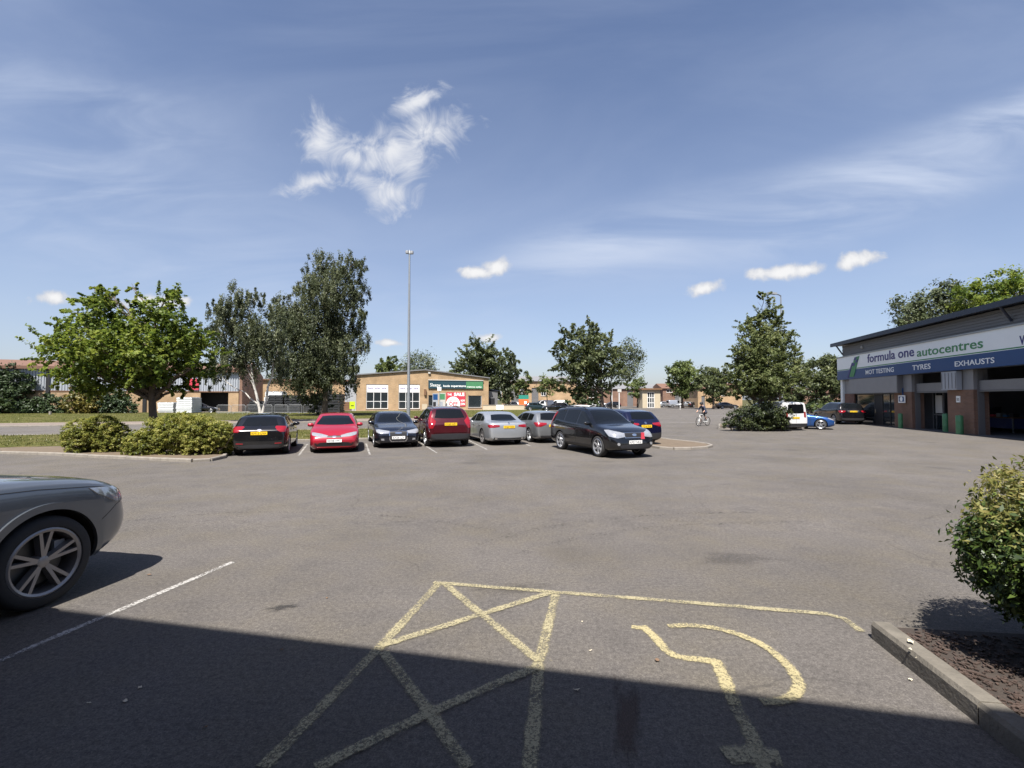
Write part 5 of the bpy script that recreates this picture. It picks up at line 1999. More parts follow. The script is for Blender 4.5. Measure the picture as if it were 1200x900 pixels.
# ---------- clad industrial unit on the left
FC = Frame(row(-66, 86), R(19))
unit = empty('industrial_unit', row(-66, 86), R(19), 'long industrial unit with brown roof, ribbed pale cladding over buff brick', 'warehouse')
x_end = FC.l(279.5, 470)[0]
z_c0 = FC.l(40, 457.5)[1]
z_c1 = FC.l(40, 432.5)[1]
wins = [fw for fw in []]
ox0, oz1 = FC.l(235, 459.5); ox1 = FC.l(267.5, 470)[0]
b = MB(); wall_holes(b, 0, x_end, -.1, z_c0 - .16, [(ox0, ox1, .0, oz1)], 0, .3)
b.build('front_wall', M['brick_buff'], unit)
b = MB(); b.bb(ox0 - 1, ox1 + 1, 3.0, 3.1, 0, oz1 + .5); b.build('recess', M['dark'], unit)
b = MB()
b.bb(0, x_end, -.06, .3, z_c0 - .158, z_c0); b.build('band_course', M['timber'], unit)
b = MB()
x = .0
while x < x_end - .25:
    b.slab([(x, z_c0 + .002), (x + .34, z_c0 + .002), (x + .34, z_c1), (x, z_c1)], .02, .2)
    b.bb(x + .08, x + .24, -.06, .02, z_c0 + .003, z_c1 - .002)
    x += .342
b.build('cladding', M['clad_pale'], unit)
b = MB()
for px in (56.5, 170):
    xx = FC.l(px, 450)[0]; b = MB(); b.bb(xx - .22, xx + .22, -.16, -.062, -.1, z_c1)
    b.build('downpipe', M['ink'], unit)
zr = FC.l(40, 421.3, 9)[1]
b = MB()
b.slab([(-.3, z_c1 + .01), (x_end + .1, z_c1 + .01), (x_end + .1, z_c1 + .45), (-.3, z_c1 + .45)], -.55, -.40)
vs = [(-.3, -.4, z_c1 + .1), (x_end + .1, -.4, z_c1 + .1), (x_end + .1, 9.5, zr - .3), (-.3, 9.5, zr - .3)]
b.add(vs + [(x, y, z + .25) for x, y, z in vs], [(3, 2, 1, 0), (4, 5, 6, 7), (0, 1, 5, 4), (1, 2, 6, 5), (2, 3, 7, 6), (3, 0, 4, 7)])
vs = [(-.3, 9.505, zr - .3), (x_end + .1, 9.505, zr - .3), (x_end + .1, 19.4, z_c1), (-.3, 19.4, z_c1)]
b.add(vs + [(x, y, z + .25) for x, y, z in vs], [(3, 2, 1, 0), (4, 5, 6, 7), (0, 1, 5, 4), (1, 2, 6, 5), (2, 3, 7, 6), (3, 0, 4, 7)])
b.build('roof', M['roof_brown'], unit)
b = MB()
# gable end facing right, a little higher parapet
ge = [(0, -.1), (19, -.1), (19, z_c1 + .1), (9.5, zr + .2), (0, z_c1 + .3)]
vs = [(x_end + .1, y, z) for y, z in ge] + [(x_end + .5, y, z) for y, z in ge]
n = len(ge)
b.add(vs, [tuple(reversed(range(n))), tuple(range(n, 2 * n))] + [(i, (i + 1) % n, n + (i + 1) % n, n + i) for i in range(n)])
b.build('gable_wall', M['brick_red'], unit)
sg0, sgz0 = FC.l(220, 457, -.2); sg1, sgz1 = FC.l(233, 444, -.2)
b = MB(); b.bb(sg0, sg1, -.2, -.08, sgz0, sgz1); b.build('red_sign', M['sign_red'], unit)

# second low building behind the black stacks
FD = Frame(row(-21, 108), R(19))
low = empty('brick_workshop', row(-21, 108), R(19), 'low buff brick workshop with dark doorway behind the birches', 'workshop')
xl1 = FD.l(416, 470)[0]
zt = FD.l(350, 446)[1]
d0, dz = FD.l(378, 449.5); d1_ = FD.l(388.5, 470)[0]
b = MB(); wall_holes(b, 0, xl1, -.1, zt, [(d0, d1_, 0, dz)], 0, .3); b.build('front_wall', M['brick_buff'], low)
b = MB(); b.bb(0, xl1, .302, 9, -.1, zt - .02); b.build('wall', M['brick_red'], low)
b = MB(); b.bb(-.3, xl1 + .3, -.4, 9.3, zt, zt + .3); b.build('roof', M['roof_brown'], low)
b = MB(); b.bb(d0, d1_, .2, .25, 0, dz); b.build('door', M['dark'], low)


# ---------- row of far units
def far_unit(px0, px1, pyb, pye, Y, depth, mat, roofm, label, doors=(), wins=(), ang=0.0, gable=True, pyr=None, name='terraced_unit', cat='unit', group='far units beyond the road'):
    p0, p1 = at(px0, pyb, Y), at(px1, pyb, Y)
    p0.z = -.3
    fr_ = Frame(p0, R(ang))
    e = empty(name, p0, R(ang), label, cat, group)
    w = fr_.l(px1, pyb)[0]
    h = fr_.l((px0 + px1) / 2, pye)[1]
    hs = []
    for (a, b_, t) in doors:
        xa, zz = fr_.l(a, t); xb = fr_.l(b_, t)[0]; hs.append((xa, xb, 0.0, min(zz, h - .3), 'd'))
    for (a, b_, t, bo) in wins:
        xa, zz = fr_.l(a, t); xb, zb = fr_.l(b_, bo); hs.append((xa, xb, max(zb, .3), min(zz, h - .2), 'w'))
    b = MB(); wall_holes(b, 0, w, -.1, h, [q[:4] for q in hs], 0, .3); b.build('front_wall', M[mat], e)
    b = MB(); b.bb(0.001, w - .001, .302, depth, -.1, h - .03); b.build('wall', M[mat], e)
    hr = fr_.l((px0 + px1) / 2, pyr, depth / 2)[1] if pyr else h + .8
    b = MB(); b.add([(-.3, -.4, h - .05), (w + .3, -.4, h - .05), (w + .3, depth + .4, h - .05), (-.3, depth + .4, h - .05), (-.3, depth / 2, hr), (w + .3, depth / 2, hr)],
                    [(0, 1, 5, 4), (2, 3, 4, 5), (0, 4, 3), (1, 2, 5), (3, 2, 1, 0)])
    b.build('roof', M[roofm], e)
    for q in hs:
        if q[4] == 'd':
            b = MB(); b.bb(q[0], q[1], .15, .2, .02, q[3])
            n = int(q[3] / .35)
            for k in range(n): b.bb(q[0] + .03, q[1] - .03, .13, .155, .05 + k * .35, .05 + k * .35 + .31)
            b.build('door', M['clad_grey'], e)
        else:
            window(e, *q[:4], .12, 2, (), .1)
    return e


far_unit(588, 676, 476, 446.5, 116, 10, 'brick_buff', 'roof_grey', 'far buff brick units left of the parked white van', doors=((599, 608, 455), (623, 631, 454.5)), wins=((609.5, 614, 455, 467), (634, 640, 455, 464)), pyr=441)
far_unit(777, 812, 475.5, 455, 128, 10, 'brick_red', 'roof_brown', 'far red brick unit with brown roof above pale parked cars', doors=((761, 762, 456), (791, 799.5, 459)), wins=((781, 788, 456.5, 460), (802, 808, 456, 460)), pyr=449.5)
far_unit(818, 870, 477, 455, 112, 9, 'brick_buff', 'roof_brown', 'far buff brick house behind the small rounded trees', doors=((822, 826, 464),), wins=((845, 850, 459, 464),), pyr=449)
far_unit(676, 775, 474.5, 455.5, 135, 10, 'brick_red', 'roof_grey', 'far long low brick unit behind the central trees', doors=((735, 742, 458),), wins=((690, 700, 458, 466),), pyr=450.5)
far_unit(940, 1010, 484, 460, 92, 8, 'brick_red', 'roof_brown', 'brick unit hidden behind the trees left of the workshop', wins=((955, 962, 466, 474),), pyr=455)
# glazed cream kiosk
kp = at(753, 477.5, 108); kp.z = -.3
FK = Frame(kp, 0)
kio = empty('kiosk', kp, 0, 'cream kiosk with tall white glazed doors and brown flat roof', 'kiosk')
kw = FK.l(774, 477)[0]; kh = FK.l(760, 456.8)[1]
kd0, kdz = FK.l(758.5, 459.5); kd1 = FK.l(767, 470)[0]
b = MB(); wall_holes(b, 0, kw, -.1, kh, [(kd0, kd1, 0, kdz)], 0, .3); b.build('front_wall', M['cream'], kio)
b = MB(); b.bb(.001, kw - .001, .302, 4.5, -.1, kh - .02); b.build('wall', M['cream'], kio)
b = MB(); b.bb(-.3, kw + .3, -.5, 4.8, kh, kh + .35); b.build('roof', M['timber'], kio)
window(kio, kd0, kd1, .02, kdz, .12, 3, (1.2, 2.4), .14, name='door', sill=False)

# ---------- the building whose shadow lies over the foreground
m_ = Vector((math.sin(R(12.2)), math.cos(R(12.2)), 0))
bo = m_ * -.6
FE = Frame(Vector((bo.x, bo.y, 0)), R(180 - 12.2))
back = empty('retail_building', FE.w(-30, 0), R(180 - 12.2), 'brick retail building behind the parking bays casting the foreground shadow', 'shop')
b = MB(); wall_holes(b, 0, 62, -.1, 6.03, [(28.2, 31.4, 0, 2.5), (34, 38, .9, 2.4), (20, 25, .9, 2.4)], .0, .3); b.build('front_wall', M['brick_buff'], back)
b = MB(); b.bb(0, 62, .302, 18, -.1, 6.0); b.build('wall', M['brick_buff'], back)
b = MB(); b.bb(-.2, 62.2, -.002, 18.2, 6.03, 6.23); b.build('roof', M['roof_grey'], back)
window(back, 28.2, 31.4, .02, 2.5, .12, 2, (), .08, 'grey_paint', name='door', sill=False)
window(back, 34, 38, .9, 2.4, .12, 3, (), .06); window(back, 20, 25, .9, 2.4, .12, 3, (), .06)
# ------------------------------------------------------------------ vehicles
NOSE_IN = Vector((-math.sin(R(19)), math.cos(R(19)), 0))


def turn(v, deg):
    return Matrix.Rotation(R(deg), 3, 'Z') @ v


def place_car(name, sp, col, px, py, head, end, label, **k):
    """the middle of the near end (rear for nose-in cars) stands over that ground pixel"""
    p = gp(px, py)
    c = p + head * (sp['L'] / 2 if end == 'rear' else -sp['L'] / 2)
    c.z = gz(c.y)
    return make_car(name, sp, col, c, head, label, **k)


C = {k: paint('paint_' + k, *v) for k, v in dict(
    black=((.006, .006, .0075), .3, .22), red=((.30, .006, .018), .15, .3), navy=((.007, .0085, .015), .4, .25), maroon=((.062, .004, .008), .4, .28),
    silver=((.42, .44, .46), .65, .32), grey=((.25, .26, .27), .65, .3), inky=((.004, .0045, .006), .3, .22), blue=((.007, .009, .036), .5, .25),
    white=((.60, .60, .60), .0, .3), bblue=((.016, .075, .26), .5, .27), gun=((.115, .13, .15), .5, .30), teal=((.02, .04, .05), .4, .25)).items()}
ROWG = 'cars parked in the row by the verge'
place_car('hatchback', HATCH, C['black'], 303, 534.5, NOSE_IN, 'rear', 'black hatchback parked tail out beside the variegated bushes', group=ROWG, plate=('KM13 UVA', 'KM13 UVA'))
place_car('hatchback', CIVIC, C['red'], 391.5, 531.5, -NOSE_IN, 'front', 'bright red hatchback parked nose out between two black cars', group=ROWG, plate=('RK08 VMT', 'RK08 VMT'))
place_car('saloon', AUDI, C['navy'], 467, 525.5, turn(-NOSE_IN, 2), 'front', 'dark navy saloon with wide chrome grille in front of the tall lamp post', group=ROWG, plate=('BX06 LJY', 'BX06 LJY'))
place_car('crossover', XC, C['maroon'], 528.5, 524.5, turn(NOSE_IN, 1), 'rear', 'maroon crossover with tall vertical tail lights parked tail out', group=ROWG, plate=('KX60 AEV', 'KX60 AEV'))
place_car('saloon', BMW5, C['silver'], 597, 522, turn(NOSE_IN, 2), 'rear', 'silver saloon with boot lip and twin exhausts parked tail out', group=ROWG, plate=('VN67 FDK', 'VN67 FDK'))
place_car('hatchback', ESTATE, C['grey'], 650, 519.5, turn(NOSE_IN, 0), 'rear', 'grey estate car parked half hidden behind the black off-roader', group=ROWG, plate=('LD15 OYT', 'LD15 OYT'))
place_car('crossover', QASH, C['blue'], 758.5, 523.5, turn(NOSE_IN, 3), 'rear', 'dark blue crossover parked tail out beside the small sandy planting bed', group=ROWG, plate=('LB16 XHC', 'YD16 FHK'))
f_, r_ = gp(700, 535.5), gp(656, 526.5)
hd = (f_ - r_).normalized()
side = Vector((hd.y, -hd.x, 0))
cc = f_ - side * (SANTA['W'] / 2 - .02) - hd * (SANTA['L'] / 2 - SANTA['fo'])
cc.z = -.3
sroot, sbvh = make_car('off_roader', SANTA, C['inky'], cc, hd, 'large black off-roader with silver alloys standing in the lane before the row', cat='car', plate=('KP57 NKZ', 'KP57 NKZ'))
b = MB()
hit = sbvh.ray_cast(Vector((6, .28, .74)), Vector((-1, 0, 0)))[0]
b.box((hit.x + .012, .33, .74), (.02, .13, .26)); b.box((hit.x + .016, .33, .68), (.022, .15, .06))
b.build('red_sticker', M['sign_red'], sroot)

# foreground car on the left
XH = Vector((math.sin(R(9.0)), math.cos(R(9.0)), 0))
wf = gp(53, 712)
xs = Vector((XH.y, -XH.x, 0))
cc = wf - xs * (X3['W'] / 2 - .01) - XH * (X3['L'] / 2 - X3['fo'])
cc.z = 0
make_car('off_roader', X3, C['gun'], cc, XH, 'dark grey off-roader with two tone wheels cut off by the left edge', lod=3, plate=('BN14 KGA', 'BN14 KGA'))

# by the workshop
van_h = turn(Vector((0, 1, 0)), 13)
place_car('van', dict(VAN, L=4.9), C['white'], 936.5, 505, van_h, 'rear', 'white panel van half hidden behind the hedge under the cone shaped tree', cat='van', plate=('SY12 KLM', 'WF12 LMO'))
f_, r_ = gp(962, 503.5), gp(930, 500)
hd = Vector((.86, -.51, 0)).normalized()
side = Vector((hd.y, -hd.x, 0))
cc = f_ - side * (COUPE['W'] / 2 - .02) - hd * (COUPE['L'] / 2 - COUPE['fo']); cc.z = -.3
make_car('coupe', COUPE, C['bblue'], cc, hd, 'bright blue coupe nose towards the workshop beside the white van', plate=('OE18 GVN', 'OE18 GVN'))
rg_h = turn(Vector((0, 1, 0)), -9)
place_car('off_roader', RANGE, C['black'], 1001, 497.8, rg_h, 'rear', 'big black off-roader parked at the far workshop corner behind the blue coupe', plate=('RJ65 WXB', 'RJ65 WXB'))

# on and beyond the road
L_ = -Vector((UX, UY, 0))
p = at(672, 480, 37.5); p.z = -.3
make_car('crossover', dict(QASH, L=4.5), C['white'], p, L_, 'white crossover passing on the road behind the parked row', plate=('YS70 BTZ', 'YS70 BTZ'))
FARG = 'far cars beyond the road'


def far_car(sp, col, px, pyb, Y, head, label, name='car', cat='car', grp=FARG):
    q = at(px, pyb, Y); q.z = -.3
    return make_car(name, sp, C[col], q, head, label, group=grp, cat=cat, lod=1, plate=('EF11 GHK', 'EF11 GHK'))


X_ = Vector((1, 0, 0))
far_car(HATCH, 'teal', 629, 480, 84, turn(X_, 8), 'dark teal hatchback far off, left one of two near the orange board')
far_car(ESTATE, 'black', 651, 480, 80, turn(X_, 170), 'black estate car far off in front of the white delivery vans')
far_car(HATCH, 'white', 599, 471.5, 108, turn(X_, 175), 'white hatchback far off before the buff units near the orange board')
far_car(VAN, 'white', 636, 475, 98, turn(X_, 200), 'white delivery van far off, nearer one of the pair', 'van', 'van')
far_car(dict(VAN, L=5.4, wb=3.3), 'white', 652, 475, 105, turn(X_, 185), 'long white delivery van far off carrying a roof box', 'van', 'van')
far_car(dict(VAN, L=4.8), 'white', 701, 476, 112, turn(X_, 0), 'white van far off behind the trunk of the central tree', 'van', 'van')
far_car(ESTATE, 'black', 716, 477, 112, turn(X_, 185), 'black estate car far off between the central trunk and the white posts')
far_car(HATCH, 'silver', 757, 478, 124, turn(X_, 80), 'silver hatchback far off just right of the cream kiosk')
far_car(HATCH, 'white', 768, 478, 121, turn(X_, 172), 'white hatchback far off, first pale car right of the cream kiosk')
far_car(ESTATE, 'silver', 781, 478, 119, turn(X_, 10), 'silver estate car far off in the pale row below the red brick unit')
far_car(VAN, 'silver', 792, 478, 117, turn(X_, 8), 'silver van far off, tallest of the pale row by the brick unit', 'van', 'van')
far_car(HATCH, 'grey', 803, 478, 116, turn(X_, 170), 'grey hatchback far off at the end of the pale row')
far_car(SEDAN, 'black', 818, 477.5, 115, turn(X_, 5), 'black saloon far off in front of the small round tree')
far_car(COUPE, 'black', 851, 477.5, 100, turn(X_, 4), 'low black coupe far off before the orange brick house')
far_car(HATCH, 'black', 237, 486, 70, turn(X_, 20), 'dark hatchback behind the metal barriers under the maple')
far_car(HATCH, 'navy', 947, 487, 62, turn(X_, 160), 'navy hatchback far off between the hedge and the blue coupe')

# ------------------------------------------------------------------ lamp posts, posts, boards
def lamp_post(Y, px, py_top, label, head):
    p = at(px, 480, Y); p.z = gz(Y) + (.09 if head == 'twin' else .0)
    zt = at(px, py_top, Y).z - p.z
    e = empty('lamp_post', p, R(19), label, 'lamp post')
    b = MB()
    b.lathe([(.105, 0), (.105, 2.0), (.085, 2.15), (.07, zt * .6), (.05, zt - .25)], n=16)
    b.lathe([(.17, -.02), (.17, .03), (.13, .06)], n=16)
    b.build('pole', M['galv'], e)
    b = MB(); b.bb(-.05, .05, -.14, -.128, .45, 1.0); b.build('access_door', M['grey_paint'], e)
    if head == 'twin':
        b = MB(); b.lathe([(.06, zt - .26), (.07, zt - .2), (.05, zt - .14), (.03, zt)], n=12)
        b.tube([(-.11, 0, zt - .12), (0, 0, zt - .06), (.11, 0, zt - .12)], .03, 6); b.build('bracket', M['galv'], e)
        for s in (-1, 1):
            b = MB(); b.lathe([(0, .07), (.10, .06), (.11, 0), (.10, -.10), (0, -.12)], o=(s * .13, 0, zt - .12), n=12); b.build('lamp_head', M['grey_paint'], e)
    else:
        b = MB(); b.tube([(0, 0, zt - .3), (0, 0, zt - .08), (-.25, 0, zt), (-.6, 0, zt + .03)], .045, 8); b.build('bracket', M['galv'], e)
        b = MB(); b.bb(-1.3, -.5, -.12, .12, zt - .02, zt + .12); b.build('lamp_head', M['grey_paint'], e)
    return e


lamp_post(27.3, 478.6, 293, 'tall galvanised lamp post on the verge behind the navy saloon', 'twin')
lamp_post(36.5, 917.5, 345.5, 'lamp post with one arm rising behind the cone shaped tree', 'arm')
for px, Y, pyt, lab in ((458, 96, 398, None),): pass


def post(name, Y, px, py_top, r, mat, label, cat, board=None, base_py=None):
    p = at(px, 480, Y); p.z = gz(Y) + .05
    zt = at(px, py_top, Y).z - p.z
    e = empty(name, p, 0, label, cat)
    b = MB(); b.tube([(0, 0, -.1), (0, 0, zt)], r, 8); b.build('pole', M[mat], e)
    if board:
        px0, px1, y0, y1, bm_ = board
        a, c = at(px0, y1, Y), at(px1, y0, Y)
        b = MB(); b.bb(a.x - p.x, c.x - p.x, -r - .06, -r - .015, a.z - p.z, c.z - p.z); b.build('board', M[bm_], e)
    return e


post('sign_post', 88, 717.3, 456, .09, 'white', 'thin white post beside the cream kiosk, left of two', 'post')
post('sign_post', 88, 725.7, 456, .10, 'white', 'white post with small square plate left of the cream kiosk', 'post', (723.6, 728, 456, 459.5, 'offwhite'))
post('sign_post', 90, 797, 466, .06, 'offwhite', 'short pale post standing before the pale parked cars', 'post')
post('sign_post', 58, 588.5, 474, .07, 'timber', 'brown timber post with small white board on the far verge', 'sign', (581.5, 590, 474.5, 479.8, 'sign_white'))
post('marker_post', 60, 59, 482, .14, 'concrete', 'stub concrete marker post on the grass before the dark shrubs', 'marker post')
post('sign_post', 72, 515.3, 453, .05, 'galv', 'slim steel post with square white plate before the showroom fascia', 'sign', (512.8, 517.2, 453.5, 458, 'sign_white'))
# display boards leaning by the showroom door
for (x0, x1, yt, yb, mt, lab) in ((506.8, 513.5, 461, 480.5, 'clad_pale', 'tall blue and white display board by the showroom door'), (514, 522, 460.5, 480.5, 'offwhite', 'pale display board left of the red sale banner')):
    xa, z0_ = FB.l(x0, yb, -1.0); xb, z1_ = FB.l(x1, yt, -1.0)
    e = empty('display_board', FB.w(xa, -1.0), FB.ang, lab, 'display board')
    b = MB(); b.bb(0, xb - xa, -.03, .03, .1, z1_); b.build('panel', M[mt], e)
    b = MB(); b.bb(.1, xb - xa - .1, -.04, -.03, z1_ * .62, z1_ - .15, 0); b.bb(.1, (xb - xa) * .6, -.04, -.03, z1_ * .2, z1_ * .5, 1); b.build('print', [M['sign_blue'] if mt == 'clad_pale' else M['bottle_green'], M['black'] if mt == 'clad_pale' else M['clad_pale']], e)
    b = MB(); b.bb(.05, .12, -.25, .25, 0, .1); b.bb(xb - xa - .12, xb - xa - .05, -.25, .25, 0, .1); b.build('foot', M['galv'], e)
# lime board
a, c = at(409.8, 481.2, 76), at(416, 470.5, 76)
e = empty('lime_board', ((a.x + c.x) / 2, 76, -.3), R(10), 'lime green advertising board left of the showroom', 'board')
hh = c.z + .3
b = MB(); b.bb(-(c.x - a.x) / 2, (c.x - a.x) / 2, -.04, .04, .45, hh); b.build('panel', M['lime'], e)
b = MB(); b.bb(-.22, .22, -.05, -.04, hh * .55, hh * .63); b.build('print', M['ink'], e)
for s in (-.3, .3):
    b = MB(); b.bb(s - .03, s + .03, -.03, .03, 0, .449); b.build('leg', M['galv'], e)
# teal and orange board
a, c = at(608, 476.3, 92), at(619.5, 463, 92)
e = empty('letting_board', ((a.x + c.x) / 2, 92, -.3), 0, 'large board teal above and orange below near the far units', 'board')
w2_ = (c.x - a.x) / 2; hh = c.z + .3; hm = at(610, 467.8, 92).z + .3
b = MB(); b.bb(-w2_, w2_, -.04, .04, hm, hh); b.build('upper_panel', M['teal'], e)
b = MB(); b.bb(-w2_, w2_, -.04, .04, .5, hm - .01); b.build('lower_panel', M['orange'], e)
b = MB(); b.bb(.1, w2_ * .6, -.05, -.04, hm * .55, hm * .8); b.build('print', M['sign_white'], e)
for s in (-.8, .8):
    b = MB(); b.bb(s - .06, s + .06, .04, .12, 0, hm); b.build('leg', M['timber'], e)
# low wall before the far units
p = at(563, 480, 88); p.z = -.3
e = empty('low_wall', p, R(3), 'long low cream wall on the forecourt beside the orange board', 'wall')
zw = at(600, 473.8, 88).z + .3
b = MB(); b.bb(0, 8.2, 0, .3, 0, zw * .82); b.build('wall', M['cream'], e)
b = MB(); b.bb(-.05, 8.25, -.05, .35, zw * .82 + .002, zw * .9); b.build('coping', M['concrete'], e)

# ------------------------------------------------------------------ barriers and stacked goods under the birches
BARG = 'steel crowd barriers on the far verge'
bar = None
for i, px in enumerate((254, 271, 288, 303.5, 321, 338, 355)):
    p = at(px, 487, 62 + .25 * i); p.z = -.3
    lab = ('galvanised crowd barrier at the maple end of the line', 'second galvanised crowd barrier from the maple end', 'third galvanised crowd barrier from the maple', 'galvanised crowd barrier behind the white birch trunk',
           'galvanised crowd barrier just right of the white birch trunk', 'galvanised crowd barrier before the tall black stack', 'galvanised crowd barrier at the large birch end')[i]
    if bar is None:
        bar = empty('crowd_barrier', p, R(2), lab, 'barrier', BARG)
        b = MB()
        w_ = 1.8; h_ = 1.25
        b.tube([(.02, 0, .15), (.02, 0, h_ - .1), (.12, 0, h_), (w_ - .12, 0, h_), (w_ - .02, 0, h_ - .1), (w_ - .02, 0, .15)], .024, 6)
        b.tube([(.02, 0, .22), (w_ - .02, 0, .22)], .02, 6); b.build('frame', M['grey_paint'], bar)
        b = MB()
        for k in range(12): b.tube([(.14 + k * .138, 0, .22), (.14 + k * .138, 0, h_)], .012, 5)
        b.build('bars', M['grey_paint'], bar)
        for x in (.3, w_ - .3):
            b = MB(); b.tube([(x, -.3, .02), (x, 0, .22), (x, .3, .02)], .02, 6); b.build('foot', M['galv'], bar)
    else:
        c = copy_tree(bar); c.location = p; c['label'] = lab; c.rotation_euler.z = R(random.uniform(-3, 6))
M['stack_black'] = simple('black_plastic_stock', (.020, .021, .024), .5, 0, .6, 1.5)
M['stack_white'] = simple('white_panel_stock', (.60, .62, .62), .5, 0, .2, 1.5)


def stack(px0, px1, pyt, pyb, Y, layers, mat, label, name='stacked_panels', dep=2.4, jag=.1, cat='stock'):
    a, c = at(px0, pyb, Y), at(px1, pyt, Y)
    e = empty(name, ((a.x + c.x) / 2, Y, -.3), R(4), label, cat)
    w, h = c.x - a.x, c.z + .3
    for s in (-.4, .0, .4):
        b = MB(); b.bb(w * s - .1, w * s + .1, 0, dep, 0, .12); b.build('bearer', M['timber'], e)
    lh = (h - .12) / layers
    for k in range(layers):
        b = MB()
        n = max(1, int(w / 1.9))
        for q in range(n):
            x0 = -w / 2 + w * q / n + random.uniform(0, jag); x1 = -w / 2 + w * (q + 1) / n - random.uniform(0, jag)
            b.bb(x0, x1, random.uniform(0, jag), dep, .121 + k * lh, .12 + (k + 1) * lh - lh * .22)
            for xx in (x0 + .2, (x0 + x1) / 2, x1 - .2): b.bb(xx - .06, xx + .06, .12, dep - .1, .12 + (k + 1) * lh - lh * .22, .12 + (k + 1) * lh)
        b.build('panel_layer', M[mat], e)
    return e


stack(184.5, 203, 471.5, 485, 68, 6, 'stack_white', 'stack of white panels right behind the maple trunk')
stack(206, 224.5, 465.5, 485, 66.5, 8, 'stack_white', 'taller stack of white panels right of the maple trunk')
stack(290, 322, 470, 484.5, 71, 5, 'stack_black', 'low black stack of plastic stock behind the white birch', jag=.25)
stack(312, 352, 463, 484.5, 67, 7, 'stack_black', 'long black stack of plastic stock left of the large birch', jag=.25)
stack(366, 399, 461.5, 484.5, 69, 7, 'stack_black', 'black stack with pale top right of the large birch trunk', jag=.25)
stack(352, 368, 466, 484.5, 72, 6, 'stack_black', 'narrow black stack behind the large birch trunk', jag=.2)
stack(309, 330, 458.5, 468, 76, 4, 'clad_pale' and 'stack_white', 'pale stack rising behind the long black stack', jag=.2)
# skip behind the stacks
a = at(404, 481, 79)
e = empty('timber_crate', (a.x, 79, -.3), R(6), 'brown timber crate between the black stack and lime board', 'crate')
b = MB()
for k in range(5): b.bb(-.9, .9, -.03, .0, .1 + k * .3, .1 + k * .3 + .26)
b.build('slats', M['timber'], e)
b = MB(); b.bb(-.85, .85, .005, 1.2, .1, 1.55); b.build('box', M['sand_soil'], e)

# ------------------------------------------------------------------ cyclist
hd = Vector((-.84, -.54, 0)).normalized()
bp = gp(824, 499.2); bp.z = -.3
bk = empty('bicycle', bp, math.atan2(hd.y, hd.x), 'dark bicycle ridden across the junction beyond the blue crossover', 'bicycle')
for x in (-.52, .52):
    b = MB()
    b.lathe([(.30, -.012), (.335, -.02), (.345, 0), (.335, .02), (.30, .012), (.30, -.012)], o=(0, 0, 0), axis='y', n=28)
    w_ = b.build('wheel', M['rubber'], bk); w_.location = (x, 0, .345)
    b = MB()
    for k in range(14):
        t = math.pi * 2 * k / 14; b.tube([(0, .02 * (-1) ** k, 0), (.30 * math.cos(t), 0, .30 * math.sin(t))], .003, 4)
    b.lathe([(0, -.04), (.025, -.04), (.025, .04), (0, .04)], axis='y', n=10)
    b.build('spokes', M['galv'], w_)
b = MB()
bb_, st, hdt, ra, fa = Vector((-.10, 0, .29)), Vector((-.24, 0, .82)), Vector((.36, 0, .86)), Vector((-.52, 0, .345)), Vector((.52, 0, .345))
hdb = Vector((.40, 0, .70))
for p_, q_ in ((bb_, st), (st, hdt), (bb_, hdb), (hdt, hdb)): b.tube([p_, q_], .018, 8)
for s in (-.05, .05):
    o_ = Vector((0, s, 0)); b.tube([bb_ + o_ * .5, ra + o_], .011, 6); b.tube([st, ra + o_], .010, 6); b.tube([hdb + o_, fa + o_], .013, 6)
b.build('frame', M['sign_white'], bk)
b = MB(); b.tube([st, st + Vector((-.03, 0, .12))], .014, 6); b.tube([(-.40, 0, .955), (-.26, 0, .965), (-.12, 0, .95)], [.07, .055, .022], 8); b.build('saddle', M['black'], bk)
b = MB(); b.tube([hdt, hdt + Vector((.02, 0, .14))], .016, 6); b.tube([(.33, -.30, 1.02), (.40, -.15, 1.02), (.40, .15, 1.02), (.33, .30, 1.02)], .014, 6); b.build('handlebar', M['black'], bk)
b = MB(); b.lathe([(0, -.055), (.09, -.055), (.09, -.045), (0, -.045)], o=tuple(bb_), axis='y', n=16)
b.tube([bb_ + Vector((0, -.06, 0)), bb_ + Vector((.12, -.08, -.12))], .012, 6); b.tube([bb_ + Vector((0, .06, 0)), bb_ + Vector((-.12, .08, .12))], .012, 6)
b.box((.02, -.14, .165), (.09, .09, .02)); b.box((-.22, .14, .415), (.09, .09, .02)); b.build('pedals', M['galv'], bk)

person = empty('person', bp, math.atan2(hd.y, hd.x), 'cyclist in navy top and dark shorts leaning forward on the bicycle', 'person')
SK = simple('skin', (.48, .29, .21), .55, 0, .08, 8)
CL = simple('navy_jersey', (.025, .032, .06), .8, 0, .2, 8)
SH = simple('dark_shorts', (.02, .02, .025), .8, 0, .2, 8)
V = [  # position, radius
    ((-.24, 0, 1.03), .15), ((-.12, 0, 1.20), .145), ((.02, 0, 1.38), .16), ((.08, 0, 1.46), .12), ((.13, 0, 1.53), .058), ((.17, 0, 1.62), .095), ((.19, 0, 1.69), .09),
    ((-.22, -.10, 1.0), .115), ((.16, -.13, .72), .075), ((.15, -.13, .58), .055), ((.02, -.14, .26), .038), ((.05, -.14, .20), .042), ((.14, -.14, .185), .03),
    ((-.22, .10, 1.0), .115), ((.10, .13, .92), .08), ((.05, .13, .86), .06), ((-.20, .14, .52), .038), ((-.20, .14, .45), .042), ((-.11, .14, .435), .03),
    ((.05, -.19, 1.42), .068), ((.14, -.27, 1.20), .046), ((.32, -.29, 1.07), .033), ((.36, -.28, 1.05), .034), ((.40, -.27, 1.03), .026),
    ((.05, .19, 1.42), .068), ((.14, .27, 1.20), .046), ((.32, .29, 1.07), .033), ((.36, .28, 1.05), .034), ((.40, .27, 1.03), .026)]
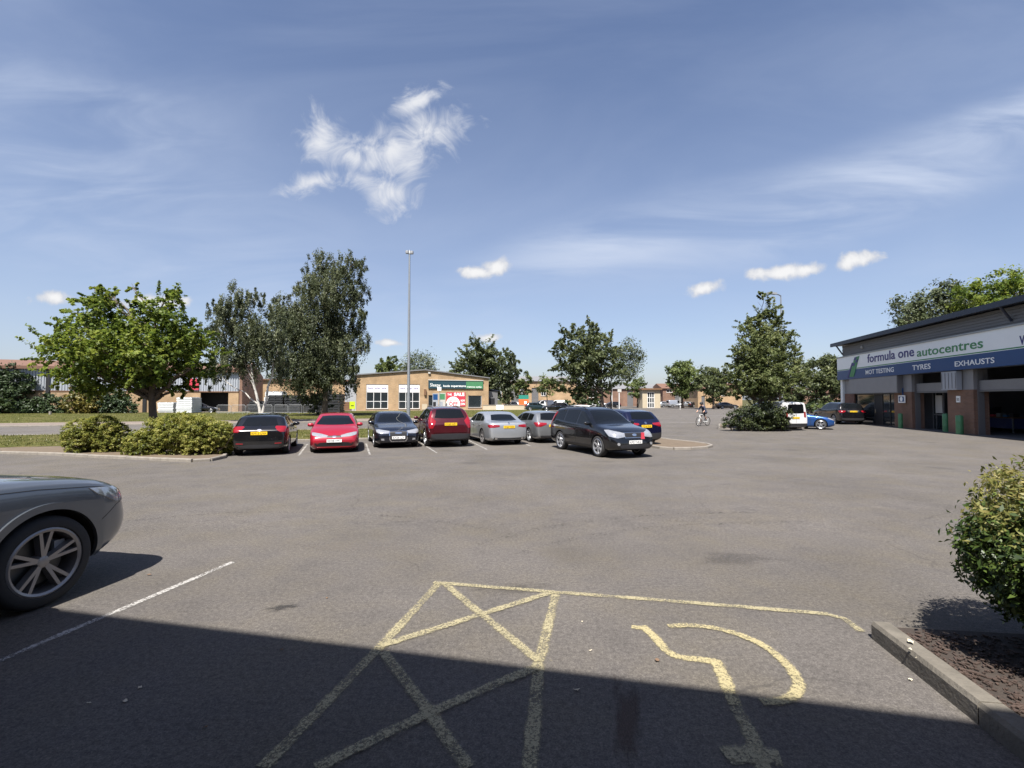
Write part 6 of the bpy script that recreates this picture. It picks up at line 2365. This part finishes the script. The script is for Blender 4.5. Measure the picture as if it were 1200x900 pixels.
E = [(0, 1), (1, 2), (2, 3), (3, 4), (4, 5), (5, 6), (0, 7), (7, 8), (8, 9), (9, 10), (10, 11), (11, 12), (0, 13), (13, 14), (14, 15), (15, 16), (16, 17), (17, 18),
     (3, 19), (19, 20), (20, 21), (21, 22), (22, 23), (3, 24), (24, 25), (25, 26), (26, 27), (27, 28)]
me = bpy.data.meshes.new('p'); me.from_pydata([v[0] for v in V], E, [])
o = temp(me)
sk = o.modifiers.new('s', 'SKIN'); sk.use_smooth_shade = True
for i, v in enumerate(V): o.data.skin_vertices[0].data[i].radius = (v[1], v[1])
o.data.skin_vertices[0].data[0].use_root = True
ss = o.modifiers.new('u', 'SUBSURF'); ss.levels = ss.render_levels = 2
bmesh_ = eval_mesh(o); bpy.data.objects.remove(o)
mi = []
for pl in bmesh_.polygons:
    c = pl.center
    m_i = 1
    if c.z > 1.50 and c.x > .08: m_i = 0
    elif abs(c.y) > .235 and c.x > .22: m_i = 0
    elif c.z < 1.03 and c.x > -.6 and abs(c.y) < .24: m_i = 2 if (c.z > .74 or c.z < .24 or (c.y > 0 and c.z < .50)) else 0
    mi.append(m_i)
bmesh_.materials.clear()
bmesh_.polygons.foreach_set('material_index', mi)
bmesh_.polygons.foreach_set('use_smooth', [True] * len(bmesh_.polygons))
link('body', bmesh_, [SK, CL, SH], person)
b = MB(); b.lathe([(.118, -.01), (.122, .03), (.10, .09), (.05, .125), (0, .13)], o=(0, 0, 0), n=18)
hm = b.build('helmet', M['ink'], person); hm.location = (.175, 0, 1.675); hm.rotation_euler = (0, R(18), 0); hm.scale = (1.2, .95, 1)
b = MB(); b.lathe([(0, .03), (.014, .01), (.018, -.02), (0, -.03)], o=(.285, 0, 1.63), n=8); 
for s in (-.038, .038): b.lathe([(0, .012), (.012, 0), (0, -.012)], o=(.268, s, 1.655), n=8, mi=1)
b.lathe([(0, .006), (.025, 0), (0, -.006)], o=(.262, 0, 1.585), n=8, mi=2)
b.build('face', [SK, M['ink'], M['sign_red']], person)

# ------------------------------------------------------------------ trees
b0 = Vector(at(180, 480, 18.2)); b0.z = -.22
tree('maple_tree', 'bright green young maple on the island above the variegated bushes', b0, px_lobes(b0, 18.2, [
    (109, 349, 16.1), (109, 372, 21.8), (79, 402, 21.8), (60, 408, 11.4), (101, 420, 28.6), (137, 356, 16.1), (140, 382, 28.6), (149, 425, 33.6), (200, 354, 14.2), (203, 378, 27.7),
    (188, 415, 37.0), (225, 400, 21.0), (219, 432, 21.0), (125, 442, 20.2), (178, 444, 23.5), (96, 440, 14.2), (242, 428, 9.5), (204, 452, 12.3), (147, 334, 5.7), (102, 334, 6.6), (204, 346, 6.6), (116, 342, 8.5), (72, 385, 8.5), (140, 410, 28.6, 1.6), (193, 400, 28.6, 1.6), (149, 410, 28.6, -1.6), (203, 420, 25.2, -1.5), (105, 402, 23.5, 1.2)], 1.6),
    50000, .115, LF['maple'], tr=.17, fork=.42, clump=.17, per=55, aspect=.75, up=.8, shell=.45, spray=.85)
b1 = Vector(at(306, 480, 40)); b1.z = -.25
tree('birch_tree', 'slender weeping birch with forked white trunk behind the black hatchback', b1, px_lobes(b1, 40, [
    (283, 352, 22), (298, 345, 12), (270, 380, 26), (300, 385, 26), (258, 415, 22), (285, 420, 24), (318, 408, 22), (248, 385, 14), (255, 360, 12), (330, 372, 16), (245, 440, 14), (322, 430, 16), (330, 395, 20),
    (290, 400, 22, 2), (280, 370, 18, -2), (310, 390, 20, -2)], 2.2), 36000, .21, LF['birch'], bark='birch_bark', tr=.13, fork=.22, strand=1.3, clump=.34, per=44, hang=.55, aspect=.4, shell=.4,
    stems=[((0, 0), (-1.9, 0), 9.0), ((.0, 0), (1.5, .3), 8.0)])
b2 = Vector(at(380, 480, 56)); b2.z = -.25
tree('birch_tree', 'tallest dark weeping birch standing over the black stacks', b2, px_lobes(b2, 56, [
    (375, 312, 22), (400, 312, 24), (420, 310, 14), (362, 335, 22), (390, 340, 30), (415, 340, 20), (422, 368, 14), (350, 365, 26), (385, 372, 32), (412, 385, 22), (340, 395, 26), (372, 405, 34), (405, 410, 26),
    (424, 408, 12), (335, 425, 24), (365, 435, 32), (398, 438, 26), (412, 432, 16), (330, 360, 16), (350, 445, 22), (345, 380, 22), (380, 390, 32, 2.5), (390, 350, 26, -2.5), (360, 420, 30, 2.5), (370, 380, 26, -2.5)], 3),
    95000, .27, LF['birch'], tr=.33, fork=.25, strand=1.1, clump=.32, per=44, hang=.5, aspect=.42, shell=.35)
# trees behind the showroom and further off
def far_tree(name, label, px, Y, spec, n, size, mat, tr=.25, **k):
    q = Vector(at(px, 480, Y)); q.z = -.3
    return tree(name, label, q, px_lobes(q, Y, spec, 2.5), n, size, mat, tr=tr, **k)


far_tree('round_tree', 'small round bright green tree above the showroom roof', 455, 120, [(455, 430, 13), (446, 434, 8), (464, 434, 8), (455, 438, 14)], 4400, .62, LF['far'], clump=.26, per=60, spray=.7)
far_tree('loose_tree', 'loose grey green tree above the roof behind the lamp post', 493, 118, [(482, 424, 10), (493, 421, 11), (503, 427, 9), (478, 431, 9), (498, 434, 14), (486, 436, 12)], 3600, .5, LF['poplar'], clump=.5, per=20, aspect=.4)
far_tree('broad_tree', 'dark broad tree behind the right end of the showroom', 565, 104, [(562, 412, 17), (550, 422, 14), (572, 418, 14), (560, 432, 22), (575, 438, 16), (538, 432, 12), (548, 442, 16), (580, 425, 10), (568, 450, 18), (530, 436, 8)], 17000, .55, LF['oak'], tr=.45, clump=.22, per=60, spray=.8, shell=.45)
far_tree('poplar_tree', 'narrow grey poplar right of the showroom', 597, 100, [(594, 414, 10), (594, 428, 12), (602, 424, 8), (590, 442, 13), (600, 440, 10), (606, 434, 6), (588, 455, 12), (600, 455, 9), (594, 462, 10)], 9500, .5, LF['poplar'], tr=.3, clump=.35, per=34, strand=.6, hang=.3)
far_tree('small_tree', 'small bright tree right of the grey poplar', 614, 98, [(614, 444, 8), (610, 452, 8), (618, 452, 7), (614, 458, 9)], 2400, .45, LF['far'], tr=.15)
far_tree('small_tree', 'thin sapling before the far units left of the central tree', 641, 96, [(640, 445, 7), (647, 450, 7), (634, 454, 7), (643, 456, 8)], 1700, .42, LF['far'], tr=.14, clump=.4, per=24)
far_tree('broad_tree', 'large central broad tree with bare forked trunk beyond the road', 705, 74, [(668, 393, 14), (695, 392, 16), (712, 400, 12), (662, 410, 15), (685, 412, 22), (707, 418, 18), (663, 432, 15), (688, 438, 22), (712, 438, 16), (672, 455, 15), (698, 455, 15),
    (655, 402, 6), (656, 448, 9), (722, 430, 10), (680, 425, 22, 2.5), (690, 415, 20, -2.5), (676, 464, 9), (690, 464, 9)], 22000, .42, LF['oak'], tr=.34, fork=.3, clump=.22, per=60, spray=.8, shell=.45)
far_tree('pale_tree', 'thin pale leaved tree leaning against the large central tree', 716, 78, [(735, 408, 13), (745, 416, 9), (728, 418, 12), (740, 428, 12), (752, 418, 5), (725, 436, 11), (738, 440, 8)], 3800, .38, LF['poplar'], tr=.16, clump=.5, per=18, aspect=.4)
far_tree('small_tree', 'small yellow green tree growing over the cream kiosk', 747, 112, [(745, 447, 9), (738, 452, 6), (752, 452, 8), (745, 458, 9)], 2200, .45, LF['far'], tr=.14)
far_tree('round_tree', 'round bright tree over the far dark parked cars', 800, 104, [(800, 428, 10), (792, 436, 12), (808, 436, 11), (800, 446, 18), (786, 448, 8), (813, 448, 8), (800, 456, 12)], 7600, .55, LF['far'], tr=.3)
far_tree('broad_tree', 'dull green tree left of the cone shaped tree', 836, 96, [(834, 440, 12), (824, 450, 10), (842, 448, 13), (832, 458, 12), (850, 440, 10), (846, 460, 10), (818, 446, 7)], 8000, .5, LF['oak'], tr=.3)
far_tree('broad_tree', 'dull green tree between the cone shaped tree and the workshop', 962, 66, [(950, 432, 14), (965, 428, 12), (980, 430, 12), (948, 450, 14), (966, 448, 16), (984, 446, 10), (940, 462, 10), (960, 466, 12), (978, 464, 10)], 11000, .4, LF['oak'], tr=.28, clump=.35)
far_tree('small_tree', 'small yellow green bush tree beside the black off-roader', 959, 52, [(955, 476, 7), (963, 478, 7), (958, 482, 6)], 700, .25, LF['far'], tr=.08)
far_tree('broad_tree', 'loose tree rising behind the workshop roof', 1090, 52, [(1075, 360, 20), (1095, 348, 18), (1115, 350, 20), (1060, 375, 12), (1088, 375, 26), (1115, 375, 24), (1050, 385, 8), (1130, 360, 16), (1100, 400, 30)], 13000, .33, LF['poplar'], tr=.35, clump=.35, per=34)
far_tree('broad_tree', 'bright green tree behind the workshop at the right edge', 1180, 46, [(1150, 345, 20), (1175, 338, 22), (1200, 336, 22), (1225, 345, 26), (1160, 368, 22), (1190, 370, 28), (1220, 380, 30), (1140, 362, 12)], 15000, .32, LF['maple'], tr=.35, clump=.3, per=36)
b3 = Vector(at(893, 480, 30.6)); b3.z = -.24
tree('cone_tree', 'dense cone shaped green tree growing out of the island hedge', b3, px_lobes(b3, 30.6, [
    (893, 350, 9), (897, 364, 13), (888, 372, 13), (905, 378, 13), (885, 388, 16), (905, 395, 17), (880, 404, 18), (897, 408, 22), (917, 408, 15), (874, 420, 16), (895, 426, 26), (918, 426, 20), (866, 438, 15), (888, 444, 24),
    (915, 444, 22), (932, 436, 11), (860, 450, 12), (882, 453, 16), (905, 454, 16), (924, 452, 12), (938, 446, 8), (852, 446, 9), (870, 458, 9), (908, 459, 9), (863, 420, 5), (935, 411, 5), (895, 430, 24, 1.2), (890, 410, 18, -1.1), (900, 444, 22, 1.4), (890, 444, 20, -1.4)], .7),
    52000, .14, LF['hornbeam'], tr=.15, fork=.15, clump=.22, per=60, aspect=.6, shell=.4, spray=.85)

# shrubs and bushes
def px_bush(name, label, px, py, spec, n, size, mat, Y=None, z=None, **k):
    q = gp(px, py) if Y is None else Vector(at(px, py, Y))
    q.z = gz(q.y) + .06 if z is None else z
    return bush(name, label, q, px_lobes(q, q.y, spec, .35), n, size, mat, **k)


BUSH = 'variegated bushes on the island'
px_bush('variegated_bush', 'smaller clipped variegated bush at the left of the island', 116, 531, [(98, 510, 19), (118, 505, 18), (132, 510, 14), (100, 520, 16), (126, 522, 17), (114, 515, 19, .6), (142, 521, 9), (90, 514, 12)], 60000, .06, LF['privet'], Y=17.3, group=BUSH, clump=.12, shell=.90, up=1.0)
px_bush('variegated_bush', 'wide variegated bush next to the black hatchback', 206, 534, [(168, 519, 17), (185, 508, 20), (210, 505, 22), (235, 506, 20), (252, 512, 18), (175, 522, 17), (205, 520, 20), (235, 522, 18), (258, 522, 13), (210, 512, 24, .7), (240, 514, 20, .7), (154, 525, 9), (262, 508, 10)], 100000, .06, LF['privet'], Y=16.6, group=BUSH, clump=.12, shell=.90, up=1.0)
px_bush('hedge', 'dark clipped hedge around the foot of the cone shaped tree', 893, 502, [(862, 490, 10), (878, 488, 13), (895, 486, 14), (909, 486, 13), (918, 488, 10), (855, 496, 7), (872, 497, 8), (888, 497, 9), (903, 497, 9), (916, 498, 6), (893, 490, 13, .6)], 16000, .12, LF['hedge'], Y=29.6, cat='hedge', clump=.3)
px_bush('conifer_shrub', 'tall dark conifer shrub at the left edge before the clad unit', 8, 486, [(-8, 445, 18), (8, 440, 14), (20, 450, 15), (0, 462, 22), (20, 468, 16), (30, 476, 10), (-18, 470, 20), (8, 478, 12)], 12000, .38, LF['conifer'], Y=66, z=-.25, clump=.3)
px_bush('dark_shrub', 'low dark spreading shrub along the clad unit wall', 56, 486, [(40, 478, 8), (52, 476, 8), (66, 474, 9), (60, 481, 7), (75, 480, 7), (34, 481, 6), (58, 464, 5), (46, 468, 5)], 5000, .32, LF['conifer'], Y=66, z=-.25, clump=.35)
px_bush('golden_shrub', 'golden brown shrub beneath the left side of the maple', 96, 486, [(96, 462, 12), (88, 472, 11), (104, 472, 12), (94, 480, 9), (108, 479, 9), (100, 454, 7)], 7000, .32, LF['gold'], Y=65, z=-.25, clump=.33)
px_bush('dark_shrub', 'dark green shrub beside the golden one under the maple', 130, 486, [(122, 464, 12), (136, 468, 12), (128, 477, 11), (146, 476, 10), (118, 479, 8), (155, 481, 6)], 7000, .32, LF['conifer'], Y=66, z=-.25, clump=.33)
px_bush('ivy_shrub', 'shrubby growth around the foot of the large birch', 372, 486, [(366, 470, 8), (376, 466, 9), (384, 474, 6), (370, 478, 7)], 1500, .3, LF['birch'], Y=58, z=-.25, clump=.4)
px_bush('dark_shrub', 'dark hedge between the central tree and the far white van', 690, 477, [(676, 470, 6), (684, 471, 6), (692, 471, 6), (700, 472, 5), (668, 471, 5)], 1500, .5, LF['conifer'], Y=100, z=-.25, clump=.4)
px_bush('dark_shrub', 'dark growth behind the parked vans near the junction', 950, 486, [(936, 478, 7), (946, 476, 8), (956, 478, 7)], 900, .3, LF['conifer'], Y=60, z=-.25, clump=.4)

# near bush on the right
q = Vector((3.95, 2.75, -.01))
nb = empty('laurel_bush', q, 0, 'large glossy bush with pale young tips at the right edge', 'bush')
lb = [((-.62, .05, .78), (.52, .5, .40)), ((-.30, .15, 1.0), (.60, .55, .36)), ((.25, .0, 1.02), (.65, .6, .42)), ((-.52, -.28, .55), (.45, .4, .34)), ((-.40, .30, .62), (.5, .45, .40)), ((.1, -.5, .75), (.6, .45, .5)), ((.5, .3, .8), (.6, .5, .55)),
      ((-.75, .12, .72), (.30, .3, .24)), ((0, 0, .5), (.6, .6, .35))]
b = MB()
for k in range(46):
    c, r = lb[k % len(lb)]
    d = Vector((random.gauss(0, .6), random.gauss(0, .6), random.uniform(-.3, .9)))
    limb(b, (random.uniform(-.15, .15), random.uniform(-.15, .15), -.03), (c[0] + d.x * r[0], c[1] + d.y * r[1], c[2] + d.z * r[2] * .8), .02, .004, .1, 6)
b.build('stems', M['bark'], nb)
pts, dirs, var = leaf_points(lb, 120000, .15, 26, 0, .84)
LSZ = .042
top_ = (pts[:, 2] > .95 + RNG.normal(size=len(pts)) * .12)
leaves('foliage', pts[~top_], dirs[~top_], var[~top_], LSZ, LF['laurel'], nb, up=.45, aspect=.42, fold=.3, zmin=.1)
leaves('young_tips', pts[top_] + np.array([0, 0, .02]), dirs[top_], var[top_], LSZ * .85, LF['tip'], nb, up=.3, aspect=.36, hang=0, fold=.25)

# grass blades along the verges (nobody could count them)
def grass_field(name, corner_fn, n, hgt, label):
    st_ = RNG.random((n, 2))
    P = np.array([corner_fn(a, b_) for a, b_ in st_])
    v = np.empty((n, 3, 3)); h = hgt * (.5 + RNG.random(n))
    ang = RNG.random(n) * math.pi * 2; w = .012 + .012 * RNG.random(n)
    v[:, 0] = P + np.stack([np.cos(ang) * w, np.sin(ang) * w, 0 * w], 1)
    v[:, 1] = P - np.stack([np.cos(ang) * w, np.sin(ang) * w, 0 * w], 1)
    v[:, 2] = P + np.stack([RNG.normal(size=n) * h * .35, RNG.normal(size=n) * h * .35, h], 1)
    me = bpy.data.meshes.new(name)
    me.vertices.add(n * 3); me.vertices.foreach_set('co', v.ravel())
    me.loops.add(n * 3); me.loops.foreach_set('vertex_index', np.arange(n * 3, dtype=np.int32))
    me.polygons.add(n); me.polygons.foreach_set('loop_start', np.arange(0, n * 3, 3, dtype=np.int32)); me.polygons.foreach_set('loop_total', np.full(n, 3, dtype=np.int32))
    a = me.attributes.new('var', 'FLOAT', 'POINT'); a.data.foreach_set('value', np.repeat(RNG.random(n), 3).astype(np.float32))
    me.update(); me.validate()
    o = link(name, me, [LF['grass']]); o['kind'] = 'stuff'; o['label'] = label


def vb(a, b_):
    p = row(-50 + 63.5 * a, 24.5 + 7.8 * b_); return (p.x, p.y, -.215)


def vf(a, b_):
    p = row(-60 + 86 * a, 49.5 + 33 * b_); return (p.x, p.y, -.245)


grass_field('verge_grass', vb, 26000, .07, 'short dry grass growing on the near verge')
grass_field('far_grass', vf, 26000, .09, 'short dry grass growing on the far verge')

# mulch, fallen leaves and litter in and around the near bed
chips = MB()
inn = [tuple(p) for p in kpts]
for k in range(5200):
    a, c = random.random(), random.random()
    p = k0 - kd * (.03 + 2.6 * a) + kx * (.10 + 2.4 * c ** 1.3)
    s = random.uniform(.004, .016); L_c = s * random.uniform(1, 3)
    chips.box((p.x, p.y, .078 + random.uniform(0, .012)), (L_c, s, .006), random.uniform(0, 3.1))
ch = chips.build('bark_chips', simple('bark_chip', (.055, .036, .028), .9, 0, .8, 9), fix=False); ch['kind'] = 'stuff'; ch['label'] = 'dark bark chips covering the near planting bed'


def fallen_leaf(px, py, size, mat, z, label, grp, hold=None):
    d = ray(px, py); k = (z - CAM_H) / d.z
    x, y = d.x * k, d.y * k
    b = MB()
    n = 10
    a0 = random.uniform(0, 6.28)
    vs = [(0, 0, .006)]
    for i in range(n):
        t = 2 * math.pi * i / n
        r = size * (1.0 if i % 5 == 0 else .55) * random.uniform(.8, 1.1)
        vs.append((math.cos(t + a0) * r, math.sin(t + a0) * r * .7, random.uniform(.001, .012)))
    fs = [(0, 1 + i, 1 + (i + 1) % n) for i in range(n)]
    b.add(vs, fs)
    o = b.build('fallen_leaf', mat, fix=False); o.location = (x, y, z)
    sm_ = o.modifiers.new('t', 'SOLIDIFY'); sm_.thickness = .0015
    tag(o, label, 'leaf', grp)


LP = simple('dry_leaf_pale', (.52, .47, .36), .8, 0, .2, 20)
LD = simple('dry_leaf_brown', (.16, .10, .06), .8, 0, .3, 20)
G1 = 'dry leaves on the near bed kerb'
for px, py, s, z in ((1067, 752, .035, .135), (1079, 763, .032, .10), (1066, 761, .020, .13), (1088, 768, .02, .10), (1075, 771, .016, .1)):
    fallen_leaf(px, py, s, LP, z, 'pale dry leaf lying on the near corner of the bark bed', G1)
fallen_leaf(1067, 797, .022, LP, .004, 'pale leaf scrap lying on the asphalt against the kerb', None)
G2 = 'pale scraps on the foreground asphalt'
for px, py, s in ((164, 806, .022), (147, 822, .024), (104, 824, .014)):
    fallen_leaf(px, py, s, LP, .004, 'pale scrap on the shaded asphalt left of the yellow lines', G2)
for px, py, s in ((676, 809, .022), (692, 763, .012), (682, 729, .012)):
    fallen_leaf(px, py, s, LP, .004, 'pale scrap on the asphalt between the yellow line and wheelchair symbol', G2)
for px, py, s in ((175, 674, .03), (383, 701, .016), (770, 774, .03), (330, 762, .016), (240, 853, .016)):
    fallen_leaf(px, py, s, LD, .004, 'small brown leaf lying on the open foreground asphalt', 'brown leaves on the foreground asphalt')
# SHR
